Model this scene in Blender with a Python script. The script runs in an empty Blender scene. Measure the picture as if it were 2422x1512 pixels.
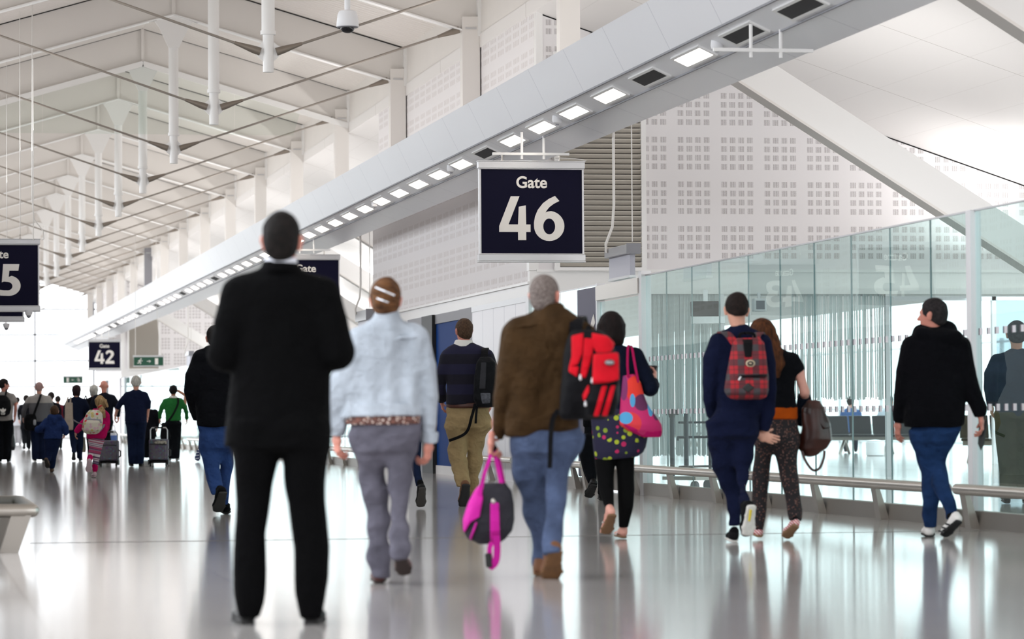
import math
F=7800.0; W,H=2422,1512; CZ=0.92
ROLL=0.0065
_u,_v=-220-1211,-(996-756)
_b=-_u*math.sin(ROLL)+_v*math.cos(ROLL); _a=_u*math.cos(ROLL)+_v*math.sin(ROLL)
PITCH=math.atan(-_b/F); YAW=math.atan(-_a*math.cos(PITCH)/F)
def _n(a,s=1): return tuple(x*s for x in a)
def _add(*vs): return tuple(sum(c) for c in zip(*vs))
FW=(math.sin(YAW)*math.cos(PITCH),math.cos(YAW)*math.cos(PITCH),math.sin(PITCH))
R0=(math.cos(YAW),-math.sin(YAW),0.0)
U0=(-math.sin(YAW)*math.sin(PITCH),-math.cos(YAW)*math.sin(PITCH),math.cos(PITCH))
CR=_add(_n(R0,math.cos(ROLL)),_n(U0,-math.sin(ROLL)))
CU=_add(_n(U0,math.cos(ROLL)),_n(R0,math.sin(ROLL)))
def ray(x,y):
    return _add(FW,_n(CR,(x-W/2)/F),_n(CU,-(y-H/2)/F))
def atd(x,y,d):
    r=ray(x,y); return (r[0]*d,r[1]*d,CZ+r[2]*d)
def onX(x,y,X): return atd(x,y,X/ray(x,y)[0])
def onY(x,y,Y): return atd(x,y,Y/ray(x,y)[1])
def onZ(x,y,Z=0.0): return atd(x,y,(Z-CZ)/ray(x,y)[2])
def dep(p):
    q=(p[0],p[1],p[2]-CZ); return sum(a*b for a,b in zip(q,FW))
def proj(p):
    q=(p[0],p[1],p[2]-CZ); d=sum(a*b for a,b in zip(q,FW))
    return (W/2+F*sum(a*b for a,b in zip(q,CR))/d, H/2-F*sum(a*b for a,b in zip(q,CU))/d, d)
import bpy, random
import numpy as np
from mathutils import Vector, Matrix
SC=bpy.context.scene; COL=SC.collection
def srgb(h):
    if isinstance(h,str):
        h=h.lstrip('#'); c=[int(h[i:i+2],16)/255 for i in (0,2,4)]
    else: c=list(h)
    return tuple((x/12.92 if x<=0.04045 else ((x+0.055)/1.055)**2.4) for x in c)+(1.0,)
# ---------------------------------------------------------------- materials
MATS={}
class NT:
    def __init__(s,name):
        s.m=bpy.data.materials.new(name); s.m.use_nodes=True; s.t=s.m.node_tree; s.n=s.t.nodes; s.l=s.t.links
        s.b=s.n.get('Principled BSDF'); s.o=s.n.get('Material Output')
    def new(s,t,**k):
        n=s.n.new(t)
        for a,v in k.items(): setattr(n,a,v)
        return n
    def link(s,a,b): s.l.new(a,b)
    def math(s,op,a,b=None,c=None):
        n=s.new('ShaderNodeMath',operation=op)
        for i,v in enumerate((a,b,c)):
            if v is None: continue
            if hasattr(v,'is_linked'): s.link(v,n.inputs[i])
            else: n.inputs[i].default_value=v
        return n.outputs[0]
    def coord(s):
        tc=s.new('ShaderNodeTexCoord'); return tc.outputs['Object']
    def xyz(s):
        sp=s.new('ShaderNodeSeparateXYZ'); s.link(s.coord(),sp.inputs[0]); return sp.outputs
    def noise(s,scale,detail=2,vec=None,rough=0.5):
        n=s.new('ShaderNodeTexNoise'); n.inputs['Scale'].default_value=scale; n.inputs['Detail'].default_value=detail; n.inputs['Roughness'].default_value=rough
        s.link(vec if vec is not None else s.coord(),n.inputs['Vector']); return n.outputs['Fac']
    def scaled(s,v):
        mp=s.new('ShaderNodeMapping'); mp.inputs['Scale'].default_value=v; s.link(s.coord(),mp.inputs[0]); return mp.outputs[0]
    def mix(s,fac,a,b):
        n=s.new('ShaderNodeMix',data_type='RGBA')
        if hasattr(fac,'is_linked'): s.link(fac,n.inputs['Factor'])
        else: n.inputs['Factor'].default_value=fac
        for i,v in ((6,a),(7,b)):
            if hasattr(v,'is_linked'): s.link(v,n.inputs[i])
            else: n.inputs[i].default_value=v
        return n.outputs[2]
    def bump(s,h,strength=0.3,dist=0.01):
        n=s.new('ShaderNodeBump'); n.inputs['Strength'].default_value=strength; n.inputs['Distance'].default_value=dist
        s.link(h,n.inputs['Height']); s.link(n.outputs[0],s.b.inputs['Normal'])
    def base(s,c):
        if hasattr(c,'is_linked'): s.link(c,s.b.inputs['Base Color'])
        else: s.b.inputs['Base Color'].default_value=c
def mat(name,color='#ffffff',rough=0.5,metal=0.0,spec=0.5,emit=None,estr=1.0,sheen=0.0,var=0.0,vscale=6.0,bump=0.0,bscale=60.0):
    if name in MATS: return MATS[name]
    t=NT(name); c=srgb(color); t.base(c)
    t.b.inputs['Roughness'].default_value=rough; t.b.inputs['Metallic'].default_value=metal
    t.b.inputs['Specular IOR Level'].default_value=spec
    if sheen: t.b.inputs['Sheen Weight'].default_value=sheen
    if emit:
        t.b.inputs['Emission Color'].default_value=srgb(emit); t.b.inputs['Emission Strength'].default_value=estr
    if var:
        f=t.noise(vscale,3); c2=tuple(max(0,x*(1-var)) for x in c[:3])+(1,); c1=tuple(min(1,x*(1+var)) for x in c[:3])+(1,)
        f=t.math('MULTIPLY_ADD',f,1.8,-0.4); t.base(t.mix(f,c2,c1))
    if bump: t.bump(t.noise(bscale,3),bump,0.004)
    MATS[name]=t.m; return t.m
def fabric(name,color,var=0.18,rough=0.9,wrinkle=0.5,fine=350.0,sheen=0.05):
    if name in MATS: return MATS[name]
    t=NT(name); c=srgb(color)
    t.b.inputs['Roughness'].default_value=rough; t.b.inputs['Specular IOR Level'].default_value=0.06; t.b.inputs['Sheen Weight'].default_value=sheen*0.3
    f=t.noise(7.0,4); c2=tuple(x*(1-var) for x in c[:3])+(1,); c1=tuple(min(1,x*(1+var)) for x in c[:3])+(1,)
    t.base(t.mix(t.math('MULTIPLY_ADD',f,2.0,-0.5),c2,c1))
    a=t.noise(7.0,3,t.scaled((1.0,1.0,0.55))); b=t.noise(fine,1); r=t.noise(5.0,2,t.scaled((1.3,1.3,1.6)))
    r=t.math('MULTIPLY',t.math('ABSOLUTE',t.math('SUBTRACT',r,0.5)),-1.6)
    t.bump(t.math('ADD',t.math('MULTIPLY_ADD',b,0.04,a),r),min(1.0,wrinkle*1.1),0.035)
    MATS[name]=t.m; return t.m
# ---------------------------------------------------------------- mesh builder
class MB:
    def __init__(s): s.v=[]; s.f=[]
    def add(s,v,f):
        b=len(s.v); s.v+= [tuple(p) for p in v]; s.f+= [tuple(b+i for i in q) for q in f]; return s
    def box(s,x0,x1,y0,y1,z0,z1):
        return s.add([(x0,y0,z0),(x1,y0,z0),(x1,y1,z0),(x0,y1,z0),(x0,y0,z1),(x1,y0,z1),(x1,y1,z1),(x0,y1,z1)],
            [(3,2,1,0),(4,5,6,7),(0,1,5,4),(1,2,6,5),(2,3,7,6),(3,0,4,7)])
    def prism(s,poly,a,b):
        """poly: list of 3D points (planar); extrude by vector from a to b offsets"""
        n=len(poly); A=[tuple(Vector(p)+Vector(a)) for p in poly]; B=[tuple(Vector(p)+Vector(b)) for p in poly]
        f=[tuple(reversed(range(n))),tuple(range(n,2*n))]+[(i,(i+1)%n,n+(i+1)%n,n+i) for i in range(n)]
        return s.add(A+B,f)
    def bar(s,p,q,w,h,up=(0,0,1)):
        p=Vector(p);q=Vector(q);d=(q-p).normalized();u=Vector(up);r=d.cross(u)
        if r.length<1e-6: r=d.cross(Vector((1,0,0)))
        r.normalize();u=r.cross(d).normalized()
        c=[-r*w/2-u*h/2,r*w/2-u*h/2,r*w/2+u*h/2,-r*w/2+u*h/2]
        return s.add([p+k for k in c]+[q+k for k in c],[(3,2,1,0),(4,5,6,7),(0,1,5,4),(1,2,6,5),(2,3,7,6),(3,0,4,7)])
    def tube(s,pts,r,n=10,caps=True):
        pts=[Vector(p) for p in pts]; m=len(pts); rs=r if isinstance(r,(list,tuple)) else [r]*m
        T=[(pts[min(i+1,m-1)]-pts[max(i-1,0)]).normalized() for i in range(m)]
        a=Vector((0,0,1)) if abs(T[0].z)<0.9 else Vector((1,0,0))
        N=T[0].cross(a).normalized(); V=[]
        for i in range(m):
            N=(N-T[i]*N.dot(T[i])).normalized(); B=T[i].cross(N)
            for k in range(n):
                an=2*math.pi*k/n; V.append(pts[i]+(N*math.cos(an)+B*math.sin(an))*rs[i])
        f=[(i*n+k,i*n+(k+1)%n,(i+1)*n+(k+1)%n,(i+1)*n+k) for i in range(m-1) for k in range(n)]
        if caps: f+=[tuple(reversed(range(n))),tuple(range((m-1)*n,m*n))]
        return s.add(V,f)
    def lathe(s,prof,c=(0,0,0),n=24):
        V=[];f=[];m=len(prof)
        for r,z in prof:
            for k in range(n):
                a=2*math.pi*k/n; V.append((c[0]+r*math.cos(a),c[1]+r*math.sin(a),c[2]+z))
        f=[(i*n+k,i*n+(k+1)%n,(i+1)*n+(k+1)%n,(i+1)*n+k) for i in range(m-1) for k in range(n)]
        f+=[tuple(reversed(range(n))),tuple(range((m-1)*n,m*n))]
        return s.add(V,f)
    def build(s,name,m,parent=None,smooth=False,bevel=0.0,loc=None):
        me=bpy.data.meshes.new(name); me.from_pydata([tuple(v) for v in s.v],[],s.f); me.update()
        o=bpy.data.objects.new(name,me); COL.objects.link(o)
        ms=m if isinstance(m,(list,tuple)) else [m]
        for x in ms: me.materials.append(x)
        if smooth:
            me.polygons.foreach_set('use_smooth',[True]*len(me.polygons))
            try: me.set_sharp_from_angle(angle=math.radians(40))
            except Exception: pass
        if parent: o.parent=parent
        if loc: o.location=loc
        if bevel:
            b=o.modifiers.new('b','BEVEL'); b.width=bevel; b.segments=2; b.limit_method='ANGLE'
        return o
def tag(o,label=None,cat=None,group=None,kind=None):
    if label: o['label']=label
    if cat: o['category']=cat
    if group: o['group']=group
    if kind: o['kind']=kind
    return o
def empty(name,loc=(0,0,0),rz=0.0,label=None,cat=None,group=None):
    o=bpy.data.objects.new(name,None); COL.objects.link(o); o.location=loc; o.rotation_euler=(0,0,rz); o.empty_display_size=0.1
    return tag(o,label,cat,group)
def struct(o): o['kind']='structure'; return o
def kids(o): return [c for c in bpy.data.objects if c.parent==o]
def copy_tree(o,parent=None):
    c=o.copy(); COL.objects.link(c)
    if parent is not None: c.parent=parent
    for ch in kids(o): copy_tree(ch,c)
    return c
ORD=['first','second','third','fourth','fifth','sixth','seventh','eighth','ninth','tenth','eleventh','twelfth','thirteenth','fourteenth','fifteenth','sixteenth','seventeenth','eighteenth','nineteenth','twentieth']
def ordn(i):
    if i<20: return ORD[i]
    t={2:'twenty',3:'thirty',4:'forty',5:'fifty',6:'sixty'}[(i+1)//10]; r=(i+1)%10
    return t+('-'+ORD[r-1] if r else {'twenty':'-ieth'}.get(t,'ieth')) if r else {2:'twentieth',3:'thirtieth',4:'fortieth',5:'fiftieth',6:'sixtieth'}[(i+1)//10]
# ================================================================= MATERIALS
def m_floor():
    t=NT('polished_stone_tile'); x,y,z=t.xyz()
    def joint(c,p,w):
        f=t.math('FRACT',t.math('DIVIDE',c,p)); return t.math('LESS_THAN',t.math('ABSOLUTE',t.math('SUBTRACT',f,0.5)),w/p)
    j=t.math('MAXIMUM',joint(x,1.2,0.0028),joint(y,1.2,0.004))
    br=t.new('ShaderNodeTexWhiteNoise',noise_dimensions='2D'); cb=t.new('ShaderNodeCombineXYZ')
    t.link(t.math('FLOOR',t.math('DIVIDE',t.math('ADD',x,0.6),1.2)),cb.inputs[0]); t.link(t.math('FLOOR',t.math('DIVIDE',t.math('ADD',y,0.6),1.2)),cb.inputs[1])
    t.link(cb.outputs[0],br.inputs['Vector'])
    n=t.noise(40,3); v=t.math('ADD',t.math('MULTIPLY',br.outputs['Value'],0.6),t.math('MULTIPLY',n,0.4))
    c=t.mix(v,srgb('#aaa6a4'),srgb('#b7b3b1')); t.base(t.mix(j,c,srgb('#6f6a66')))
    t.b.inputs['Roughness'].default_value=0.105; t.b.inputs['IOR'].default_value=1.45
    w=t.noise(1.1,2,t.scaled((1,0.35,1))); t.bump(w,0.03,0.02)
    return t.m
M_FLOOR=m_floor()
M_WHITE=mat('white_painted_steel','#f1f0ef',0.35)
M_ROOFSTEEL=mat('cream_white_roof_steel','#e7e3df',0.5,var=0.03,vscale=0.8)
M_DECK=mat('cream_profiled_deck','#e3ded9',0.5)
M_CEIL=mat('white_ceiling_panel','#ebe9e8',0.5)
M_DARKGAP=mat('black_shadow_gap','#0b0a0c',0.8)
M_STEEL=mat('brushed_stainless','#b9b3ab',0.32,1.0)
M_STEELD=mat('dull_stainless_plate','#a09a93',0.42,0.9)
M_ROD=mat('grey_tie_steel','#9a928a',0.45,0.4)
M_ALU=mat('satin_aluminium','#c9c9cb',0.35,0.6)
M_GREY=mat('grey_laminate','#8d8d93',0.5)
M_BLACK=mat('matt_black','#0d0d0f',0.5)
M_BLUE=mat('blue_door_paint','#0c3c80',0.6,spec=0.1)
M_NAVY=mat('navy_sign_vinyl','#100f26',0.5,spec=0.08)
M_LETTER=mat('off_white_lettering','#ebe6e0',0.5)
M_GREEN=mat('exit_sign_green','#0f4a35',0.4)
M_WHITEP=mat('white_plastic','#ebebee',0.4)
M_LAMP=mat('lamp_diffuser','#ffffff',0.5,emit='#fff3e4',estr=5.0)
M_GRILLE=mat('dark_vent_grille','#3a393b',0.6)
M_CABLE=mat('white_cable','#dddad6',0.5)
def m_beam():
    t=NT('wing_beam_cladding'); x,y,z=t.xyz()
    f=t.math('FRACT',t.math('DIVIDE',y,2.06)); s=t.math('LESS_THAN',f,0.006)
    t.base(t.mix(s,srgb('#f3f3f7'),srgb('#c2c2cb'))); t.b.inputs['Roughness'].default_value=0.3
    t.bump(t.noise(0.9,2,t.scaled((1.5,0.6,1.5))),0.25,0.05); return t.m
M_BEAM=m_beam()
def m_perf(axis):
    t=NT('perforated_acoustic_board_'+axis); x,y,z=t.xyz(); h=x if axis=='x' else y
    P=0.625; S=0.125
    def cell(c):
        f=t.math('MODULO',t.math('ADD',c,100*P),P); g=t.math('LESS_THAN',f,S*4)
        r=t.math('FRACT',t.math('DIVIDE',f,S)); return g,r
    gh,rh=cell(h); gv,rv=cell(z)
    inh=t.math('LESS_THAN',rh,0.72); inv=t.math('LESS_THAN',rv,0.64)
    sl=t.math('FRACT',t.math('DIVIDE',t.math('ADD',rh,0.04),0.125)); slot=t.math('LESS_THAN',sl,0.36)
    k=t.math('MULTIPLY',t.math('MULTIPLY',gh,gv),t.math('MULTIPLY',inh,inv)); k=t.math('MULTIPLY',k,slot)
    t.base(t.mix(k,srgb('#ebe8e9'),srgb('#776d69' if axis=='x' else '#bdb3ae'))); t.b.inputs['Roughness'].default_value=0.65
    return t.m
M_PERFX=m_perf('x'); M_PERFY=m_perf('y')
def m_glass(name,tint,wav=0.0,refl=1.0):
    t=NT(name); t.n.remove(t.b)
    tr=t.new('ShaderNodeBsdfTransparent'); tr.inputs[0].default_value=tint
    gl=t.new('ShaderNodeBsdfGlossy'); gl.inputs['Roughness'].default_value=0.0; gl.inputs[0].default_value=(0.88,0.98,0.98,1)
    ge=t.new('ShaderNodeNewGeometry'); dt=t.new('ShaderNodeVectorMath',operation='DOT_PRODUCT'); t.link(ge.outputs['True Normal'],dt.inputs[0]); t.link(ge.outputs['Incoming'],dt.inputs[1])
    c=t.math('ABSOLUTE',dt.outputs['Value']); R=t.math('MULTIPLY_ADD',t.math('POWER',t.math('SUBTRACT',1.0,c),5.0),0.96,0.04)
    R=t.math('DIVIDE',t.math('MULTIPLY',R,2.0),t.math('ADD',R,1.0)); R=t.math('MULTIPLY',R,t.math('SUBTRACT',1.0,ge.outputs['Backfacing']))
    mx=t.new('ShaderNodeMixShader'); t.link(t.math('MULTIPLY',R,refl),mx.inputs[0]); t.link(tr.outputs[0],mx.inputs[1]); t.link(gl.outputs[0],mx.inputs[2])
    t.link(mx.outputs[0],t.o.inputs[0])
    if wav:
        b=t.new('ShaderNodeBump'); b.inputs['Strength'].default_value=wav; b.inputs['Distance'].default_value=0.01
        t.link(t.noise(1.2,1),b.inputs['Height']); t.link(b.outputs[0],gl.inputs['Normal'])
    return t.m
M_GLASS=m_glass('partition_glass',(0.875,0.98,0.972,1),0.10,0.72)
M_GLASS2=m_glass('clear_window_glass',(0.985,0.99,0.99,1),0.0)
M_BAFFLE=m_glass('smoke_baffle_glass',(0.955,0.975,0.96,1),0.0,0.5)
def yx(px,X): return onX(px,980,X)[1]
# ================================================================= SHELL
RX=4.55; RZ=8.58; SL=0.291; GX=8.5
fl=MB().box(-7,31.5,-8.2,160,-0.15,0).build('floor',M_FLOOR); struct(fl)
gr=MB().box(-90,110,-60,420,-0.6,-0.16).build('ground_outside',mat('pale_concrete_apron','#b9b9b6',0.9)); struct(gr)
# profiled roof deck, ribs running down the slope
def deck(name,x0,x1,z0,z1,y0=-6,y1=159,per=0.22,dp=0.035):
    b=MB(); V=[]; n=int((y1-y0)/per)
    for i in range(n):
        y=y0+i*per
        for fy,dz in ((0,0),(0.35,0),(0.5,dp),(0.85,dp)):
            V.append((x0,y+fy*per,z0+dz)); V.append((x1,y+fy*per,z1+dz))
    F=[(2*i,2*i+2,2*i+3,2*i+1) for i in range(len(V)//2-1)]
    b.add(V,F); k=len(b.v); b.box(min(x0,x1),max(x0,x1),y0,y1,99,99.01); b.v=b.v[:k]; b.f=b.f[:len(F)]
    return struct(b.build(name,M_DECK))
deck('ceiling_right',RX,GX+0.22,RZ,RZ-SL*(GX+0.22-RX)); deck('ceiling_left',0.38,RX,RZ-SL*(RX-0.38),RZ)
top=MB(); top.prism([(0.4,-6,RZ-SL*4.15+0.06),(RX,-6,RZ+0.06),(8.7,-6,RZ-SL*4.15+0.06),(8.7,-6,RZ-SL*4.15+0.25),(RX,-6,RZ+0.25),(0.4,-6,RZ-SL*4.15+0.25)],(0,0,0),(0,165,0))
struct(top.build('roof_slab',M_DECK))
struct(MB().box(-7,31.5,-8.2,-8,0,9).build('wall_back',M_CEIL))  # unseen, added to cut the light from behind the camera
# side ceilings over the holdrooms
def m_sideceil():
    t=NT('smooth_side_ceiling'); x,y,z=t.xyz()
    s=t.math('LESS_THAN',t.math('FRACT',t.math('DIVIDE',y,3.8)),0.004)
    s2=t.math('LESS_THAN',t.math('FRACT',t.math('DIVIDE',x,0.6)),0.02)
    c=t.mix(t.math('MULTIPLY',s2,0.25),srgb('#ebe8e6'),srgb('#cbc6c2')); t.base(t.mix(s,c,srgb('#a9a19a'))); t.b.inputs['Roughness'].default_value=0.55; return t.m
M_SIDEC=m_sideceil()
CZ0=6.6; CS=0.335
for sgn,nm in ((1,'right'),(-1,'left')):
    X=lambda d: RX+sgn*(GX-RX+d)
    b=MB()
    if sgn>0: b.prism([(X(0.1),0,CZ0-CS*0.1),(X(10.6),0,CZ0-CS*10.6),(X(10.6),0,CZ0-CS*10.6+0.2),(X(0.1),0,CZ0-CS*0.1+0.2)],(0,12 if sgn>0 else -6,0),(0,159,0))
    if sgn>0: struct(b.build('ceiling_side_'+nm,M_SIDEC))
    b=MB(); b.box(min(X(0.12),X(0.2)),max(X(0.12),X(0.2)),-6,159,6.62,RZ-SL*(GX-RX)+0.02); struct(b.build('trim_bulkhead_'+nm,M_ROOFSTEEL))
# ---------------------------------------------------------------- gate boxes with perforated boards
def box_block(y0,y1,nm,sgn=1):
    X=lambda x: x if sgn>0 else 2*RX-x
    zt=lambda x: CZ0-CS*(x-GX)-0.02
    b=MB(); P=[(X(GX+0.12),y0,2.95),(X(18.9),y0,2.95),(X(18.9),y0,zt(18.9)),(X(GX+0.12),y0,zt(GX+0.12))]
    b.prism(P,(0,0,0),(0,0.15,0)); struct(b.build('wall_front_'+nm,M_PERFX))
    b=MB(); b.box(*sorted((X(GX),X(GX+0.12))),y0+0.01,y1,2.79,4.45); b.box(*sorted((X(GX+0.121),X(GX+0.2))),y0+0.01,y1,4.45,6.60); struct(b.build('wall_side_'+nm,M_PERFY))
    struct(MB().box(*sorted((X(GX-0.006),X(GX+0.13))),y0-0.015,y0+0.16,2.95,4.45).box(*sorted((X(GX+0.115),X(GX+0.21))),y0-0.015,y0+0.16,4.45,zt(GX)).build('trim_corner_'+nm,M_WHITE))
    b=MB(); b.box(*sorted((X(GX),X(GX+0.14))),y0-0.02,y1,2.60,2.77); b.box(*sorted((X(GX-0.03),X(GX+0.14))),y0-0.02,y1,2.765,2.80)
    b.box(*sorted((X(GX-0.002),X(18.9))),y0-0.026,y0+0.1,2.595,2.945); b.box(*sorted((X(GX+0.1),X(18.9))),y0-0.04,y0+0.1,2.93,2.97)
    struct(b.build('trim_fascia_'+nm,M_WHITE))
    b=MB(); b.box(*sorted((X(GX+0.112),X(GX+0.125))),y0+0.16,y1,6.585,6.612); b.prism([(X(GX+0.12),y0,zt(GX+0.12)-0.01),(X(18.9),y0,zt(18.9)-0.01),(X(18.9),y0,zt(18.9)+0.07),(X(GX+0.12),y0,zt(GX+0.12)+0.07)],(0,0.005,0),(0,0.14,0)); struct(b.build('trim_shadow_gap_'+nm,M_DARKGAP))
YB=44.95; YB2=60.55
box_block(YB,YB2,'near'); box_block(133.7,152.0,'far')
struct(MB().box(0.48,0.6,23,77,2.62,4.4).build('wall_side_left',M_PERFY))
struct(MB().box(0.5,0.56,23,77,0,2.45).build('wall_left_low',mat('soft_grey_wall_panel','#a9adb0',0.5)))  # unseen, added to darken what the right-hand glass reflects
struct(MB().box(0.44,0.6,22.9,77.1,2.45,2.62).build('trim_fascia_left',M_WHITE))
# ---------------------------------------------------------------- louvre panels on the box fronts
def louvre(y,x0,x1,z0,z1,label):
    t=empty('louvre_panel',((x0+x1)/2,y,z0),0,label,'louvre panel')
    w=x1-x0; h=z1-z0
    MB().box(-w/2,w/2,-0.02,0.0,0,h).build('back_board',mat('louvre_shadow_back','#57524e',0.8),t)
    s=MB(); n=int(h/0.072)
    for i in range(n):
        z=i*0.072+0.01
        s.prism([(-w/2+0.02,-0.085,z+0.048),(-w/2+0.02,-0.03,z+0.0),(-w/2+0.02,-0.03,z+0.006),(-w/2+0.02,-0.085,z+0.056)],(0,0,0),(w-0.04,0,0))
    s.build('slats',mat('beige_louvre_slats','#cfc8bd',0.5),t)
    f=MB().box(-w/2-0.05,-w/2+0.02,-0.09,0,-0.05,h+0.05).box(w/2-0.02,w/2+0.05,-0.09,0,-0.05,h+0.05).box(-w/2+0.02,w/2-0.02,-0.088,0,-0.048,0.0)
    f.build('frame',M_WHITE,t)
lx0=onY(1318,600,YB)[0]; lx1=onY(1518,600,YB)[0]; lz0=onY(1400,638,YB)[2]+0.03
louvre(YB-0.01,lx0,lx1,lz0,5.95,'tall beige horizontal louvre panel behind the Gate 46 sign')
fx0=onY(304,850,133.7)[0]; fx1=onY(376,850,133.7)[0]; fz0=onY(340,873,133.7)[2]
louvre(133.69,fx0,fx1,fz0,5.6,'small distant beige louvre panel behind the green exit sign with right arrow')
# ================================================================= ROOF TRUSSES
def truss(i):
    Y=41.93+7.6*i; n=i+1
    lab={0:'nearest',15:'farthest'}.get(i,ordn(i))
    t=empty('roof_truss',(RX,Y,6.75),0,f'white steel roof frame with king post and tie rods, {lab} one along the hall' if i not in (0,15) else f'white steel roof frame with king post and tie rods, the {lab} one in view','roof frame','steel roof frames along the concourse')
    A=7.93-6.75; hw=4.05
    for s,nm in ((1,'rafter'),(-1,'rafter')):
        b=MB(); P=[(0,0,A),(s*hw,0,A-SL*hw),(s*hw,0,A-SL*hw+0.66),(0,0,A+0.66)]
        b.prism(P,(0,-0.008,0),(0,0.008,0)); r=b.build(nm,M_ROOFSTEEL,t)
        MB().bar((0,-0.014,A+0.652),(s*hw,-0.014,A+0.652-SL*hw),0.008,0.018).build('shadow_gap',M_DARKGAP,r)
        f=MB(); f.bar((0,0,A),(s*hw,0,A-SL*hw),0.2,0.022); 
        if i==3:
            for k in range(9):
                q=0.5+k*0.42; f.bar((s*q,-0.1,A-SL*q-0.005),(s*q,-0.1,A-SL*q-0.06),0.03,0.03,(0,1,0))
            f.bar((0,-0.135,A-0.05),(s*hw,-0.135,A-0.05-SL*hw),0.02,0.11)
        f.build('flange',M_WHITE,r)
        MB().box(s*hw-0.03,s*hw+0.03,-0.14,0.14,A-SL*hw-0.02,A-SL*hw+0.64).build('gusset',M_WHITE,t)
        c=MB().box(min(s*hw,s*(hw-0.27)),max(s*hw,s*(hw-0.27)),-0.12,0.10,4.5-6.75,A-SL*hw+0.28)
        c=c.build('column',M_ROOFSTEEL if i!=10 else M_GREY,t)
        MB().bar((s*hw-s*0.05,-0.125,A-SL*hw+0.10),(s*hw-s*0.22,-0.125,A-SL*hw+0.10),0.012,0.025).build('bolts',M_ALU,c)
        # tie rod with fork ends
        p=Vector((s*0.13,0,5.62-6.75)); q=Vector((s*(hw-0.33),0,6.9-6.75-0.07)); d=(q-p).normalized()
        rr=MB().tube([p+d*0.2,q-d*0.2],0.017 if i<8 else 0.02,8).build('tie_rod',M_ROD,t,True)
        for a,sg in ((p,1),(q,-1)):
            k=MB(); k.tube([a-d*sg*0.03,a+d*sg*0.07,a+d*sg*0.26,a+d*sg*0.32],[0.055,0.05,0.028,0.022],10)
            k.build('fork_end',mat('cast_grey_fork','#8d8379',0.45,0.6),rr,True)
        # fly brace pair at the apex
        MB().prism([(s*0.28,0.0,A-0.10),(s*0.42,0.0,A-0.14),(s*0.62,0.55,A+0.42),(s*0.48,0.55,A+0.46)],(0,0,0),(0,0.01,0)).build('fly_brace',M_ROOFSTEEL,t)
    g=MB().prism([(-0.33,-0.112,A-0.125),(0,-0.112,A-0.025),(0.33,-0.112,A-0.125),(0.26,-0.112,A-0.22),(0.09,-0.112,A-0.58),(-0.09,-0.112,A-0.58),(-0.26,-0.112,A-0.22)],(0,0,0),(0,0.03,0)); g.build('apex_plate',M_WHITE,t)
    b=MB().tube([(0,0,A-0.2),(0,0,5.85-6.75)],0.085,16).tube([(0,0,5.88-6.75),(0,0,5.83-6.75)],0.1,16).tube([(0,0,5.85-6.75),(0,0,5.35-6.75)],0.07,16)
    kp=b.build('king_post',M_WHITE,t,True)
    MB().prism([(-0.2,-0.015,5.62-6.75),(0,-0.015,5.8-6.75),(0.2,-0.015,5.62-6.75),(0,-0.015,5.42-6.75)],(0,0,0),(0,0.03,0)).build('lug_plate',M_WHITE,kp)
    # ridge splice plate
    MB().box(-0.03,0.03,-0.07,0.0,A,A+0.64).build('ridge_splice',M_ROOFSTEEL,t)
for i in range(0,16): truss(i)
# raking struts that carry the columns out over the holdrooms
def strut(i,label):
    Y=41.93+7.6*i
    t=empty('raking_strut',(8.6,Y,4.9),0,label,'strut','raking struts over the waiting rooms')
    b=MB(); L=6.2; dz=-0.62
    b.prism([(-0.35,-0.14,0.35),(L,-0.14,0.35+dz*(L+0.35)),(L,-0.14,0.35+dz*(L+0.35)-0.42),(-0.35,-0.14,0.35-0.42)],(0,0,0),(0,0.28,0)); b.build('box_girder',M_WHITE,t)
    b=MB().prism([(-0.35,-0.16,-0.07),(L,-0.16,-0.07+dz*(L+0.35)),(L,-0.16,-0.1+dz*(L+0.35)),(-0.35,-0.16,-0.1)],(0,0,0),(0,0.32,0)); b.build('bottom_flange',M_ROOFSTEEL,t)
strut(-2,'nearest broad white raking strut, cut by the top right corner')
strut(-1,'broad white raking strut crossing in front of the perforated wall right of Gate 46')
for n_,k_ in enumerate((3,4,5,6,8,10)): strut(k_,f'white raking strut beyond the blue door, {ordn(n_)} of those behind the near perforated block')
# glazed smoke baffle under the fourth frame
t=empty('smoke_baffle',(RX,41.93+7.6*3,6.5),0,'greenish glass smoke curtain hanging under the fourth roof frame','smoke curtain')
Yb=0.0
for x0,x1 in ((-3.6,-1.955),(-1.945,1.785),(1.795,3.1)):
    h=lambda x: 7.93-SL*abs(x)-6.5-0.02
    pts=[(x0,Yb,0),(x1,Yb,0),(x1,Yb,h(x1))]+([(0,Yb,h(0))] if x0<0<x1 else [])+[(x0,Yb,h(x0))]
    if x0>0: pts=[(x0,Yb,0),(2.95,Yb,0),(x1,Yb,max(0.05,h(x1))),(x0,Yb,h(x0))]
    MB().prism(pts,(0,-0.12,0),(0,-0.11,0)).build('glass_pane',M_BAFFLE,t)
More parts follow.
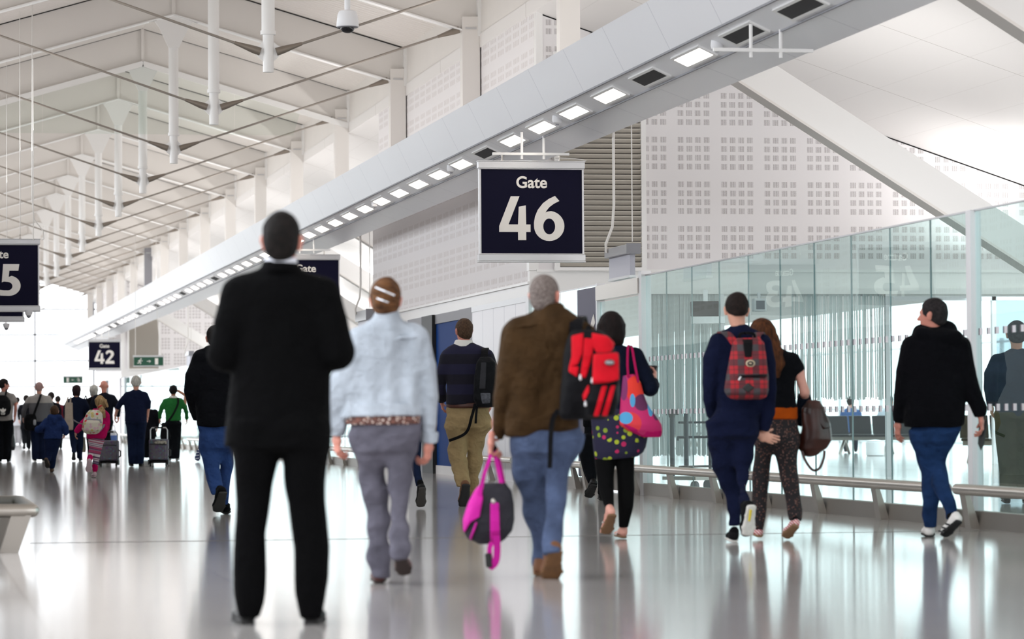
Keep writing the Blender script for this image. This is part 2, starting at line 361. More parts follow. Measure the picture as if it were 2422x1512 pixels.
# ================================================================= WING BEAM
PB=[(7.01,4.91),(7.243,4.445),(7.557,4.30),(7.936,4.16),(7.96,4.24),(7.45,4.95)]
def wing(sgn,y0,y1,nm):
    X=lambda x: x if sgn>0 else 2*RX-x
    b=MB(); b.prism([(X(x),0,z) for x,z in PB],(0,y0,0),(0,y1,0)); o=b.build('beam_'+nm,M_BEAM); struct(o)
    g=MB()
    for (x,z) in (PB[1],PB[2]): g.bar((X(x),y0,z-0.004),(X(x),y1,z-0.004),0.02,0.02)
    struct(g.build('trim_beam_groove_'+nm,mat('grey_groove','#8f8f96',0.6)))
wing(1,10,156,'right')
E2=Vector((PB[2][0]-PB[1][0],0,PB[2][1]-PB[1][1])); WID=E2.length; E2.normalize(); EN=Vector((E2.z,0,-E2.x))
C0=Vector((PB[1][0],0,PB[1][1]))+E2*WID*0.55+EN*0.006
RY=math.atan2(-E2.z,E2.x)
def lampproto(lit):
    t=empty('ceiling_light' if lit else 'ceiling_vent',(0,0,0)); t.rotation_euler=(0,RY,0)
    L=0.52; w=0.075
    fr=MB().box(-w-0.03,-w,-L-0.05,L+0.05,-0.012,0.02).box(w,w+0.03,-L-0.05,L+0.05,-0.012,0.02).box(-w,w,-L-0.05,-L,-0.012,0.02).box(-w,w,L,L+0.05,-0.012,0.02)
    fr.build('frame',M_WHITE,t)
    if lit: MB().box(-w,w,-L,L,-0.004,0.01).build('diffuser',M_LAMP,t)
    else:
        g=MB()
        for k in range(26): g.bar((-w,-L+0.02+k*0.04,-0.004),(w,-L+0.02+k*0.04,-0.004),0.022,0.012)
        g.box(-w,w,-L,L,0.004,0.01); g.build('grille',M_GRILLE,t)
    return t
DARK={-2,-1,1,6,26,31,36,40,46,48,53}
Y0L=onX(1641,132,C0.x)[1]; SP=1.918
protoL=lampproto(True); protoV=lampproto(False); usedL=usedV=False; nl=nv=0
for n in range(-4,62):
    Y=Y0L+SP*n; lit=n not in DARK and n>=-2
    if n<-2: continue
    if lit:
        o=protoL if not usedL else copy_tree(protoL); usedL=True; nl+=1
        o['label']=(f'white rectangular lit panel under the wing beam, {ordn(nl-1)} lit one from the camera end' if nl<=40 else 'tiny lit panel near the far end of the wing beam'); o['category']='ceiling light'; o['group']='lit panels under the wing beam' if nl<=40 else 'tiny lit panels at the far end of the wing beam'
    else:
        o=protoV if not usedV else copy_tree(protoV); usedV=True; nv+=1
        o['label']=f'dark grille panel between the lights under the wing beam, {ordn(nv-1)} from the camera end'; o['category']='air vent'; o['group']='dark vents under the wing beam'
    o.location=(C0.x,Y,C0.z)
k=0
for px,py in ((1696,108),(1318,284),(1067,400),(887,484)):
    p=onX(px,py,C0.x-0.02); k+=1
    t=empty('smoke_detector',p,0,f'small round white detector between the beam lights, {ordn(k-1)} from the camera end','smoke detector','round detectors under the wing beam')
    MB().lathe([(0.055,0.06),(0.06,0.0),(0.052,-0.03),(0.03,-0.045)],n=18).build('housing',M_WHITEP,t,True); MB().lathe([(0.022,-0.045),(0.018,-0.06)],n=12).build('lens',M_GREY,t,True)
# ================================================================= SIDE ROOM ENVELOPE
def mull(name,pts_y,x,z0,z1,bars,w=0.06,m=M_ALU):
    b=MB()
    for y in pts_y: b.box(x-w,x+w,y-w/2,y+w/2,z0,z1)
    for z in bars: b.box(x-w*0.8,x+w*0.8,pts_y[0],pts_y[-1],z-w/2,z+w/2)
    return struct(b.build(name,m))
mull('window_1',[14+2.4*i for i in range(61)],31.0,0,3.1,(0.05,1.1,3.0))
pane=MB().box(30.98,31.02,14,158,0,3.1).build('window_1_glass',M_GLASS2); struct(pane)
mull('window_2',[77.2+2.4*i for i in range(33)],0.45,0,2.6,(0.05,1.1,2.55))
pane=MB().box(0.44,0.46,77.2,155,0,2.6).build('window_2_glass',M_GLASS2); struct(pane)
# far glazed end wall
ze=[onY(100,y,158)[2] for y in (732,792,854,915)]; xe=[onY(x,900,158)[0] for x in (83,222)]
b=MB(); dx=xe[1]-xe[0]
for k in range(-4,12): b.box(xe[0]+dx*k-0.045,xe[0]+dx*k+0.045,158,158.12,0,8.5)
for z in ze+[ze[3]-1.24,ze[3]-2.48,0.05,ze[0]+1.24,ze[0]+2.48]: b.box(-6,31,158,158.12,z-0.035,z+0.035)
struct(b.build('window_3',mat('pale_mullion','#a9a9b0',0.4)))
struct(MB().box(-6,18.9,158.05,158.06,0,8.5).build('window_3_glass',M_GLASS2))
struct(MB().box(-6,18.9,157.9,158.2,0,0.12).build('trim_end_sill',M_WHITE))
# ================================================================= GLASS PARTITION (near run)
def kick(y0,y1,t):
    MB().box(-0.05,0.05,y0,y1,0,0.14).build('kick_plate',M_STEELD,t)
def partition(name,joints,label,z1=2.56,group='glass partitions along the right side'):
    y0=joints[0]; t=empty(name,(GX,y0,0),0,label,'glass partition',group)
    for a,b_ in zip(joints[:-1],joints[1:]):
        MB().box(-0.006,0.006,a-y0+0.006,b_-y0-0.006,0.14,z1).build('glass_pane',M_GLASS,t)
    s=MB()
    for a in joints[1:-1]: s.box(-0.007,0.007,a-y0-0.006,a-y0+0.006,0.14,z1)
    s.build('silicone_joint',mat('grey_glass_joint','#8fa3a6',0.3),t)
    kick(0,joints[-1]-y0,t)
    MB().box(-0.012,0.012,0,joints[-1]-y0,z1,z1+0.015).build('top_edge',M_ALU,t)
    d=MB(); y=joints[0]+0.1
    while y<joints[-1]-0.1:
        for z in (0.945,1.555): d.box(-0.0095,-0.0085,y-y0,y-y0+0.075,z,z+0.055)
        y+=0.2
    d.build('safety_marking',mat('frosted_marking','#e9e7ec',0.6),t)
    d=MB(); y=joints[0]+0.175
    while y<joints[-1]-0.1:
        for z in (0.945,1.555): d.box(-0.0095,-0.0085,y-y0,y-y0+0.03,z,z+0.055)
        y+=0.2
    d.build('safety_marking',mat('plum_marking','#57505c',0.6),t)
    return t
J=[yx(x,GX) for x in (2301,2205,2109,2017,1929,1848,1773,1704,1639,1579,1531)]
gp=partition('glass_partition',J,'long clear glass screen right of the couple, ending at the gate door')
MB().box(-0.045,0.045,-0.12,0.0,0,2.57).build('post',M_WHITEP,gp)
J2=[J[0]-0.1-1.42*k for k in range(6)][::-1]
partition('glass_partition',J2,'clear glass screen at the right edge, nearer than the white post')
# gate 46 door bay
ya=yx(1531,GX); yb=yx(1420,GX); yc=yx(1372,GX); yd=yx(1328,GX); ye=yx(1262,GX)
t=empty('door_1',(GX,ya,0)); struct(t)
MB().box(-0.06,0.06,0.0,0.16,0,2.62).box(-0.05,0.05,yb-ya-0.08,yb-ya,0,2.58).build('door_frame',M_ALU,t)
MB().box(-0.07,0.07,0.16,yb-ya-0.08,2.36,2.54).build('door_header',M_STEEL,t)
MB().box(-0.02,0.02,0.2,yb-ya-0.12,0.02,2.34).build('door_leaf',M_GLASS,t)
MB().box(-0.03,0.03,0.2,yb-ya-0.12,0.02,0.3).build('door_rail',M_STEELD,t)
hd=MB()
hd.tube([(-0.08,0.75,0.95),(-0.16,0.75,0.95),(-0.16,0.75,1.5),(-0.12,0.75,1.62),(-0.02,0.75,1.62)],0.02,10); hd.build('door_handle',M_STEEL,t,True)
J3=[yb,yc,yd,ye,ye+1.2]
g3=partition('glass_partition',J3,'short clear glass screen between the gate door and the white wall panels')
np_=MB().box(-0.03,-0.015,0.02,yc-yb-0.02,0.16,2.54).build('navy_banner',mat('plum_navy_film','#46435f',0.5),g3)
# white panel wall, blue door and jambs under the near box
y1=yx(1250,GX); y2=yx(1121,GX); y3=yx(1090,GX); y4=yx(1030,GX); y5=yx(1005,GX); y6=yx(968,GX)
def m_panel():
    t=NT('ribbed_white_wall_panel'); x,y,z=t.xyz(); f=t.math('FRACT',t.math('DIVIDE',y,0.9)); s=t.math('LESS_THAN',f,0.03)
    t.base(t.mix(s,srgb('#ecebf0'),srgb('#bdbcc6'))); t.b.inputs['Roughness'].default_value=0.35; return t.m
w=MB().box(GX-0.02,GX+0.08,y1,y2,0,2.52).build('wall_panel_white',m_panel()); struct(w)
struct(MB().box(GX-0.03,GX+0.1,y1,y2,2.52,2.6).build('trim_panel_head',M_ALU))
struct(MB().box(GX-0.03,GX+0.08,y1-0.22,y1,0,2.6).build('trim_panel_end',M_ALU))
struct(MB().box(GX-0.02,GX+0.1,y2,y3,0,2.6).build('trim_door_jamb',M_GREY))
t=empty('door_2',(GX,y3,0)); struct(t)
MB().box(0.02,0.07,0,y4-y3,0.14,2.45).build('door_leaf',M_BLUE,t)
MB().box(0.0,0.08,0,y4-y3,0.0,0.14).build('baseboard',M_CEIL,t)
MB().box(0.0,0.09,0,y4-y3,2.45,2.6).build('door_closer',M_GREY,t)
MB().box(-0.05,0.1,y4-y3,y5-y3,0,2.6).build('black_jamb',M_BLACK,t)
h=MB()
for z in (0.55,1.15,1.8): h.box(-0.062,-0.05,y4-y3+0.05,y5-y3-0.05,z,z+0.22)
h.build('hinge',M_ALU,t)
struct(MB().box(GX-0.02,GX+0.1,y5,y6,0,2.6).build('trim_grey_panel',M_GREY))
struct(MB().box(GX-0.02,GX+0.1,y6,YB2,0,2.6).build('wall_panel_pale',M_CEIL))
# far run of glass
J4=[YB2+0.1+1.5*k for k in range(48)]
partition('glass_partition',[YB2+0.1]+[YB2+0.1+4.0*k for k in range(1,19)],'distant run of clear glass beyond the blue door')
# far gate column and door
t=empty('column_far',(0,0,0)); struct(t)
pc=onX(297,1000,GX); MB().box(GX-0.05,GX+0.6,pc[1]-0.2,pc[1]+0.5,0,2.6).build('column_casing',mat('pale_grey_casing','#b9bdc2',0.4),t)
ydf=yx(256,GX); struct(MB().box(GX-0.03,GX+0.1,ydf,ydf+1.4,0,2.6).build('door_3',M_BLACK)); struct(MB().box(GX,GX+0.1,yx(283,GX),ydf,0,2.6).build('wall_panel_far',m_panel()))
# ================================================================= BUMPER RAILS
def rail(y0,y1,label,x=8.33,posts=None):
    t=empty('bumper_rail',(x,y0,0),0,label,'bumper rail','steel bumper rails along the glass')
    L=y1-y0
    MB().tube([(0,0,0.315),(0,L,0.315)],0.045,16).build('rail',M_STEEL,t,True)
    n=max(2,int(round(L/2.0))+1); posts=posts or [0.12+(L-0.24)*k/(n-1) for k in range(n)]
    for y in posts:
        MB().prism([(0.0,y,0.29),(0.045,y,0.27),(0.13,y,0.0),(0.05,y,0.0)],(0,-0.07,0),(0,0.07,0)).build('leg',M_STEELD,t)
    return t
rail(yx(2262,8.33)-5.2,yx(2262,8.33),'stainless bumper rail at the right edge, starting beside the white sneakers')
rail(yx(2238,8.33),yx(1400,8.33),'long stainless bumper rail running behind the couple with the tartan bag')
rail(yx(1378,8.33),yx(1345,8.33),'short stainless bumper rail piece behind the blue jeans of the brown jacket man')
rail(yx(1212,8.33),yx(1090,8.33),'stainless bumper rail in front of the white panel wall by the khaki trousers')
rail(yx(842,8.33),yx(770,8.33),'stainless bumper rail between black suit and light denim jacket')
rail(yx(500,8.33),yx(444,8.33),'distant bumper rail beside the dark jacket man in blue jeans')
rail(yx(430,8.33),yx(424,8.33)+3,'small distant bumper rail right of the green cardigan woman')
rail(yx(312,8.33),yx(283,8.33),'farthest bumper rail left of the white haired man')
# left hand rail loop
t=empty('bumper_rail',(0.86,23.2,0),0,'stainless bumper rail with a returned end at the left edge','bumper rail','steel bumper rails along the glass')
MB().tube([(-1.2,0,0.29),(-0.06,0,0.29),(-0.015,0.02,0.29),(0,0.07,0.29),(0,2.5,0.29),(-0.02,2.57,0.29),(-0.07,2.6,0.29),(-1.2,2.6,0.29)],0.048,16).build('rail',M_STEEL,t,True)
for x,y in ((-0.03,0.0),(-0.05,1.3)):
    MB().prism([(x+0.02,y,0.26),(x-0.12,y,0.26),(x-0.2,y,0),(x-0.07,y,0)],(0,-0.03,0),(0,0.03,0)).build('leg',M_STEELD,t)
# ================================================================= GLYPHS
def arc(cx,cy,rx,ry,a0,a1,n=14):
    return [(cx+rx*math.cos(math.radians(a0+(a1-a0)*i/n)),cy+ry*math.sin(math.radians(a0+(a1-a0)*i/n))) for i in range(n+1)]
GL={ # y up, digit height 1.0 (pixel traced proportions)
'4':([[(108,397),(188,397),(86,142),(173,142),(181,302),(245,315),(248,142),(288,142),(288,74),(248,74),(248,0),(173,0),(173,74),(0,74),(0,127)]],288),
'6':([[(197,402),(237,356),(185,330),(145,300),(120,270),(109,250),(130,260),(160,264)]+arc(142,129,140,136,80,-180,26)+[(2,160),(12,215),(38,275),(85,335),(140,375)],arc(142,125,55,72,0,360,24)[:-1]],282),
'5':([[(52,400),(252,400),(240,318),(128,318),(120,238)]+arc(118,128,150,128,75,-95,18)+[(14,4),(0,78),(60,70)]+arc(105,122,62,54,-80,85,10)+[(60,180),(34,170)]],270),
'2':([[(8,330)]+arc(122,290,125,112,130,-30,14)+[(200,190),(110,88),(250,88),(262,0),(0,0),(0,62),(105,180),(150,245)]+arc(112,282,52,46,-30,110,8)+[(60,300),(30,270)]],262),
'3':([[(20,400)]+[(60,404)]+arc(118,300,118,104,90,-45,10)+[(185,215)]+arc(112,116,142,116,50,-95,14)+[(10,8),(0,84),(60,74)]+arc(102,120,60,50,-80,70,8)+[(95,175),(60,175),(60,245),(95,245)]+arc(100,292,46,40,-60,95,8)+[(50,330),(16,316)]],255),
}
def curve_mesh(splines,depth=0.004):
    cu=bpy.data.curves.new('glyph','CURVE'); cu.dimensions='2D'; cu.fill_mode='BOTH'; cu.extrude=depth/2
    for P in splines:
        sp=cu.splines.new('POLY'); sp.points.add(len(P)-1)
        for p,q in zip(sp.points,P): p.co=(q[0],q[1],0,1)
        sp.use_cyclic_u=True
    return curve_eval(cu)
def curve_eval(cu):
    o=bpy.data.objects.new('tmp',cu); COL.objects.link(o); dg=bpy.context.evaluated_depsgraph_get(); dg.update()
    me=bpy.data.meshes.new_from_object(o.evaluated_get(dg)); bpy.data.objects.remove(o); bpy.data.curves.remove(cu); return me
def place_mesh(me,name,m,parent,x=0,y=0,z=0,sx=1.0,sz=None):
    """mesh drawn in xy plane -> stands in xz plane facing -y"""
    sz=sx if sz is None else sz
    M=Matrix(((sx,0,0,x),(0,0,-1,y),(0,sz,0,z),(0,0,0,1))); me.transform(M); me.materials.clear(); me.materials.append(m); me.name=name
    o=bpy.data.objects.new(name,me); COL.objects.link(o); o.parent=parent; return o
def text_mesh(s,bold=0.0,depth=0.004):
    cu=bpy.data.curves.new('txt','FONT'); cu.body=s; cu.size=1; cu.extrude=depth; cu.offset=bold; cu.align_x='CENTER'; return curve_eval(cu)
def digits(txt,h):
    S=[];x=0
    for ch in txt:
        P,w=GL[ch]; S+=[[(x+a,b) for a,b in q] for q in P]; x+=w+30
    x-=30; k=h/400.0
    return [[((a-x/2)*k,b*k) for a,b in q] for q in S]
def gate_sign(c,w,h,num,label,hang=None,cable=None):
    """c = centre bottom"""
    t=empty('gate_sign',c,0,label,'gate sign','hanging navy gate number signs')
    rh=0.085*h/1.13
    MB().box(-w/2+0.03,w/2-0.03,-0.03,0.03,rh,h-rh).build('panel',M_NAVY,t)
    for q in (-1,1): MB().box(min(q*(w/2-0.034),q*(w/2-0.012)),max(q*(w/2-0.034),q*(w/2-0.012)),-0.04,0.04,rh,h-rh).build('side_frame',M_ALU,t)
    MB().box(-w/2,w/2,-0.06,0.06,h-rh,h-0.012).box(-w/2-0.006,w/2+0.006,-0.064,0.064,h-0.014,h).box(-w/2+0.01,w/2-0.01,-0.05,0.05,h-rh-0.014,h-rh).build('top_rail',M_ALU,t,bevel=0.004)
    MB().box(-w/2,w/2,-0.06,0.06,0.016,rh).box(-w/2-0.003,w/2+0.003,-0.064,0.064,0,0.016).box(-w/2+0.01,w/2-0.01,-0.05,0.05,rh,rh+0.014).build('bottom_rail',M_ALU,t,bevel=0.004)
    tm=text_mesh('Gate',0.022); place_mesh(tm,'gate_lettering',M_LETTER,t,0,-0.034,h*0.735,h*0.158,h*0.158)
    place_mesh(curve_mesh(digits(num,h*0.435)),'number_lettering',M_LETTER,t,0.0,-0.034,h*0.218)
    bt=MB()
    for x in (-w*0.27,w*0.27): 
        b=MB().lathe([(0.016,0),(0.016,0.012),(0.007,0.014),(0.007,0.05),(0.012,0.052),(0.012,0.065)],(x,0,h),10); b.build('hanger_bolt',M_STEEL,t)
    return t
def hanger(c,w,ztop,label):
    t=empty('sign_hanger',c,0,label,'sign hanger','white sign hanger frames under the beam'); L=ztop-c[2]
    MB().box(-w*0.36,w*0.36,-0.02,0.02,0,0.03).build('cross_bar',M_WHITE,t)
    for x in (-0.11,0.16): MB().tube([(x,0,-0.05),(x,0,L*0.5),(x,0,L+0.02)],0.016,8).build('drop_rod',M_WHITE,t,True)
    return t
def hang_cable(pts,label,r=0.008,cat='cable',name='hanging_cable',grp=None):
    o=MB().tube(pts,r,8).build(name,M_CABLE,None,True); tag(o,label,cat,grp); return o
SX=C0.x-0.02
def sign_from_px(xl,xr,yt,yb,X,num,label,hang_label=None):
    Y=onX((xl+xr)/2,(yt+yb)/2,X)[1]
    a=onY(xl,yb,Y); b=onY(xr,yt,Y); cx=(a[0]+b[0])/2
    w=b[0]-a[0]; z0=onY((xl+xr)/2,yb,Y)[2]; z1=onY((xl+xr)/2,yt,Y)[2]
    s=gate_sign((cx,Y,z0),w,z1-z0,num,label)
    if hang_label: hanger((cx,Y,z1+0.07),w,4.33,hang_label)
    return (cx,Y,z0,z1,w)
S46=sign_from_px(1131,1381,381,621,SX,'46','large navy Gate 46 sign with white lettering, hanging below the wing beam','white frame holding up the Gate 46 sign')
S44=sign_from_px(641,804,602,760,SX,'44','navy Gate 44 sign partly hidden behind the head and shoulder in black suit','white frame holding up the Gate 44 sign')
S42=sign_from_px(208,286,803,877,SX,'42','small distant navy Gate 42 sign with white lettering','white frame holding up the Gate 42 sign')
w46=S46[4]
# left hand signs hang from the roof on cables
d=50.5; a=atd(95,738,d); b=atd(95,565,d); gate_sign((a[0]-w46/2,a[1],a[2]),w46,b[2]-a[2],'45','navy Gate 45 sign cut off by the left edge')
for k,(dx,py) in enumerate(((-w46*0.27,'left'),(w46*0.27,'right'))):
    hang_cable([(a[0]-w46/2+dx,a[1],b[2]+0.06),(a[0]-w46/2+dx,a[1],7.2)],f'thin white cable carrying the {py} side of the Gate 45 sign',0.006)
hang_cable([(a[0]+0.025,a[1],b[2]-0.02),(a[0]+0.06,a[1],b[2]+0.0),(a[0]+0.05,a[1],b[2]+0.12),(a[0]-0.09,a[1],b[2]+0.3),(a[0]-0.12,a[1],b[2]+0.6),(a[0]-0.11,a[1],7.4)],'white flex looping up from the corner of the Gate 45 sign',0.008)
d=57.3; e=atd(58,762,d); gate_sign((e[0]-w46/2,e[1],e[2]),w46,1.13,'43','navy Gate 43 sign mostly hidden behind the Gate 45 sign')
for k,dx in enumerate((-w46*0.27,w46*0.27)):
    hang_cable([(e[0]-w46/2+dx,e[1],e[2]+1.19),(e[0]-w46/2+dx,e[1],7.2)],('left' if k==0 else 'right')+' suspension cable of the half hidden Gate 43 sign',0.006)
# extra hanger with no sign, near
p=onX(1805,123,SX); hanger((p[0],p[1],p[2]),1.25,4.33,'empty white sign frame under the nearest part of the beam')
hang_cable([(S46[0]+S46[4]/2-0.02,S46[1],S46[3]-0.02),(S46[0]+S46[4]/2+0.03,S46[1],S46[3]+0.01),(S46[0]+S46[4]/2-0.1,S46[1],S46[3]+0.03),(S46[0]+0.3,S46[1],S46[3]+0.04)],'short white flex along the top of the Gate 46 sign',0.007)
# ---------------------------------------------------------------- exit signs
def runner(k):
    def th(p,q,w):
        d=(Vector(q)-Vector(p)).normalized(); n=Vector((-d.y,d.x))*w/2; p=Vector(p);q=Vector(q); return [tuple(p+n),tuple(q+n),tuple(q-n),tuple(p-n)]
    L=[th((0.52,0.72),(0.42,0.42),0.17),th((0.42,0.44),(0.62,0.26),0.12),th((0.62,0.3),(0.55,0.02),0.11),th((0.42,0.46),(0.28,0.2),0.12),th((0.3,0.2),(0.05,0.18),0.11),th((0.5,0.72),(0.28,0.62),0.1),th((0.28,0.66),(0.2,0.44),0.09),th((0.54,0.7),(0.72,0.52),0.1),th((0.72,0.52),(0.9,0.6),0.09)]
    return [[(x*k,y*k) for x,y in P] for P in L],[(x*k,y*k) for x,y in arc(0.64,0.88,0.11,0.11,0,360,16)[:-1]]
def exit_sign(c,w,h,flip,label):
    t=empty('exit_sign',c,0,label,'exit sign','green emergency exit signs')
    MB().box(-w/2,w/2,-0.03,0.03,0,h).build('panel',M_GREEN,t)
    MB().box(-w/2-0.02,w/2+0.02,-0.05,0.05,h,h+h*0.2).build('top_rail',M_ALU,t); MB().box(-w/2-0.01,w/2+0.01,-0.04,0.04,-0.03,0).build('bottom_rail',M_ALU,t)
    f=-1 if flip else 1
    k=h*0.72; L,hd=runner(k); L=[[(f*(x-k*0.45)-f*w*0.30,y+h*0.14) for x,y in P] for P in L+[hd]]
    me=MB()
    for P in L: me.prism([(x,0,y) for x,y in P],(0,-0.036,0),(0,-0.03,0))
    me.build('running_figure',M_LETTER,t)
    A=[[(-0.12,-0.02),(0.1,-0.02),(0.1,0.02),(-0.12,0.02)],[(0.02,0.1),(0.12,0.0),(0.02,-0.1),(0.06,-0.1),(0.16,0.0),(0.06,0.1)]]
    me=MB(); s=h*1.6
    for P in A: me.prism([(f*x*s,0,h/2+y*s) for x,y in P],(0,-0.036,0),(0,-0.03,0))
    me.build('arrow',M_LETTER,t)
    x0=f*w*0.27-w*0.055; MB().box(x0,x0+w*0.11,-0.036,-0.03,h*0.12,h*0.86).build('door_symbol',M_LETTER,t)
    return t
d=99; a=atd(316.5,865,d); b=atd(387,846,d); xw=b[0]-a[0]; zc=a[2]; 
exit_sign(((a[0]+b[0])/2,a[1],zc),xw,atd(350,846,d)[2]-atd(350,866,d)[2],False,'green exit sign with running figure and right arrow, right of Gate 42')
hang_cable([(a[0]+0.05,a[1],zc+0.3),(a[0]+0.05,a[1],6.5)],'thin cable on the left of the right-arrow exit sign',0.008); hang_cable([(b[0]-0.05,a[1],zc+0.3),(b[0]-0.12,a[1],3.3),(b[0]-0.2,a[1],4.4),(b[0]-0.2,a[1],6.5)],'thin cable on the right of the right-arrow exit sign',0.008)
d=150; a=atd(149.5,906,d); b=atd(196,891,d)
exit_sign(((a[0]+b[0])/2,a[1],a[2]),b[0]-a[0],atd(170,892,d)[2]-atd(170,906,d)[2],True,'tiny green exit sign with left arrow against the bright end window')
# end-on signs facing across the hall
def endon(px0,px1,pyt,pyb,X,label,cx):
    ym=onX((px0+px1)/2,(pyt+pyb)/2,X)[1]; y0=onX(px1,980,X)[1]; y1=onX(px0,980,X)[1]
    zt=onX((px0+px1)/2,pyt,X)[2]; zb=onX((px0+px1)/2,pyb,X)[2]; L=y1-y0; h=zt-zb
    t=empty('side_sign',(X,(y0+y1)/2,zb),0,label,'hanging sign','grey signs hung edge-on')
    MB().box(-0.03,0.03,-L/2+0.05,L/2-0.05,0.02,h*0.74).build('panel',mat('lavender_grey_panel','#bcbcc8',0.4),t); MB().box(-0.075,0.075,-L/2,L/2,h*0.72,h).build('top_rail',M_ALU,t,bevel=0.008); MB().box(-0.04,0.04,-L/2+0.04,L/2-0.04,0,0.03).build('bottom_rail',M_ALU,t)
    MB().box(-0.08,0.08,-L/2-0.03,-L/2,h*0.7,h*1.02).build('end_cap',M_GREY,t)
    for px,r,far in cx:
        yy=(y0+0.05) if not far else (y1-0.2)
        if far: hang_cable([(X-0.09,yy,zt-0.05),(X-0.10,yy,zt+0.05),(X-0.02,yy,zt+0.25),(X,yy,zt+0.5),(X,yy,zt+2.2)],'white flex of the '+label,r,'cable')
        else: hang_cable([(X,yy,zt+0.03),(X,yy,zt+2.2)],'thin suspension wire of the '+label,r,'cable')
endon(1447,1501,583,661,8.05,'grey sign seen nearly edge-on right of Gate 46',[(0,0.016,True),(1,0.007,False)])
endon(851,877,735,822,8.05,'grey sign seen edge-on above the denim jacket shoulder',[(0,0.018,True),(1,0.007,False)])
endon(444,453,832,868,8.05,'small grey edge-on sign above the dark jacket man',[(0,0.02,True),(1,0.008,False)])
# ---------------------------------------------------------------- cameras
def dome(c,s,label,z1):
    t=empty('dome_camera',c,0,label,'security camera','dome cameras')
    MB().lathe([(0.025,0.11),(0.03,0.085),(0.062,0.08),(0.085,0.07),(0.1,0.03),(0.113,-0.09),(0.108,-0.1)],n=28).build('housing',M_WHITEP,t,True)
    MB().lathe([(0.109,-0.1),(0.105,-0.108)],n=28).build('collar',M_GREY,t,True)
    MB().lathe([(0.07,-0.105),(0.068,-0.13),(0.05,-0.155),(0.02,-0.168),(0.001,-0.17)],n=24).build('dome_lens',mat('smoked_dome','#15151a',0.08),t,True)
    MB().tube([(0,0,0.1),(0,0,z1-c[2])],0.03,12).build('drop_pole',M_WHITEP,t,True); t.scale=(s,s,1) if s!=1 else (1,1,1)
    return t
p=atd(822,42,36); dome(p,1.1,'white dome security camera hanging at the top of the hall',8.2)
for px,py,dd,l in ((68,742,50.3,'small dome camera under the Gate 45 sign'),(15,772,57.1,'small dome camera under the Gate 43 sign')):
    p=atd(px,py,dd); t=empty('dome_camera',p,0,l,'security camera','dome cameras')
    MB().lathe([(0.06,0.05),(0.055,0.0),(0.04,-0.03)],n=16).build('housing',M_WHITEP,t,True); MB().lathe([(0.038,-0.03),(0.03,-0.055),(0.008,-0.068)],n=14).build('dome_lens',M_GREY,t,True)
p=atd(78,140,47); hang_cable([(p[0],p[1],p[2]),(p[0],p[1],p[2]-2.6)],'thin white cable dropping from the second roof frame at left',0.006)
p=atd(47,250,60); hang_cable([(p[0],p[1],p[2]),(p[0],p[1],p[2]-2.6)],'thin grey cable dropping from the glass smoke curtain at left',0.006)
# small lamp spot between fly braces of the first frame

# gate number on the plum film beside the door
me=curve_mesh(digits('46',0.95)); me.transform(Matrix(((0,0,-1,-0.034),(-0.85,0,0,(yc-yb)*0.5),(0,1,0,1.25),(0,0,0,1)))); me.materials.clear(); me.materials.append(M_LETTER); me.name='banner_number'
o=bpy.data.objects.new('banner_number',me); COL.objects.link(o); o.parent=g3
struct(MB().box(0.9,8.38,onZ(860,1275)[1]-0.025,onZ(860,1275)[1]+0.025,-0.002,0.0012).build('trim_floor_joint',mat('dark_floor_joint','#55504c',0.5)))
# ================================================================= IMPLICIT-SURFACE MODELLER
def V3(*a): return np.array(a,dtype=float)
def unit(v): v=np.asarray(v,float); return v/max(1e-9,np.linalg.norm(v))
class Prim:
    def __init__(s,lo,hi,fn,k=0.02): s.lo=np.asarray(lo,float); s.hi=np.asarray(hi,float); s.fn=fn; s.k=k
def ell(c,r,R=None,k=0.02):
    c=np.asarray(c,float); r=np.asarray(r,float); m=max(r)
    def fn(X,Y,Z):
        x,y,z=X-c[0],Y-c[1],Z-c[2]
        if R is not None:
            x,y,z=(R[0][0]*x+R[1][0]*y+R[2][0]*z,R[0][1]*x+R[1][1]*y+R[2][1]*z,R[0][2]*x+R[1][2]*y+R[2][2]*z)
        k0=np.sqrt((x/r[0])**2+(y/r[1])**2+(z/r[2])**2)
        k1=np.sqrt((x/r[0]**2)**2+(y/r[1]**2)**2+(z/r[2]**2)**2)+1e-9
        return k0*(k0-1)/k1
    return Prim(c-m,c+m,fn,k)
def cap(a,b,ra,rb,side=None,flat=(0,0),k=0.02):
    """tapered capsule from a to b, radii ra/rb (number or (r_side,r_other)), flat ends if asked"""
    a=np.asarray(a,float); b=np.asarray(b,float); d=b-a; L=max(1e-6,np.linalg.norm(d)); d=d/L
    ra=ra if isinstance(ra,tuple) else (ra,ra); rb=rb if isinstance(rb,tuple) else (rb,rb)
    s=np.asarray(side if side is not None else ((1,0,0) if abs(d[0])<0.9 else (0,1,0)),float); s=unit(s-d*np.dot(s,d)); q=np.cross(d,s)
    m=max(ra+rb)
    def fn(X,Y,Z):
        x,y,z=X-a[0],Y-a[1],Z-a[2]
        t=x*d[0]+y*d[1]+z*d[2]; u=x*s[0]+y*s[1]+z*s[2]; v=x*q[0]+y*q[1]+z*q[2]
        tc=np.clip(t/L,0,1); r1=ra[0]+(rb[0]-ra[0])*tc; r2=ra[1]+(rb[1]-ra[1])*tc; rm=np.minimum(r1,r2)
        w=np.where(t<0,-t,np.where(t>L,t-L,0.0))
        fa=np.where(t<0,flat[0],flat[1]).astype(bool)
        rad=(np.sqrt((u/r1)**2+(v/r2)**2+np.where(fa,0,(w/rm)**2))-1)*rm
        return np.where(fa&(w>0),np.maximum(rad,w),rad)
    return Prim(np.minimum(a,b)-m,np.maximum(a,b)+m,fn,k)
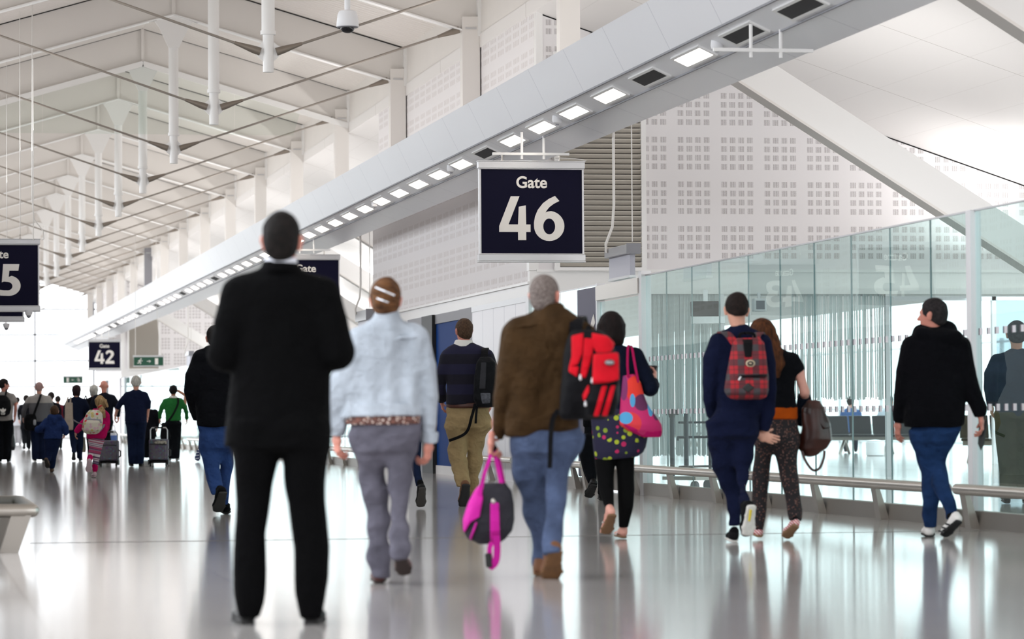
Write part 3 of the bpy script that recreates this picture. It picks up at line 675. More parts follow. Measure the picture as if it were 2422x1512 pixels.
def loft(st,k=0.02,p=2.3,yaw=0.0,flat=(1,1),rnd=0.0):
    """st: rows (cx,cy,cz,rx,ry) stacked in z"""
    S=np.array(sorted(st,key=lambda r:r[2]),float); z=S[:,2]; c,sn=math.cos(yaw),math.sin(yaw); m=max(S[:,3].max(),S[:,4].max())
    def fn(X,Y,Z):
        zz=Z.ravel(); iv=lambda j: np.interp(zz,z,S[:,j]).reshape(Z.shape)
        x=X-iv(0); y=Y-iv(1); x,y=c*x+sn*y,-sn*x+c*y; rx=iv(3); ry=iv(4)
        g=((np.abs(x)/rx)**p+(np.abs(y)/ry)**p)**(1/p)
        d=(g-1)*np.minimum(rx,ry)*1.0
        if flat[0]: d=np.maximum(d,z[0]-Z)
        else: d=np.where(Z<z[0],np.sqrt(np.maximum(d,0)**2+(z[0]-Z)**2)*np.sign(1),d)
        if flat[1]: d=np.maximum(d,Z-z[-1])
        else: d=np.where(Z>z[-1],np.sqrt(np.maximum(d,0)**2+(Z-z[-1])**2),d)
        return d
    return Prim((S[:,0].min()-m,S[:,1].min()-m,z[0]-(0 if flat[0] else m*0)-0.01),(S[:,0].max()+m,S[:,1].max()+m,z[-1]+0.01),fn,k)
def plane_cut(n,off):  # keep where n.p<off
    n=unit(n); return lambda X,Y,Z:(X*n[0]+Y*n[1]+Z*n[2])-off
def wob(seed,f,amp):
    r=np.random.RandomState(seed); W=[(r.randn(3)*np.array(f),r.rand()*6.28,0.5+r.rand()) for _ in range(6)]
    def fn(X,Y,Z):
        t=0
        for w,ph,a in W: t=t+a*np.sin(X*w[0]+Y*w[1]+Z*w[2]+ph)
        return t*amp/3.0
    return fn
def field(prims,h,cuts=(),disp=None):
    lo=np.min([p.lo for p in prims],0)-3*h-0.012; hi=np.max([p.hi for p in prims],0)+3*h+0.012
    n=np.ceil((hi-lo)/h).astype(int)+1
    ax=[lo[i]+h*np.arange(n[i]) for i in range(3)]
    f=np.full(n,0.5)
    for p in prims:
        m=p.k+3*h+0.01
        i0=np.clip(((p.lo-m-lo)/h).astype(int),0,n); i1=np.clip(((p.hi+m-lo)/h).astype(int)+2,0,n)
        sl=tuple(slice(a,b) for a,b in zip(i0,i1))
        X,Y,Z=np.meshgrid(ax[0][sl[0]],ax[1][sl[1]],ax[2][sl[2]],indexing='ij')
        d=p.fn(X,Y,Z); g=f[sl]
        if p.k>0:
            e=np.maximum(p.k-np.abs(d-g),0)/p.k; f[sl]=np.minimum(d,g)-e*e*p.k*0.25
        elif p.k<0:   # carve
            f[sl]=np.maximum(g,-d)
        else: f[sl]=np.minimum(d,g)
    if disp or cuts:
        X,Y,Z=np.meshgrid(*ax,indexing='ij')
        if disp: f=f+disp(X,Y,Z)
        for c in cuts: f=np.maximum(f,c(X,Y,Z))
    f[0]=f[-1]=0.5; f[:,0]=f[:,-1]=0.5; f[:,:,0]=f[:,:,-1]=0.5
    return f,lo,h
def nets(f,lo,h):
    ins=f<0; n=np.array(f.shape)-1
    c=lambda a,i,j,k:a[i:i+n[0],j:j+n[1],k:k+n[2]]
    cs=[(i,j,k) for i in (0,1) for j in (0,1) for k in (0,1)]
    cnt=sum(c(ins,*q).astype(np.int8) for q in cs); act=(cnt>0)&(cnt<8)
    I=np.argwhere(act); idx=np.full(n,-1,np.int64); idx[act]=np.arange(len(I))
    if len(I)==0: return np.zeros((0,3)),np.zeros((0,4),int)
    acc=np.zeros((len(I),3)); w=np.zeros(len(I))
    val={q:f[I[:,0]+q[0],I[:,1]+q[1],I[:,2]+q[2]] for q in cs}
    for a in cs:
        for ax in range(3):
            if a[ax]==0:
                b=list(a); b[ax]=1; b=tuple(b); fa,fb=val[a],val[b]; m=(fa<0)!=(fb<0)
                t=np.where(m,fa/np.where(m,fa-fb,1),0)
                p=np.array(a,float)[None,:].repeat(len(I),0); p[:,ax]=t
                acc[m]+=p[m]; w[m]+=1
    V=(I+acc/w[:,None])*h+lo
    F=[]
    for ax in range(3):
        s0=[slice(1,-1)]*3; s0[ax]=slice(0,-1); s1=[slice(1,-1)]*3; s1[ax]=slice(1,None)
        A=ins[tuple(s0)]; B=ins[tuple(s1)]; m=A!=B
        P=np.argwhere(m)
        off=np.array([1,1,1]); off[ax]=0; P=P+off
        u,v=[(1,2),(2,0),(0,1)][ax]
        def g(du,dv):
            Q=P.copy(); Q[:,u]-=du; Q[:,v]-=dv; return idx[Q[:,0],Q[:,1],Q[:,2]]
        q=np.stack([g(1,1),g(0,1),g(0,0),g(1,0)],1); fl=~A[m]
        q[fl]=q[fl][:,::-1]; F.append(q)
    F=np.concatenate(F); F=F[(F>=0).all(1)]
    # one light smoothing pass keeps creases but removes stair-stepping
    for it in range(2):
        S=np.zeros_like(V); N=np.zeros(len(V))
        for a,b in ((0,1),(1,2),(2,3),(3,0)):
            np.add.at(S,F[:,a],V[F[:,b]]); np.add.at(N,F[:,a],1); np.add.at(S,F[:,b],V[F[:,a]]); np.add.at(N,F[:,b],1)
        V=V*0.5+0.5*S/np.maximum(N,1)[:,None]
    return V,F
def mesh_obj(name,VF,m,parent):
    Vs=[];Fs=[];o=0
    for V,Fc in VF: Vs.append(V); Fs.append(Fc+o); o+=len(V)
    V=np.concatenate(Vs); Fc=np.concatenate(Fs)
    me=bpy.data.meshes.new(name); me.vertices.add(len(V)); me.vertices.foreach_set('co',V.astype(np.float32).ravel())
    me.loops.add(Fc.size); me.loops.foreach_set('vertex_index',Fc.astype(np.int32).ravel())
    me.polygons.add(len(Fc)); me.polygons.foreach_set('loop_start',np.arange(0,Fc.size,4,dtype=np.int32)); me.polygons.foreach_set('loop_total',np.full(len(Fc),4,np.int32))
    me.polygons.foreach_set('use_smooth',np.ones(len(Fc),bool)); me.update(calc_edges=True); me.validate()
    me.materials.append(m); ob=bpy.data.objects.new(name,me); COL.objects.link(ob)
    if parent is not None: ob.parent=parent
    return ob
def sdf_obj(name,prims,m,parent,h=0.012,cuts=(),disp=None):
    f,lo,hh=field(prims,h,cuts,disp); return mesh_obj(name,[nets(f-0.25*h,lo,hh)],m,parent)
# ----------------------------------------------------------------- skin, shared looks
def skin(name,c):
    if name in MATS: return MATS[name]
    t=NT(name); k=srgb(c); f=t.noise(14,3); t.base(t.mix(f,tuple(x*0.82 for x in k[:3])+(1,),tuple(min(1,x*1.12) for x in k[:3])+(1,)))
    t.b.inputs['Roughness'].default_value=0.55; t.b.inputs['Subsurface Weight'].default_value=0.0; MATS[name]=t.m; return t.m
def hairm(name,c,c2=None,sc=(60,60,8)):
    if name in MATS: return MATS[name]
    t=NT(name); a=srgb(c); b=srgb(c2) if c2 else tuple(x*0.45 for x in a[:3])+(1,)
    f=t.noise(1.0,3,t.scaled(sc)); f=t.math('MULTIPLY_ADD',f,2.4,-0.7); t.base(t.mix(f,b,a)); t.b.inputs['Roughness'].default_value=0.75; t.b.inputs['Specular IOR Level'].default_value=0.2
    t.bump(t.noise(1.0,2,t.scaled(tuple(x*1.6 for x in sc))),0.6,0.01); MATS[name]=t.m; return t.m
SKIN=skin('skin_fair','#d39a86'); SKINR=skin('skin_ruddy','#c98473'); SKINT=skin('skin_tanned','#a8735a')
M_SOLE=mat('rubber_sole_dark','#1b1a1b',0.7,bump=0.4,bscale=220)
M_SHOEB=mat('black_shoe_leather','#0a0a0b',0.5,spec=0.25)
M_SOCK=fabric('black_sock_knit','#111113',0.1,0.95,0.2)
class Person:
    def __init__(s,px,py,label,h=0.012,skinm=None,d=None,name='person',group=None):
        s.root3=np.array(onZ(px,py)) if d is None else np.array(atd(px,py,d)); s.d=dep(tuple(s.root3)); s.s=s.d/F; s.h=h; s.skin=skinm or SKIN
        if d is not None: s.root3[2]=0
        s.t=empty(name,tuple(s.root3),-YAW,label,'person',group)
        s.bf=[]; s.bc=[]; s.bh=[]      # body prims: fine head, coarse trunk/limbs, fine hands
        s.c,s.sn=math.cos(YAW),math.sin(YAW)
    def L(s,px,py,dz=0.0):
        p=np.array(atd(px,py,s.d+dz))-s.root3; return V3(s.c*p[0]-s.sn*p[1],s.sn*p[0]+s.c*p[1],p[2])
    def loft(s,rows,ratio=0.6,k=0.02,p=2.3,yaw=0.0,body=0.76,flat=(1,1),off=0.0):
        """rows: (y,xl,xr[,dz[,ratio]]) silhouette edges in the photograph"""
        st=[]
        for r in rows:
            y,xl,xr=r[:3]; dz=r[3] if len(r)>3 else 0.0; q=r[4] if len(r)>4 else ratio
            a=s.L(xl,y,dz+off); b=s.L(xr,y,dz+off); c=(a+b)/2; rx=abs(b[0]-a[0])/2
            st.append((c[0],c[1],c[2],rx,rx*q))
        if body:
            S_=np.array(sorted(st,key=lambda r:r[2])); lo=S_[0,2]+0.22*(S_[-1,2]-S_[0,2]); ev=[np.interp(lo,S_[:,2],S_[:,j]) for j in range(5)]
            bs=[tuple(ev)]+[tuple(r) for r in S_ if r[2]>lo+1e-4]
            if len(bs)>1: s.bc.append(loft([(r[0],r[1],r[2],r[3]*body,r[4]*body) for r in bs],0.02,p,yaw,(0,0)))
        return loft(st,k,p,yaw,flat)
    def hip(s,rows,ratio=0.62,k=0.03):
        r0=rows[0]; w0=r0[2]-r0[1]; rows=[(r0[0],r0[1]+0.03*w0,r0[2]-0.03*w0,0,(r0[4] if len(r0)>4 else ratio)*0.86)]+list(rows[1:])
        y,xl,xr=rows[-1][:3]; dy=s.hd_dy/s.s; w=xr-xl; q=rows[-1][4] if len(rows[-1])>4 else ratio
        return s.loft(list(rows)+[(y+dy,xl+w*0.05,xr-w*0.05,0,q*0.82),(y+2*dy,xl+w*0.14,xr-w*0.14,0,q*0.55)],ratio,0.05,2.3,0,0.8)
    def leg(s,rows,ratio=0.9,k=0.03,p=2.2):
        out=[]; y0=rows[0][0]
        for r in rows:
            dz=r[3] if len(r)>3 else 0.0; h=(r[0]-y0)*s.s; out.append((r[0],r[1],r[2],dz,ratio*(1+0.30*max(0,1-h/0.38))))
        return s.loft(out,ratio,s.leg_k,p,0,0.72)
    hd_dy=0.02; leg_k=0.035
    def tube(s,pts,k=0.02,flat_end=True,body=0.66,depth=1.0,hand_from=None):
        """pts: (x,y,width,dz)"""
        P=[s.L(p[0],p[1],p[3] if len(p)>3 else 0.0) for p in pts]; R=[p[2]*s.s/2 for p in pts]; out=[]
        for i in range(len(P)-1):
            last=i==len(P)-2
            out.append(cap(P[i],P[i+1],(R[i],R[i]*depth),(R[i+1],R[i+1]*depth),flat=(0,1 if (last and flat_end) else 0),k=(k if i==0 else 0.010)))
            if body: s.bc.append(cap(P[i],P[i+1],R[i]*body,R[i+1]*body))
        return out
    def part(s,name,prims,m,cuts=(),fold=0.0,ff=(9,9,5),seed=1,h=None,parent=None):
        return sdf_obj(name,prims,m,parent or s.t,h or s.h,cuts,wob(seed,ff,fold) if fold else None)
    def head(s,px,ytop,ychin,yaw=0.0,dz=0.0,neck=None,wid=1.0,nod=0.0,roll=0.0,ears=True):
        """yaw deg: 0 looks away from the camera, + turns to picture right"""
        a=s.L(px,ytop,dz); b=s.L(px,ychin,dz); H=a[2]-b[2]; c=(a+b)/2; q=H/0.235
        th=math.radians(yaw); f=V3(math.sin(th),math.cos(th),0); r=V3(math.cos(th),-math.sin(th),0); u=V3(0,0,1)
        nd=math.radians(nod); f,u=f*math.cos(nd)-u*math.sin(nd),u*math.cos(nd)+f*math.sin(nd)
        rl=math.radians(roll); r,u=r*math.cos(rl)-u*math.sin(rl),u*math.cos(rl)+r*math.sin(rl)
        R=np.stack([r,f,u],1); P=lambda x,y,z: c+(r*x*wid+f*y+u*z)*q
        s.hd=dict(c=c,R=R,P=P,q=q,wid=wid)
        B=s.bf
        B+= [ell(P(0,-0.012,0.028),V3(0.075*wid,0.096,0.0895)*q,R,0.02), ell(P(0,0.03,-0.03),V3(0.058*wid,0.066,0.086)*q,R,0.03),
             ell(P(0,0.058,-0.085),V3(0.032,0.03,0.028)*q,R,0.03), cap(P(0,0.088,0.01),P(0,0.112,-0.03),0.008*q,0.014*q,k=0.015),
             ell(P(0,0.085,-0.058),V3(0.024,0.012,0.010)*q,R,0.01), ell(P(0,0.078,0.022),V3(0.05,0.018,0.012)*q,R,0.02)]
        for sg in (-1,1):
            B.append(ell(P(sg*0.030,0.092,0.006),V3(0.014,0.012,0.009)*q,R,-1))
            if ears: B+= [ell(P(sg*0.080,-0.004,-0.012),V3(0.012,0.022,0.035)*q,R,0.006), ell(P(sg*0.087,-0.014,0.004),V3(0.012,0.016,0.022)*q,R,0.008)]
        nb=s.L(*neck) if neck is not None else c+V3(0,-0.02,-0.2*q)
        s.nb=nb; B.append(cap(P(0,-0.022,-0.05),nb,0.056*q,0.052*q,k=0.03))
        return s
    def eyes(s):
        P,q,R=s.hd['P'],s.hd['q'],s.hd['R']
        for sg in (-1,1):
            e=sdf_obj('eye',[ell(P(sg*0.030,0.081,0.006),V3(0.012,0.012,0.012)*q,R,0.0)],mat('eye_white','#e8e4df',0.2),s.t,0.004)
            sdf_obj('iris',[ell(P(sg*0.030,0.089,0.006),V3(0.006,0.005,0.006)*q,R,0.0)],mat('brown_iris','#2a1a12',0.2),e,0.0025)
    def hair(s,m,t=0.012,nape=-0.055,front=0.055,slope=0.75,h=None,extra=(),side=0.0,name='hair',fuzz=0.003,seed=4):
        P,q,R=s.hd['P'],s.hd['q'],s.hd['R']; w=s.hd['wid']
        pr=[ell(P(0,-0.012,0.028),V3(0.075*w+t,0.096+t,0.0895+t)*q,R,0.02), ell(P(0,-0.045,-0.035),V3(0.062*w+t*0.6,0.05+t*0.5,0.06)*q,R,0.03)]+list(extra)
        c=s.hd['c']; f=R[:,1]; u=R[:,2]
        n1=unit(f*slope-u); o1=np.dot(n1,P(0,-0.05,nape))          # below the hairline
        n2=unit(f+u*-0.25); o2=np.dot(n2,P(0,front,0.06))
        return s.part(name,pr,m,[plane_cut(n1,o1),plane_cut(n2,o2)] if not extra else [plane_cut(n2,o2)],fuzz,(60,60,60),seed,h or max(0.006,s.h*0.7))
    def hand(s,wr,dr,pn,thumb,curl=30,sc=1.0,spread=1.0,tcurl=None):
        """wr wrist point, dr pointing direction, pn palm normal (fingers curl towards it), thumb side vector"""
        wr=np.asarray(wr,float); a=unit(dr); n=np.asarray(pn,float); n=unit(n-a*np.dot(n,a)); b=np.cross(a,n); 
        if np.dot(b,np.asarray(thumb,float))<0: b=-b
        B=s.bh; pr=[]
        pr.append(cap(wr-a*0.02*sc,wr+a*0.03*sc,(0.030*sc,0.021*sc),(0.036*sc,0.017*sc),side=b))
        pr.append(cap(wr+a*0.03*sc,wr+a*0.088*sc,(0.037*sc,0.016*sc),(0.040*sc,0.013*sc),side=b))
        def rot(d,ang): # bend towards palm normal
            return d*math.cos(ang)+n*math.sin(ang)
        for i,(o,L,r) in enumerate(((0.030,0.074,0.0085),(0.010,0.083,0.009),(-0.011,0.077,0.0085),(-0.030,0.060,0.0075))):
            p=wr+a*(0.09-0.006*abs(i-1.2))*sc+b*o*sc; dd=a+b*o*1.2*spread; dd=unit(dd); ang=math.radians(curl*(0.55+0.1*i)); 
            for fr,m in ((0.46,1.0),(0.30,2.1),(0.24,2.9)):
                q=p+unit(dd*math.cos(ang*m)+n*math.sin(ang*m))*L*fr*sc
                pr.append(cap(p,q,r*sc,r*0.92*sc,k=0.004)); p=q
        tc=math.radians(tcurl if tcurl is not None else curl*0.6)
        p=wr+a*0.03*sc+b*0.028*sc; d1=unit(a*0.62+b*0.62+n*(0.25+math.sin(tc)*0.5)); q=p+d1*0.042*sc; pr.append(cap(p,q,0.013*sc,0.0105*sc,k=0.01))
        d2=unit(d1*0.9+a*0.25+n*math.sin(tc)*0.6-b*math.sin(tc)*0.5); pr.append(cap(q,q+d2*0.03*sc,0.0105*sc,0.009*sc,k=0.005))
        B.append(pr); return s
    def body(s,hf=None,hh=0.0042):
        VF=[nets(*field(s.bf,hf or max(0.0065,s.h*0.6)))]
        if s.bc: VF.append(nets(*field(s.bc,max(0.014,s.h*1.3))))
        for pr in s.bh: VF.append(nets(*field(pr,hh)))
        return mesh_obj('body',VF,s.skin,s.t)
    def shoe(s,heel,toe,ank,m,sole=None,Lm=None,soleh=0.022,h=None,wid=1.0,low=False,sandal=False,sock=None):
        """heel/toe: (px,py,dz) of the sole underside; ank: ankle (px,py,dz)"""
        A=s.L(*heel); B=s.L(*toe); K=s.L(*ank); t=unit(B-A); L=np.linalg.norm(B-A); n=K-A; n=unit(n-t*np.dot(n,t)); b=np.cross(t,n); k=L/0.28
        def P(x,y,z): return A+t*x*k+b*y*k*wid+n*z*k
        hh=h or max(0.006,s.h*0.6); z0=soleh
        out=((0.036,0,0.034),(0.10,0.0,0.033),(0.19,0.003,0.045),(0.238,0.002,0.039))
        sp=[]
        for (x0,y0,r0),(x1,y1,r1) in zip(out[:-1],out[1:]):
            sp.append(cap(P(x0,y0,z0/2/k),P(x1,y1,z0/2/k),(r0*k*wid,z0*0.62),(r1*k*wid,z0*0.62),side=b,k=0.008))
        cuts=[plane_cut(-n,-np.dot(n,A)),plane_cut(n,np.dot(n,A)+z0)]
        zz=z0/k
        if not sandal:
            up=[cap(P(0.04,0,zz+0.02),P(0.10,0,zz+0.028),(0.033*k*wid,0.036*k),(0.036*k*wid,0.044*k),side=b), cap(P(0.10,0,zz+0.028),P(0.19,0.002,zz+0.012),(0.036*k*wid,0.044*k),(0.043*k*wid,0.030*k),side=b),
                cap(P(0.19,0.002,zz+0.012),P(0.238,0.002,zz+0.006),(0.043*k*wid,0.030*k),(0.036*k*wid,0.024*k),side=b)]
            if not low: up.append(cap(P(0.045,0,zz+0.03),P(0.06,0,zz+0.075),0.034*k,0.037*k,flat=(0,1)))
            sh=s.part('shoe',up,m,[plane_cut(-n,-np.dot(n,A)-z0*0.8)],h=hh)
            s.part('sole',sp,sole or M_SOLE,cuts,h=hh,parent=sh)
            s.part('sock',[cap(P(0.05,0,zz+0.03),K,0.03*k,0.034*k)],sock or M_SOCK,h=hh*1.4,parent=sh)
        else:
            sh=s.part('sandal',sp,sole or M_SOLE,cuts,h=hh)
            st=[cap(P(0.13,-0.05,zz),P(0.17,0.0,zz+0.05),0.006,0.006),cap(P(0.17,0.0,zz+0.05),P(0.13,0.05,zz),0.006,0.006),cap(P(0.17,0,zz+0.05),P(0.21,0.0,zz+0.005),0.005,0.005)]
            s.part('strap',st,m,h=0.005,parent=sh)
            s.bh.append([cap(P(0.035,0,zz+0.03),P(0.10,0,zz+0.04),(0.028*k,0.03*k),(0.032*k,0.036*k),side=b),cap(P(0.10,0,zz+0.04),P(0.2,0,zz+0.016),(0.032*k,0.036*k),(0.042*k,0.016*k),side=b),cap(P(0.045,0,zz+0.03),K,0.028*k,0.034*k,k=0.03)]
                +[cap(P(0.205,y,zz+0.014),P(0.255-abs(y+0.02)*0.5,y*1.1,zz+0.008),0.011*k,0.010*k,k=0.004) for y in (-0.03,-0.012,0.004,0.018,0.031)])
        return sh
    def belt(s,rows,m,name='belt',ratio=0.6,dzc=0.0):
        return s.part(name,[s.loft(rows,ratio,body=0)],m,h=min(s.h,0.009))
# ================================================================= PEOPLE NEAR THE CAMERA
def infl(p,o): return Prim(p.lo-o,p.hi+o,lambda X,Y,Z,fn=p.fn:fn(X,Y,Z)-o,p.k)
def polycut(poly):
    """keep inside a polygon drawn in local (x,z)"""
    P=np.array(poly,float)
    def fn(X,Y,Z):
        sh=X[:,0,:].shape; x=X[:,0,:].ravel(); z=Z[:,0,:].ravel(); ins=np.zeros(len(x),bool); dm=np.full(len(x),1e9)
        for i in range(len(P)):
            a=P[i]; b=P[(i+1)%len(P)]; e=b-a
            t=np.clip(((x-a[0])*e[0]+(z-a[1])*e[1])/max(1e-12,e@e),0,1); dm=np.minimum(dm,np.hypot(x-a[0]-t*e[0],z-a[1]-t*e[1]))
            c=((a[1]>z)!=(b[1]>z)); xi=a[0]+(z-a[1])*e[0]/np.where(abs(e[1])<1e-12,1e-12,e[1]); ins^=c&(x<xi)
        d=np.where(ins,-dm,dm).reshape(sh); return np.repeat(d[:,None,:],X.shape[1],1)
    return fn
def overlay(S,name,prims,poly_px,m,off=0.006,dz=0.0,h=0.006,parent=None,front=True):
    """raised panel on a shape, outlined in photograph pixels at depth dz, on the side towards the camera"""
    Q=[S.L(x,y,dz) for x,y in poly_px]; cy=np.mean([q[1] for q in Q]); cuts=[polycut([(q[0],q[2]) for q in Q])]
    if front: 
        c=np.mean([(p.lo[1]+p.hi[1])/2 for p in prims]); cuts.append(lambda X,Y,Z:Y-c)
    return S.part(name,[infl(p,off) for p in prims],m,cuts,h=h,parent=parent)
def strap(S,name,pts,w,m,t=0.004,parent=None,n=6,wide=(1,0,0)):
    """flat webbing through (px,py,dz) points"""
    P=[Vector(S.L(*p)) for p in pts]; b=MB(); V=[]
    Q=[]
    for i in range(len(P)-1):
        p0=P[max(0,i-1)];p1=P[i];p2=P[i+1];p3=P[min(len(P)-1,i+2)]
        for k in range(n):
            u=k/n; Q.append(0.5*((2*p1)+(p2-p0)*u+(2*p0-5*p1+4*p2-p3)*u*u+(-p0+3*p1-3*p2+p3)*u**3))
    Q.append(P[-1]); W=Vector(wide)
    for i,q in enumerate(Q):
        T=(Q[min(i+1,len(Q)-1)]-Q[max(0,i-1)]).normalized(); s=(W-T*W.dot(T))
        s=s.normalized() if s.length>0.05 else T.cross(Vector((0,1,0))).normalized(); nn=T.cross(s)
        V+=[q-s*w/2-nn*t/2,q+s*w/2-nn*t/2,q+s*w/2+nn*t/2,q-s*w/2+nn*t/2]
    Fc=[(4*i+k,4*i+(k+1)%4,4*i+4+(k+1)%4,4*i+4+k) for i in range(len(Q)-1) for k in range(4)]+[(3,2,1,0),tuple(len(V)-4+k for k in range(4))]
    b.add(V,Fc); return b.build(name,m,parent or S.t,True)
class Thing(Person):
    """a carried thing placed with the same pixel rulers as its carrier"""
    def __init__(s,P,name,label,cat,at,dz=0.0,group=None,h=None):
        s.root3=np.array(atd(at[0],at[1],P.d+dz)); s.d=P.d; s.s=P.s; s.h=h or P.h*0.8; s.c,s.sn=P.c,P.sn; s.bc=[];s.bf=[];s.bh=[]
        s.t=empty(name,tuple(s.root3),-YAW,label,cat,group)
# ---------------------------------------------------------------- man in black suit
M_SUIT=fabric('black_suit_wool','#050506',0.15,0.85,0.5,sheen=0.0); M_SHIRT=fabric('white_shirt_cotton','#d9dbe4',0.05,0.8,0.2)
p=Person(668,1478,'man seen from behind in a black suit with white shirt collar, standing still',0.011); p.hd_dy=0.008
p.head(667,505,634,4,neck=(667,640,0.02),wid=0.96); p.hair(hairm('near_black_crop','#140d0b','#070504',(40,40,40)),0.009,nape=-0.085,slope=0.65,front=0.075)
p.skin=SKINR
tor=p.loft([(626,646,690,0.02,0.7),(640,610,722,0.02,0.6),(652,572,752,0.02,0.5),(668,545,779,0.02,0.5),(700,533,790,0.02,0.5),(760,541,789,0.02,0.5),(850,549,780,0.02,0.52),(900,547,776,0.02,0.55),(950,541,776,0.02,0.58),(1000,536,778,0.02,0.6),(1056,532,781,0.02,0.6)],k=0.03)
la=p.tube([(568,698,84,0.02),(547,765,80,0.0),(531,838,78,-0.01),(585,852,66,0.26)],k=0.04,depth=1.05); ra=p.tube([(756,698,84,0.02),(778,765,80,0.0),(796,832,78,-0.01),(742,850,66,0.26)],k=0.04,depth=1.05)
col=cap(p.L(667,640,0.0),p.L(667,622,-0.0),(0.088,0.088),(0.076,0.08),flat=(1,1))
p.part('jacket',[tor,col]+la+ra,M_SUIT,fold=0.007,seed=3)
p.hand(p.L(632,856,0.34),(1,0.4,0),(0,-1,0.2),(0,0,1),40,1.0); p.hand(p.L(700,858,0.34),(-1,0.4,0),(0,1,0),(0,0,1),40,1.0)
p.part('shirt_collar',[cap(p.L(664,634,0.0),p.L(664,609,0.0),(0.078,0.082),(0.068,0.072),flat=(1,1))],M_SHIRT,h=0.006)
l1=p.leg([(1000,548,664),(1068,553,661),(1149,558,642),(1191,560,637),(1226,558,633),(1262,554,628),(1314,551,631),(1353,551,632),(1402,553,629),(1430,558,624),(1462,566,613)],0.85,0.03,2.2)
l2=p.leg([(1000,664,777),(1068,672,777),(1131,673,769),(1156,676,767),(1191,684,767),(1247,690,772),(1297,696,777),(1367,696,775),(1402,698,769),(1430,704,764),(1462,711,757)],0.85,0.03,2.2)
hip=p.hip([(960,545,774),(1020,548,776),(1062,552,776)],0.6,0.03)
p.part('trousers',[hip,l1,l2],M_SUIT,fold=0.005,seed=5)
p.shoe((588,1480,-0.03),(563,1470,0.24),(588,1440,0.02),M_SHOEB); p.shoe((733,1480,-0.03),(752,1470,0.24),(734,1440,0.02),M_SHOEB); p.body()
# ---------------------------------------------------------------- woman in light denim jacket
def m_floral(name,bg,cols,sc=38,th=0.33):
    if name in MATS: return MATS[name]
    t=NT(name); v=t.new('ShaderNodeTexVoronoi'); v.inputs['Scale'].default_value=sc; t.link(t.coord(),v.inputs['Vector'])
    k=t.math('LESS_THAN',v.outputs['Distance'],th); r=t.new('ShaderNodeValToRGB'); r.color_ramp.interpolation='CONSTANT'
    sp=t.new('ShaderNodeSeparateColor'); t.link(v.outputs['Color'],sp.inputs[0]); t.link(sp.outputs[0],r.inputs[0])
    E_=r.color_ramp.elements
    for i,c in enumerate(cols):
        e=E_[i] if i<2 else E_.new(i/len(cols)); e.position=i/len(cols); e.color=srgb(c)
    t.base(t.mix(k,srgb(bg),r.outputs[0])); t.b.inputs['Roughness'].default_value=0.85; MATS[name]=t.m; return t.m
M_DENIM=fabric('pale_blue_denim','#a8b0ba',0.24,0.85,0.9); M_GREYJ=fabric('grey_denim','#5a5863',0.32,0.85,0.8)
p=Person(895,1381,'woman in pale denim jacket and grey jeans, hair pinned up with two silver clips',0.011,skinm=SKINR)
p.head(912,662,757,-3,neck=(912,770,0.0),wid=1.0); hm=hairm('auburn_brown_updo','#704b2c','#331e10',(14,14,50)); P_=p.hd['P']
p.hair(hm,0.014,nape=-0.1,slope=0.3,front=0.07,fuzz=0.004,extra=[ell(P_(0.0,-0.085,0.0),V3(0.065,0.045,0.085),None,0.03)])
for (x0,y0,x1,y1) in ((888,680,933,699),(892,706,920,716)):
    b=MB().tube([tuple(p.L(x0,y0,-0.115)),tuple(p.L((x0+x1)/2,(y0+y1)/2,-0.145)),tuple(p.L(x1,y1,-0.12))],0.005,8); b.build('hair_clip',mat('silver_clip','#e3e6ec',0.2,0.8),p.t,True)
tor=p.loft([(752,885,940,0.0,0.8),(764,862,962,0,0.6),(778,843,990,0,0.5),(800,838,1000,0,0.5),(850,838,996,0,0.52),(900,834,996,0,0.55),(950,826,998,0,0.6),(968,820,998,0,0.62),(983,814,997,0,0.64)],k=0.03)
la=p.tube([(852,800,52,0),(815,870,56,0.0),(797,940,52,-0.0),(797,1000,44,0.04),(796,1024,38,0.06)],k=0.035); ra=p.tube([(984,800,54,0),(1004,870,54,0),(1017,940,48,0),(1018,1000,44,0.03),(1015,1043,37,0.05)],k=0.035)
cl=cap(p.L(912,772,0.0),p.L(912,738,0.0),(0.09,0.088),(0.068,0.076),flat=(1,1))
jk=p.part('jacket',[tor,cl]+la+ra,M_DENIM,fold=0.013,ff=(20,14,7),seed=11,h=0.0095)
yk=[tor]+la+ra
overlay(p,'yoke_seam',yk,[(850,796),(880,797),(912,814),(950,796),(985,797),(985,802),(950,801),(912,820),(880,802),(850,801)],M_DENIM,0.009,parent=jk)
overlay(p,'waistband',[tor],[(812,957),(1000,954),(1000,982),(810,986)],M_DENIM,0.005,parent=jk)
p.part('cuff',[cap(p.L(797,1008,0.05),p.L(796,1027,0.06),0.05,0.047,flat=(1,1))],M_DENIM,h=0.007,parent=jk); p.part('cuff',[cap(p.L(1017,1022,0.04),p.L(1015,1045,0.05),0.048,0.046,flat=(1,1))],M_DENIM,h=0.007,parent=jk)
p.part('blouse',[p.loft([(960,826,992,0,0.6),(985,820,994,0,0.62),(1004,818,995,0,0.62)],0.6,body=0)],m_floral('brown_floral_blouse','#5a3b35',['#e6d6cc','#8a5a4c','#cdb9ae'],60,0.36),h=0.008)
hip=p.hip([(985,833,990,0,0.56),(1010,831,992,0,0.62),(1040,831,990,0,0.66),(1066,835,985,0,0.68)],0.65,0.03)
l1=p.leg([(1030,831,916,0),(1058,836,915,0.02),(1111,847,914,0.05),(1160,854,915,0.06),(1198,861,919,0.06),(1271,870,923,0.03),(1330,874,922,0.0),(1366,875,919,0.0)],0.85,0.03)
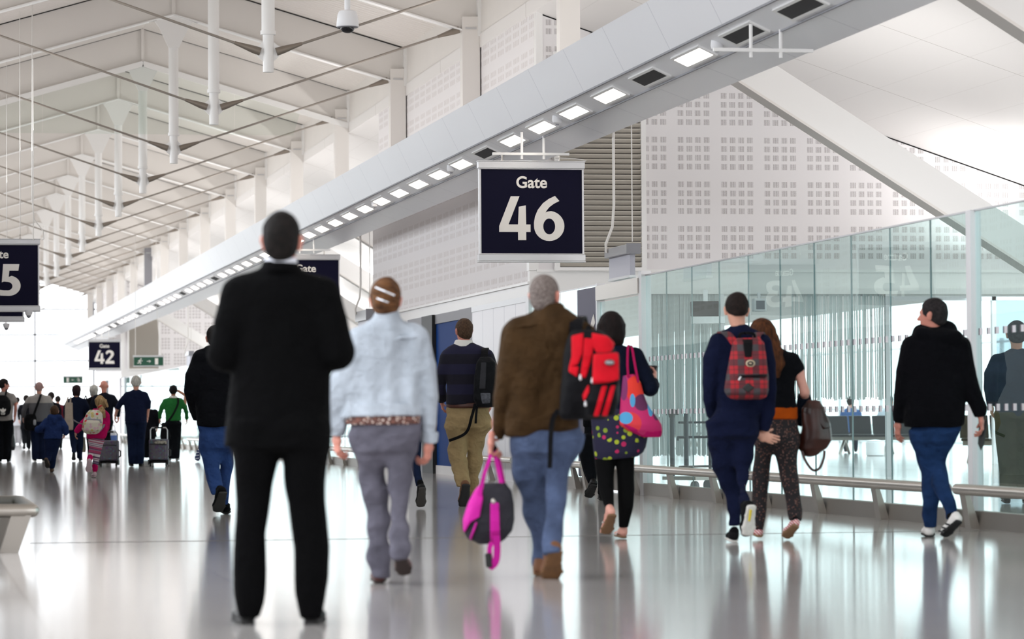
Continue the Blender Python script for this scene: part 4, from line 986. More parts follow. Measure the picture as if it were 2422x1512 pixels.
l2=p.leg([(1030,908,990,0),(1058,913,984,0),(1111,914,974,0.0),(1154,917,967,-0.02),(1200,922,964,-0.04),(1250,924,966,-0.14),(1300,925,969,-0.25),(1324,930,966,-0.29)],0.85,0.03)
p.part('jeans',[hip,l1,l2],M_GREYJ,fold=0.012,ff=(11,11,17),seed=8)
M_BROWNS=mat('reddish_brown_shoe','#4a1f19',0.4)
p.shoe((896,1382,-0.03),(893,1373,0.22),(897,1350,0.02),M_BROWNS,mat('dark_brown_sole','#2a1c18',0.7)); p.shoe((944,1308,-0.29),(958,1369,-0.08),(947,1290,-0.16),M_BROWNS,mat('dark_brown_sole','#2a1c18',0.7))
p.hand(p.L(797,1030,0.06),(0.02,0.08,-1),(1,0.5,0),(0.3,1,0),50,1.0); p.hand(p.L(1014,1047,0.05),(-0.1,0.12,-1),(-1,0.5,0),(-0.3,1,0),55,1.0); p.body(); DENIM=p
# ---------------------------------------------------------------- man in brown jacket
M_BROWNJ=fabric('brown_waxed_jacket','#3d2c1a',0.4,0.75,1.0); M_BLUEJ=fabric('faded_blue_denim','#48546f',0.42,0.85,0.9)
p=Person(1275,1366,'man in brown jacket and faded jeans with cropped grey hair, carrying a red rucksack',0.011,skinm=SKINR); BROWN=p
p.head(1289,651,748,26,neck=(1296,758,0.0),wid=1.02); p.hair(hairm('cropped_grey_hair','#8b817c','#4f4340',(90,90,90)),0.004,nape=-0.075,slope=0.7,front=0.06,fuzz=0.0)
tor=p.loft([(735,1262,1345,0,0.7),(752,1228,1370,0,0.55),(775,1207,1388,0,0.5),(800,1203,1394,0,0.5),(860,1208,1388,0,0.52),(920,1205,1382,0,0.55),(980,1200,1379,0,0.6),(1012,1199,1376,0,0.62),(1030,1198,1330,0,0.62)],k=0.03)
la=p.tube([(1222,800,60,0),(1202,870,58,0.0),(1186,940,54,0),(1178,1000,44,0.05),(1174,1036,32,0.08)],k=0.04); ra=p.tube([(1375,790,58,0),(1392,860,54,0.05),(1396,930,50,0.12),(1370,960,42,0.3)],k=0.04)
cl=cap(p.L(1300,752,0.0),p.L(1298,722,0.0),(0.10,0.1),(0.082,0.088),flat=(1,1))
jk=p.part('jacket',[tor,cl]+la+ra,M_BROWNJ,fold=0.015,ff=(18,14,6),seed=21,h=0.0095,cuts=[plane_cut(V3(0.12,0,-1),np.dot(unit(V3(0.12,0,-1)),p.L(1199,1042,0)))])
overlay(p,'yoke_seam',[tor],[(1215,772),(1262,768),(1335,766),(1385,776),(1385,781),(1335,770),(1262,772),(1215,777)],M_BROWNJ,0.009,parent=jk)
p.part('epaulette',[cap(p.L(1228,768,-0.03),p.L(1200,788,-0.02),(0.02,0.012),(0.022,0.012))],M_BROWNJ,h=0.006,parent=jk)
hip=p.hip([(990,1213,1374,0,0.6),(1030,1212,1375,0,0.62),(1070,1215,1362,0,0.66)],0.65,0.03)
l1=p.leg([(1035,1212,1298,0),(1111,1218,1298,0.08),(1155,1223,1299,0.14),(1213,1237,1305,0.18),(1256,1254,1311,0.2),(1300,1257,1311,0.18),(1332,1257,1306,0.17),(1356,1264,1302,0.16)],0.85,0.03)
l2=p.leg([(1035,1288,1375,0),(1061,1290,1367,0),(1105,1291,1352,-0.02),(1150,1290,1343,-0.04),(1198,1288,1338,-0.08),(1242,1286,1332,-0.18),(1290,1285,1328,-0.31),(1308,1287,1326,-0.35)],0.85,0.03)
p.part('jeans',[hip,l1,l2],M_BLUEJ,fold=0.014,ff=(11,11,18),seed=18)
M_TANS=mat('tan_suede_boot','#6a4327',0.7)
p.shoe((1272,1364,0.1),(1282,1356,0.36),(1276,1335,0.15),M_TANS,mat('brown_crepe_sole','#6b4a2b',0.7,var=0.25,vscale=25)); p.shoe((1316,1299,-0.37),(1300,1384,-0.16),(1306,1280,-0.26),M_TANS,mat('brown_crepe_sole','#6b4a2b',0.7),wid=1.15)
p.hand(p.L(1163,1036,0.06),(-0.1,0.12,-1),(1,0.1,0),(0,1,0),75,1.0); p.body()
p.part('wrist_watch',[cap(p.L(1170,1030,0.075),p.L(1169,1037,0.075),0.036,0.036,flat=(1,1))],mat('silver_watch','#d8d8dc',0.25,0.8),h=0.005)
# red and black rucksack
M_RED=fabric('red_nylon','#c11423',0.15,0.6,0.5); M_BLKN=fabric('black_nylon','#111114',0.2,0.6,0.5)
r=Thing(p,'rucksack','red and black rucksack on the right shoulder of the brown jacket','rucksack',(1385,990),-0.2,h=0.009)
b1=r.loft([(782,1352,1420,-0.2,0.9),(800,1342,1444,-0.22,0.9),(840,1335,1458,-0.24,0.85),(900,1330,1466,-0.25,0.82),(950,1324,1462,-0.24,0.82),(980,1322,1450,-0.22,0.8),(992,1330,1436,-0.2,0.7)],k=0.02,p=3.0,body=0)
b2=r.loft([(836,1408,1462,-0.36,0.8),(850,1402,1466,-0.38,0.7),(902,1400,1466,-0.4,0.7),(912,1404,1462,-0.38,0.7)],k=0.02,p=3.0,body=0); b3=r.loft([(915,1392,1460,-0.36,0.8),(950,1386,1460,-0.38,0.75),(984,1384,1452,-0.35,0.75)],k=0.02,p=3.0,body=0)
bd=r.part('bag_body',[b1,b2,b3],M_BLKN,fold=0.004,ff=(14,14,14),seed=2)
for poly in ([(1352,795),(1380,788),(1377,835),(1366,862),(1345,872),(1352,845)],[(1382,800),(1406,803),(1398,850),(1384,895),(1372,890),(1378,850)],[(1400,788),(1436,795),(1455,812),(1445,834),(1412,838),(1400,815)],[(1346,868),(1368,868),(1364,892),(1345,880)]):
    overlay(r,'red_panel',[b1],poly,M_RED,0.008,-0.3,parent=None)
pk=overlay(r,'front_pocket',[b2],[(1404,838),(1463,834),(1464,898),(1440,905),(1402,908)],M_RED,0.008,-0.45)
for poly in ([(1424,912),(1436,912),(1416,984),(1404,986)],[(1446,910),(1456,910),(1436,984),(1424,984)],[(1378,935),(1392,910),(1394,925),(1382,950)]): overlay(r,'red_stripe',[b3,b1],poly,M_RED,0.008,-0.42)
c=r.L(1442,858,-0.47); lg=r.part('badge',[ell(c,V3(0.028,0.012,0.017),None,0)],mat('grey_rubber_badge','#48484c',0.5),h=0.004); 
b=MB()
for k in range(3): b.tube([tuple(r.L(1436.5+k*5.5+2.4*math.cos(a/8*6.283),858+2.4*math.sin(a/8*6.283),-0.484)) for a in range(9)],0.0016,5)
b.build('badge_rings',M_ALU,lg)
for x,y in ((1373,888),(1401,895),(1385,950)): r.part('zip_pull',[cap(r.L(x,y,-0.42),r.L(x,y+9,-0.43),0.006,0.008)],M_ALU,h=0.004)
strap(r,'shoulder_strap',[(1362,800,-0.12),(1362,772,-0.13),(1367,754,-0.06),(1372,752,0.02),(1378,770,0.12)],0.075,M_BLKN,0.014); strap(r,'top_handle',[(1388,790,-0.2),(1392,772,-0.2),(1400,790,-0.2)],0.02,M_BLKN,0.006)
strap(r,'loose_strap',[(1322,970,-0.14),(1308,990,-0.16),(1303,1030,-0.17),(1301,1090,-0.17),(1300,1108,-0.17)],0.028,M_BLKN,0.004)
# pink and grey holdall
M_PINK=fabric('bright_pink_nylon','#c9279c',0.12,0.6,0.4); M_CHAR=fabric('charcoal_nylon','#35343a',0.2,0.7,0.7)
r=Thing(p,'holdall','bright pink and charcoal holdall hanging from the hand of the brown jacket man','holdall',(1155,1283),0.0,h=0.009)
z=0.05
bb=r.loft([(1148,1140,1192,z,0.8),(1160,1128,1204,z,0.9),(1190,1112,1211,z,1.0),(1230,1100,1215,z,1.05),(1255,1101,1212,z,1.05),(1275,1112,1196,z,0.95),(1284,1135,1184,z,0.8)],k=0.02,p=2.6,body=0)
bd=r.part('bag_body',[bb],M_CHAR,fold=0.010,ff=(16,16,9),seed=9)
overlay(r,'pink_panel',[bb],[(1139,1150),(1142,1180),(1134,1222),(1112,1236),(1098,1262),(1090,1240),(1110,1185),(1130,1148)],M_PINK,0.012,z-0.1); overlay(r,'pink_piping',[bb],[(1110,1275),(1125,1236),(1129,1236),(1114,1279)],M_PINK,0.014,z-0.12)
overlay(r,'pink_band',[bb],[(1160,1190),(1180,1190),(1182,1285),(1160,1285)],M_PINK,0.014,z-0.14)
for pts in ([(1163,1058,0.07),(1158,1085,0.02),(1146,1120,-0.05),(1138,1155,-0.06),(1134,1172,-0.08)],[(1166,1060,0.07),(1176,1100,0.04),(1186,1150,0.0)],[(1168,1060,0.09),(1180,1090,0.1),(1192,1148,0.12)]): strap(r,'carry_handle',pts,0.022,M_PINK,0.004)
strap(r,'hanging_strap',[(1164,1284,-0.06),(1158,1300,-0.07),(1162,1346,-0.07)],0.028,M_PINK,0.004); strap(r,'hanging_strap',[(1174,1270,-0.14),(1176,1300,-0.1),(1172,1330,-0.09),(1158,1344,-0.08)],0.04,M_PINK,0.004)
r.part('buckle',[cap(r.L(1154,1312,-0.09),r.L(1157,1340,-0.09),(0.017,0.008),(0.017,0.008))],M_BLACK,h=0.005)
r.part('hook',[ell(r.L(1167,1186,-0.16),V3(0.012,0.01,0.016),None,0)],M_STEEL,h=0.004); r.part('handle_wrap',[cap(r.L(1161,1048,0.07),r.L(1166,1060,0.07),0.02,0.022)],M_BLKN,h=0.005)
# ---------------------------------------------------------------- woman with colourful tote
def m_spots(name,bg,cols,sc,th,rough=0.7,sq=False):
    return m_floral(name,bg,cols,sc,th)
p=Person(1484,1275,'woman with dark bobbed hair in navy cardigan, patterned tunic and black leggings, in sandals',0.011,skinm=skin('skin_pink','#dba090')); TOTE=p
p.head(1446,740,812,12,neck=(1447,824,0.0),wid=0.97); P_=p.hd['P']; hm=hairm('very_dark_brown_bob','#1b1110','#0a0606',(30,30,10))
p.hair(hm,0.016,nape=-0.1,slope=0.2,front=0.06,extra=[p.loft([(752,1424,1468,0,1.0),(768,1413,1479,0,1.0),(800,1411,1478,0,1.0),(815,1420,1474,0,0.9),(822,1430,1466,0,0.8)],0.9,0.03,body=0)],fuzz=0.003)
M_CARD=fabric('navy_cardigan_knit','#101626',0.15,0.9,0.5)
tor=p.loft([(816,1425,1474,0,0.7),(826,1405,1498,0,0.5),(838,1396,1510,0,0.5),(870,1395,1512,0,0.52),(920,1398,1514,0,0.55),(960,1396,1520,0,0.6),(990,1395,1525,0,0.6)],k=0.03)
ra=p.tube([(1501,842,44,0),(1519,880,42,-0.02),(1538,918,38,-0.04),(1545,912,32,0.1),(1545,903,26,0.2)],k=0.03); la=p.tube([(1408,842,44,0),(1395,890,42,0.0),(1388,940,36,0.05),(1392,975,30,0.15)],k=0.03)
p.part('cardigan',[tor]+ra+la,M_CARD,fold=0.006,seed=31)
M_TUNIC=m_floral('navy_tunic_with_yellow_leaves','#171433',['#171433','#a7b52c','#b81e5a','#7f9426','#171433'],20,0.38)
p.part('tunic',[p.loft([(960,1398,1520,0,0.6),(995,1396,1528,0,0.62),(1040,1399,1530,0,0.66),(1070,1403,1522,0,0.66),(1086,1406,1501,0,0.66)],0.6,0.03)],M_TUNIC,fold=0.008,ff=(14,10,4),seed=33,cuts=[plane_cut(V3(0.1,0,-1),np.dot(unit(V3(0.1,0,-1)),p.L(1450,1086,0)))])
p.part('dark_underskirt',[p.loft([(1030,1480,1532,0.08,0.5),(1060,1480,1526,0.1,0.5),(1079,1485,1510,0.1,0.5)],0.5,body=0)],M_BLKN)
M_LEG=fabric('black_legging_jersey','#0b0b0c',0.1,0.8,0.2)
l1=p.leg([(1040,1404,1456,0),(1089,1407,1453,0.0),(1130,1412,1451,-0.02),(1155,1416,1451,-0.05),(1180,1424,1451,-0.12),(1203,1432,1452,-0.2)],0.95,0.02); l2=p.leg([(1040,1456,1504,0),(1089,1458,1500,0.02),(1130,1460,1499,0.04),(1160,1461,1500,0.04),(1200,1463,1497,0.01),(1230,1464,1489,0),(1247,1464,1485,0)],0.95,0.02)
p.part('leggings',[l1,l2],M_LEG,fold=0.002)
M_SAND=mat('brown_sandal_sole','#7b5a3e',0.6); M_SANDW=mat('white_sandal_strap','#e3ddd8',0.5)
p.shoe((1451,1214,-0.30),(1430,1271,-0.13),(1442,1203,-0.21),M_SANDW,M_SAND,sandal=True,wid=1.05,soleh=0.018); p.shoe((1476,1274,-0.02),(1460,1269,0.2),(1475,1250,0.02),M_SANDW,M_SAND,sandal=True,soleh=0.018)
p.hand(p.L(1546,905,0.19),(0.15,0.3,0.75),(-1,0.2,0.1),(0,-0.3,1),62,0.92); p.body()
c=Thing(p,'paper_cup','dark takeaway coffee cup held by the woman with the patterned tunic','cup',(1542,893),0.26,h=0.005); c.part('cup',[cap(c.L(1541,900,0.26),c.L(1543,870,0.26),0.03,0.038,flat=(1,1))],mat('dark_brown_cup','#2b1c19',0.5)); c.part('lid',[cap(c.L(1543,870,0.26),c.L(1543,865,0.26),0.041,0.036,flat=(1,1))],M_BLACK)
r=Thing(p,'tote_bag','bright pink tote bag with coloured spots and red handles over a shoulder','tote bag',(1512,1030),-0.12,h=0.009)
def m_tote():
    t=NT('pink_canvas_with_spots'); x,y,z=t.xyz(); col=srgb('#c21d66')
    sp=((-0.028,0.345,0.072,0.10,'#e0301f'),(-0.075,0.09,0.09,0.085,'#d8323c'),(0.02,0.245,0.06,0.062,'#5c1d4d'),(0.06,0.36,0.026,0.07,'#c3bd2a'),(0.085,0.21,0.022,0.07,'#4d9ed0'),(0.03,0.43,0.05,0.04,'#ee7a23'),(-0.115,0.36,0.03,0.1,'#7b2460'),(-0.10,0.13,0.05,0.045,'#4d9ed0'),(0.13,0.17,0.03,0.06,'#5c1d4d'),(0.15,0.22,0.02,0.07,'#c3bd2a'),(-0.05,0.26,0.02,0.05,'#4d9ed0'))
    for cx,cz,rx,rz,c in sp:
        d=t.math('ADD',t.math('POWER',t.math('ABSOLUTE',t.math('DIVIDE',t.math('SUBTRACT',x,cx),rx)),2.0),t.math('POWER',t.math('ABSOLUTE',t.math('DIVIDE',t.math('SUBTRACT',z,cz),rz)),2.0))
        col=t.mix(t.math('LESS_THAN',d,1.0),col,srgb(c))
    t.base(col); t.b.inputs['Roughness'].default_value=0.75; return t.m
bb=r.loft([(889,1474,1496,-0.1,0.6),(905,1472,1512,-0.11,0.5),(940,1468,1530,-0.12,0.5),(980,1466,1550,-0.12,0.52),(1005,1466,1562,-0.12,0.5),(1018,1480,1564,-0.12,0.48),(1033,1522,1562,-0.12,0.4)],0.5,0.02,2.5,body=0)
r.part('bag_body',[bb],m_tote(),fold=0.007,ff=(18,14,9),seed=3)
overlay(r,'plain_base',[bb],[(1474,1002),(1500,1012),(1540,1022),(1566,1018),(1562,1034),(1525,1036),(1500,1025),(1478,1008)],fabric('raspberry_canvas','#b3195f',0.1),0.004,-0.2)
M_STRAPR=fabric('raspberry_webbing','#a31a4f',0.1)
strap(r,'handle',[(1486,893,-0.14),(1484,860,-0.13),(1485,826,-0.1),(1487,817,-0.02),(1488,830,0.1)],0.018,M_STRAPR,0.005); strap(r,'handle',[(1510,905,-0.14),(1503,870,-0.13),(1496,830,-0.1),(1493,818,-0.02),(1494,832,0.1)],0.018,M_STRAPR,0.005)
# ---------------------------------------------------------------- boy with tartan rucksack
M_NAVYS=fabric('navy_sweat_jersey','#12172e',0.15,0.95,0.7)
p=Person(1733,1284,'teenage boy in navy sweatshirt and navy joggers wearing a tartan rucksack',0.011,skinm=skin('skin_pale','#d9a28c')); BOY=p
p.head(1742,695,772,-4,neck=(1750,790,0.0),wid=0.98,roll=3); p.hair(hairm('dark_crop_hair','#231814','#0e0908',(60,60,60)),0.012,nape=-0.02,slope=0.55,front=0.07,fuzz=0.004)
tor=p.loft([(772,1735,1768,0,0.8),(782,1708,1795,0,0.55),(794,1690,1812,0,0.5),(815,1690,1816,0,0.5),(870,1697,1820,0,0.55),(920,1698,1822,0,0.58),(955,1697,1812,0,0.62),(976,1700,1804,0,0.62)],k=0.03)
la=p.tube([(1703,812,44,0),(1688,850,42,0.0),(1684,905,38,0.0),(1681,945,34,0.04),(1686,984,30,0.1)],k=0.03); ra=p.tube([(1803,812,44,0),(1812,860,42,-0.02),(1818,920,36,-0.03),(1816,975,34,-0.02),(1806,1018,26,0.0)],k=0.03)
col=cap(p.L(1749,782,0.0),p.L(1748,770,0.0),(0.078,0.08),(0.066,0.07),flat=(1,1))
p.part('sweatshirt',[tor,col]+la+ra,M_NAVYS,fold=0.008,ff=(12,12,7),seed=41)
hip=p.hip([(955,1697,1804,0,0.6),(975,1690,1802,0,0.62),(996,1680,1800,0,0.62),(1030,1673,1794,0,0.66)],0.65,0.03)
l1=p.leg([(1000,1673,1738,0),(1053,1673,1740,0.04),(1114,1688,1745,0.08),(1162,1712,1755,0.08),(1195,1722,1757,0.04),(1225,1722,1756,0.0),(1246,1720,1752,0.0)],0.85,0.03)
l2=p.leg([(1000,1732,1800,0),(1050,1736,1788,0.0),(1100,1740,1778,-0.03),(1140,1743,1772,-0.1),(1170,1746,1770,-0.22),(1196,1752,1770,-0.33)],0.85,0.03)
p.part('joggers',[hip,l1,l2],M_NAVYS,fold=0.012,ff=(13,13,20),seed=43)
M_WSOLE=mat('white_rubber_sole','#d5d2cc',0.6,var=0.12,vscale=30); M_BTRAIN=fabric('black_trainer_mesh','#131315',0.1,0.7,0.3)
p.shoe((1735,1284,-0.02),(1727,1277,0.24),(1737,1256,0.02),M_BTRAIN,M_WSOLE); s2=p.shoe((1781,1188,-0.42),(1767,1278,-0.37),(1762,1196,-0.33),M_BTRAIN,M_WSOLE,wid=1.12)
overlay(p,'tread_mark',[cap(p.L(1776,1205,-0.44),p.L(1772,1232,-0.43),0.01,0.01)],[(1773,1205),(1779,1207),(1775,1235),(1769,1233)],mat('yellow_tread','#cdb83a',0.6),0.002,-0.44,h=0.004,parent=s2)
p.hand(p.L(1797,1028,0.02),(0.9,0.05,-0.35),(0.05,1,0.1),(0,0.2,1),24,0.95); p.hand(p.L(1684,985,0.1),(0.35,0.1,-1),(1,0,0),(0,1,0),20,0.9); p.body()
def m_tartan():
    t=NT('red_and_grey_tartan'); x,y,z=t.xyz()
    def band(c,p_,w,o=0.0): return t.math('LESS_THAN',t.math('FRACT',t.math('DIVIDE',t.math('ADD',c,o+9.0),p_)),w)
    a=band(x,0.105,0.45); b=band(z,0.105,0.45); g=srgb('#3d383c'); r=srgb('#a31522'); m=srgb('#5e1f27')
    c=t.mix(a,r,m); c=t.mix(b,c,t.mix(a,m,g)); f=t.math('MAXIMUM',band(x,0.105,0.05,0.03),band(z,0.105,0.05,0.03)); c=t.mix(t.math('MULTIPLY',f,0.7),c,srgb('#1c1a1e')); t.base(c)
    t.b.inputs['Roughness'].default_value=0.8; t.bump(t.noise(8,3),0.6,0.02); return t.m
M_TART=m_tartan()
r=Thing(p,'rucksack','red and grey tartan rucksack on the back of the boy in navy','rucksack',(1767,945),-0.2,h=0.008)
b1=r.loft([(800,1742,1796,-0.2,0.6),(812,1732,1806,-0.22,0.7),(850,1724,1812,-0.25,0.7),(890,1717,1817,-0.26,0.75),(925,1713,1817,-0.26,0.75),(940,1722,1812,-0.25,0.7),(945,1735,1800,-0.24,0.6)],0.7,0.02,2.8,body=0)
b2=r.loft([(893,1722,1813,-0.33,0.55),(905,1718,1816,-0.36,0.6),(930,1718,1815,-0.36,0.6),(942,1730,1806,-0.33,0.5)],0.6,0.02,3.0,body=0)
r.part('bag_body',[b1,b2],M_TART,fold=0.004,seed=5); overlay(r,'zip',[b1,b2],[(1748,888),(1816,886),(1816,890),(1748,893)],M_BLKN,0.008,-0.4)
overlay(r,'leather_patch',[b2],[(1769,906),(1784,917),(1769,930),(1756,917)],M_BLACK,0.006,-0.45); overlay(r,'top_flap_strap',[b1],[(1758,802),(1782,802),(1778,845),(1762,845)],M_BLKN,0.006,-0.35)
b=r.part('round_badge',[ell(r.L(1775,860,-0.43),V3(0.033,0.014,0.026),None,0)],mat('cream_badge_ring','#b9a98c',0.5),h=0.004); r.part('badge_centre',[ell(r.L(1775,860,-0.437),V3(0.024,0.014,0.018),None,0)],M_BLACK,h=0.004,parent=b); r.part('badge_mark',[ell(r.L(1775,860,-0.443),V3(0.013,0.012,0.007),None,0)],mat('cream_badge_ring','#b9a98c',0.5),h=0.003,parent=b)
strap(r,'shoulder_strap',[(1738,812,-0.2),(1720,790,-0.14),(1706,787,-0.05),(1700,800,0.08)],0.055,M_TART,0.012); strap(r,'shoulder_strap',[(1786,812,-0.2),(1790,794,-0.14),(1798,788,-0.05),(1806,800,0.08)],0.055,M_TART,0.012); strap(r,'grab_loop',[(1750,806,-0.2),(1752,790,-0.22),(1782,790,-0.22),(1784,806,-0.2)],0.02,M_BLKN,0.006); r.part('zip_pull',[cap(r.L(1752,892,-0.45),r.L(1748,899,-0.45),0.006,0.007)],M_ALU,h=0.004)
# ---------------------------------------------------------------- girl beside him
p=Person(1862,1276,'young woman with long brown hair, black top, orange waistband and dark floral trousers',0.011,skinm=skin('skin_pink','#dba090')); GIRL=p
p.head(1801,757,828,-14,neck=(1822,842,0.0),wid=0.98,dz=0.05); hm=hairm('long_brown_hair','#5d3418','#2a150b',(60,60,6))
p.hair(hm,0.016,nape=-0.1,slope=0.2,front=0.06,extra=[p.loft([(762,1784,1822,0.04,0.8),(778,1773,1834,0.03,0.8),(800,1785,1842,0.0,0.6),(830,1806,1850,-0.05,0.5),(860,1816,1854,-0.08,0.45),(885,1825,1848,-0.08,0.4),(894,1832,1842,-0.08,0.4)],0.6,0.03,body=0)],fuzz=0.004)
M_BLKT=fabric('black_top_cotton','#0f1014',0.15,0.9,0.6)
tor=p.loft([(826,1812,1852,0,0.7),(838,1800,1872,0,0.5),(850,1795,1882,0,0.5),(880,1795,1884,0,0.52),(920,1797,1880,0,0.56),(950,1798,1882,0,0.6),(968,1802,1884,0,0.6)],k=0.03)
ra=p.tube([(1874,852,34,0),(1885,872,34,0.0),(1891,880,32,0)],k=0.03); la=p.tube([(1806,852,36,0),(1800,880,34,0)],k=0.03)
p.part('top',[tor]+ra+la,M_BLKT,fold=0.006,seed=51)
p.bc+= [cap(p.L(1885,865,0),p.L(1903,928,0.0),0.044,0.036),cap(p.L(1903,928,0.0),p.L(1903,960,0.16),0.036,0.028),cap(p.L(1801,870,0),p.L(1790,930,0.02),0.044,0.036),cap(p.L(1790,930,0.02),p.L(1795,960,0.2),0.036,0.028)]
p.part('waistband',[p.loft([(962,1803,1885,0,0.62),(975,1802,1885,0,0.62),(992,1800,1886,0,0.64)],0.62,body=0)],fabric('orange_waistband','#a8480f',0.1))
M_FTR=m_floral('black_trousers_with_small_flowers','#191317',['#191317','#6b4436','#7d5a52','#191317'],70,0.36)
hip=p.hip([(985,1796,1887,0,0.62),(1020,1790,1889,0,0.66),(1050,1788,1889,0,0.7)],0.65,0.03)
l1=p.leg([(1030,1788,1840,0),(1062,1786,1828,0.02),(1118,1780,1818,0.05),(1175,1777,1815,0.05),(1215,1780,1810,0.02),(1250,1788,1804,0.0)],0.9,0.03); l2=p.leg([(1030,1826,1889,0),(1062,1830,1888,0.0),(1118,1843,1887,-0.02),(1175,1857,1892,-0.08),(1205,1862,1895,-0.12),(1230,1868,1893,-0.16)],0.9,0.03)
p.part('trousers',[hip,l1,l2],M_FTR,fold=0.007,ff=(9,9,12),seed=53)
def m_stripe(name,c1,c2,per,axis='x',w=0.5):
    t=NT(name); x,y,z=t.xyz(); c={'x':x,'y':y,'z':z}[axis] if axis in 'xyz' else t.math('ADD',x,z)
    t.base(t.mix(t.math('LESS_THAN',t.math('FRACT',t.math('DIVIDE',t.math('ADD',c,20.0),per)),w),srgb(c1),srgb(c2))); t.b.inputs['Roughness'].default_value=0.8; return t.m
M_RWS=m_stripe('red_white_striped_canvas','#e8dcd8','#c23346',0.022,'d')
p.shoe((1886,1243,-0.28),(1852,1277,-0.1),(1881,1226,-0.16),M_RWS,mat('gum_sole','#8a6a4d',0.7),low=True); p.shoe((1796,1272,-0.02),(1789,1266,0.2),(1796,1250,0.02),M_RWS,mat('gum_sole','#8a6a4d',0.7),low=True); p.hand(p.L(1903,962,0.17),(0,0.9,-0.3),(-1,0,0),(0,0,1),50,0.9); p.body()
r=Thing(p,'leather_rucksack','dark brown leather rucksack hanging from the arm of the woman in floral trousers','rucksack',(1925,1072),0.0,h=0.009)
M_BRL=mat('dark_brown_leather','#37170f',0.35,var=0.5,vscale=9,bump=0.5,bscale=25)
b1=r.loft([(952,1912,1936,0,0.7),(965,1900,1950,0,0.7),(1000,1893,1964,0,0.7),(1040,1889,1966,0,0.75),(1062,1893,1955,0,0.75),(1074,1905,1935,0,0.6)],0.7,0.02,2.4,body=0)
r.part('bag_body',[b1],M_BRL,fold=0.010,ff=(18,14,10),seed=6); overlay(r,'flap',[b1],[(1906,952),(1940,952),(1956,985),(1966,1012),(1950,1015),(1925,985),(1900,975)],mat('oiled_brown_leather','#24100c',0.3),0.010,-0.1)
strap(r,'shoulder_strap',[(1897,1068,-0.05),(1905,1090,-0.06),(1922,1112,-0.06),(1938,1108,-0.06),(1948,1085,-0.05),(1950,1066,-0.04)],0.02,M_BRL,0.005); strap(r,'top_strap',[(1915,955,0.0),(1906,940,0.05),(1902,935,0.12),(1904,950,0.2)],0.03,M_BRL,0.006)
c=Thing(p,'folded_jacket','navy jacket folded over the arm beside the brown leather rucksack','jacket',(1900,1005),0.05); c.part('cloth',[c.loft([(930,1886,1912,0.1,1.2),(950,1884,1918,0.08,1.3),(985,1884,1912,0.08,1.2),(1008,1886,1904,0.08,1.0)],1.0,body=0)],fabric('dark_navy_cloth','#111722',0.2,0.9,0.9),fold=0.010,ff=(20,14,8))
# ---------------------------------------------------------------- man in black hoodie at right
M_HOOD=fabric('black_fleece','#0b0b0f',0.15,0.95,0.6); M_INDJ=fabric('indigo_denim','#1d3358',0.42,0.85,0.9)
p=Person(2196,1271,'man in black hooded top and blue jeans with white striped trainers, face turned left',0.011,skinm=SKINR); HOOD=p
p.head(2206,708,783,-62,neck=(2208,794,0.0),wid=1.0); p.eyes(); p.hair(hairm('dark_greying_hair','#2c2728','#161214',(50,50,50)),0.011,nape=-0.07,slope=0.75,front=0.065,fuzz=0.003)
tor=p.loft([(776,2188,2232,0,0.8),(786,2165,2258,0,0.55),(800,2150,2276,0,0.5),(820,2142,2284,0,0.5),(880,2140,2282,0,0.54),(940,2138,2282,0,0.58),(985,2138,2282,0,0.62),(1008,2140,2280,0,0.62)],k=0.03)
la=p.tube([(2156,820,48,0),(2143,880,46,0.0),(2134,940,42,0.02),(2127,980,36,0.05),(2124,998,28,0.07)],k=0.03); ra=p.tube([(2270,822,48,0),(2284,880,46,0),(2302,935,40,-0.02),(2316,966,36,-0.02),(2319,985,28,-0.02)],k=0.03)
hood=[cap(p.L(2178,790,-0.05),p.L(2262,800,-0.07),(0.06,0.05),(0.055,0.045)),cap(p.L(2262,800,-0.07),p.L(2284,812,-0.06),(0.045,0.04),(0.012,0.02)),cap(p.L(2180,788,0.02),p.L(2240,784,0.02),0.075,0.075)]
p.part('hooded_top',[tor]+la+ra+hood,M_HOOD,fold=0.008,ff=(11,11,5),seed=61)
hip=p.hip([(985,2158,2268,0,0.6),(1020,2156,2264,0,0.62),(1045,2160,2258,0,0.66)],0.65,0.03)
l1=p.leg([(1020,2153,2216,0),(1053,2161,2216,0.02),(1118,2182,2222,0.04),(1160,2184,2220,0.04),(1184,2184,2219,0.03),(1219,2179,2218,0.0),(1250,2184,2216,0.0)],0.9,0.03); l2=p.leg([(1020,2210,2264,0),(1053,2210,2254,0.02),(1096,2205,2240,0.0),(1140,2207,2244,-0.05),(1180,2222,2256,-0.14),(1210,2234,2262,-0.2),(1232,2236,2252,-0.22)],0.9,0.03)
p.part('jeans',[hip,l1,l2],M_INDJ,fold=0.011,ff=(13,13,20),seed=63)
M_WTR=mat('white_trainer_leather','#e6e2df',0.5)
p.shoe((2198,1272,-0.02),(2192,1265,0.25),(2198,1252,0.02),M_WTR,M_SOLE,wid=1.05); s2=p.shoe((2274,1232,-0.36),(2226,1275,-0.2),(2248,1222,-0.22),M_WTR,M_SOLE)
for k in range(3):
    x,y=2246-k*8,1240+k*8.5; b=MB(); a=Vector(p.L(x-10,y-1,-0.31)); c=Vector(p.L(x+2,y+3,-0.33)); b.bar(a,c,0.012,0.012); b.build('stripe',M_BLACK,s2)
p.hand(p.L(2124,999,0.07),(-0.05,0.15,-1),(1,0.4,0),(0,1,0),30,1.0); p.hand(p.L(2320,988,-0.02),(0.12,0.1,-1),(-1,0.2,0),(0,1,0),45,1.0); p.body()
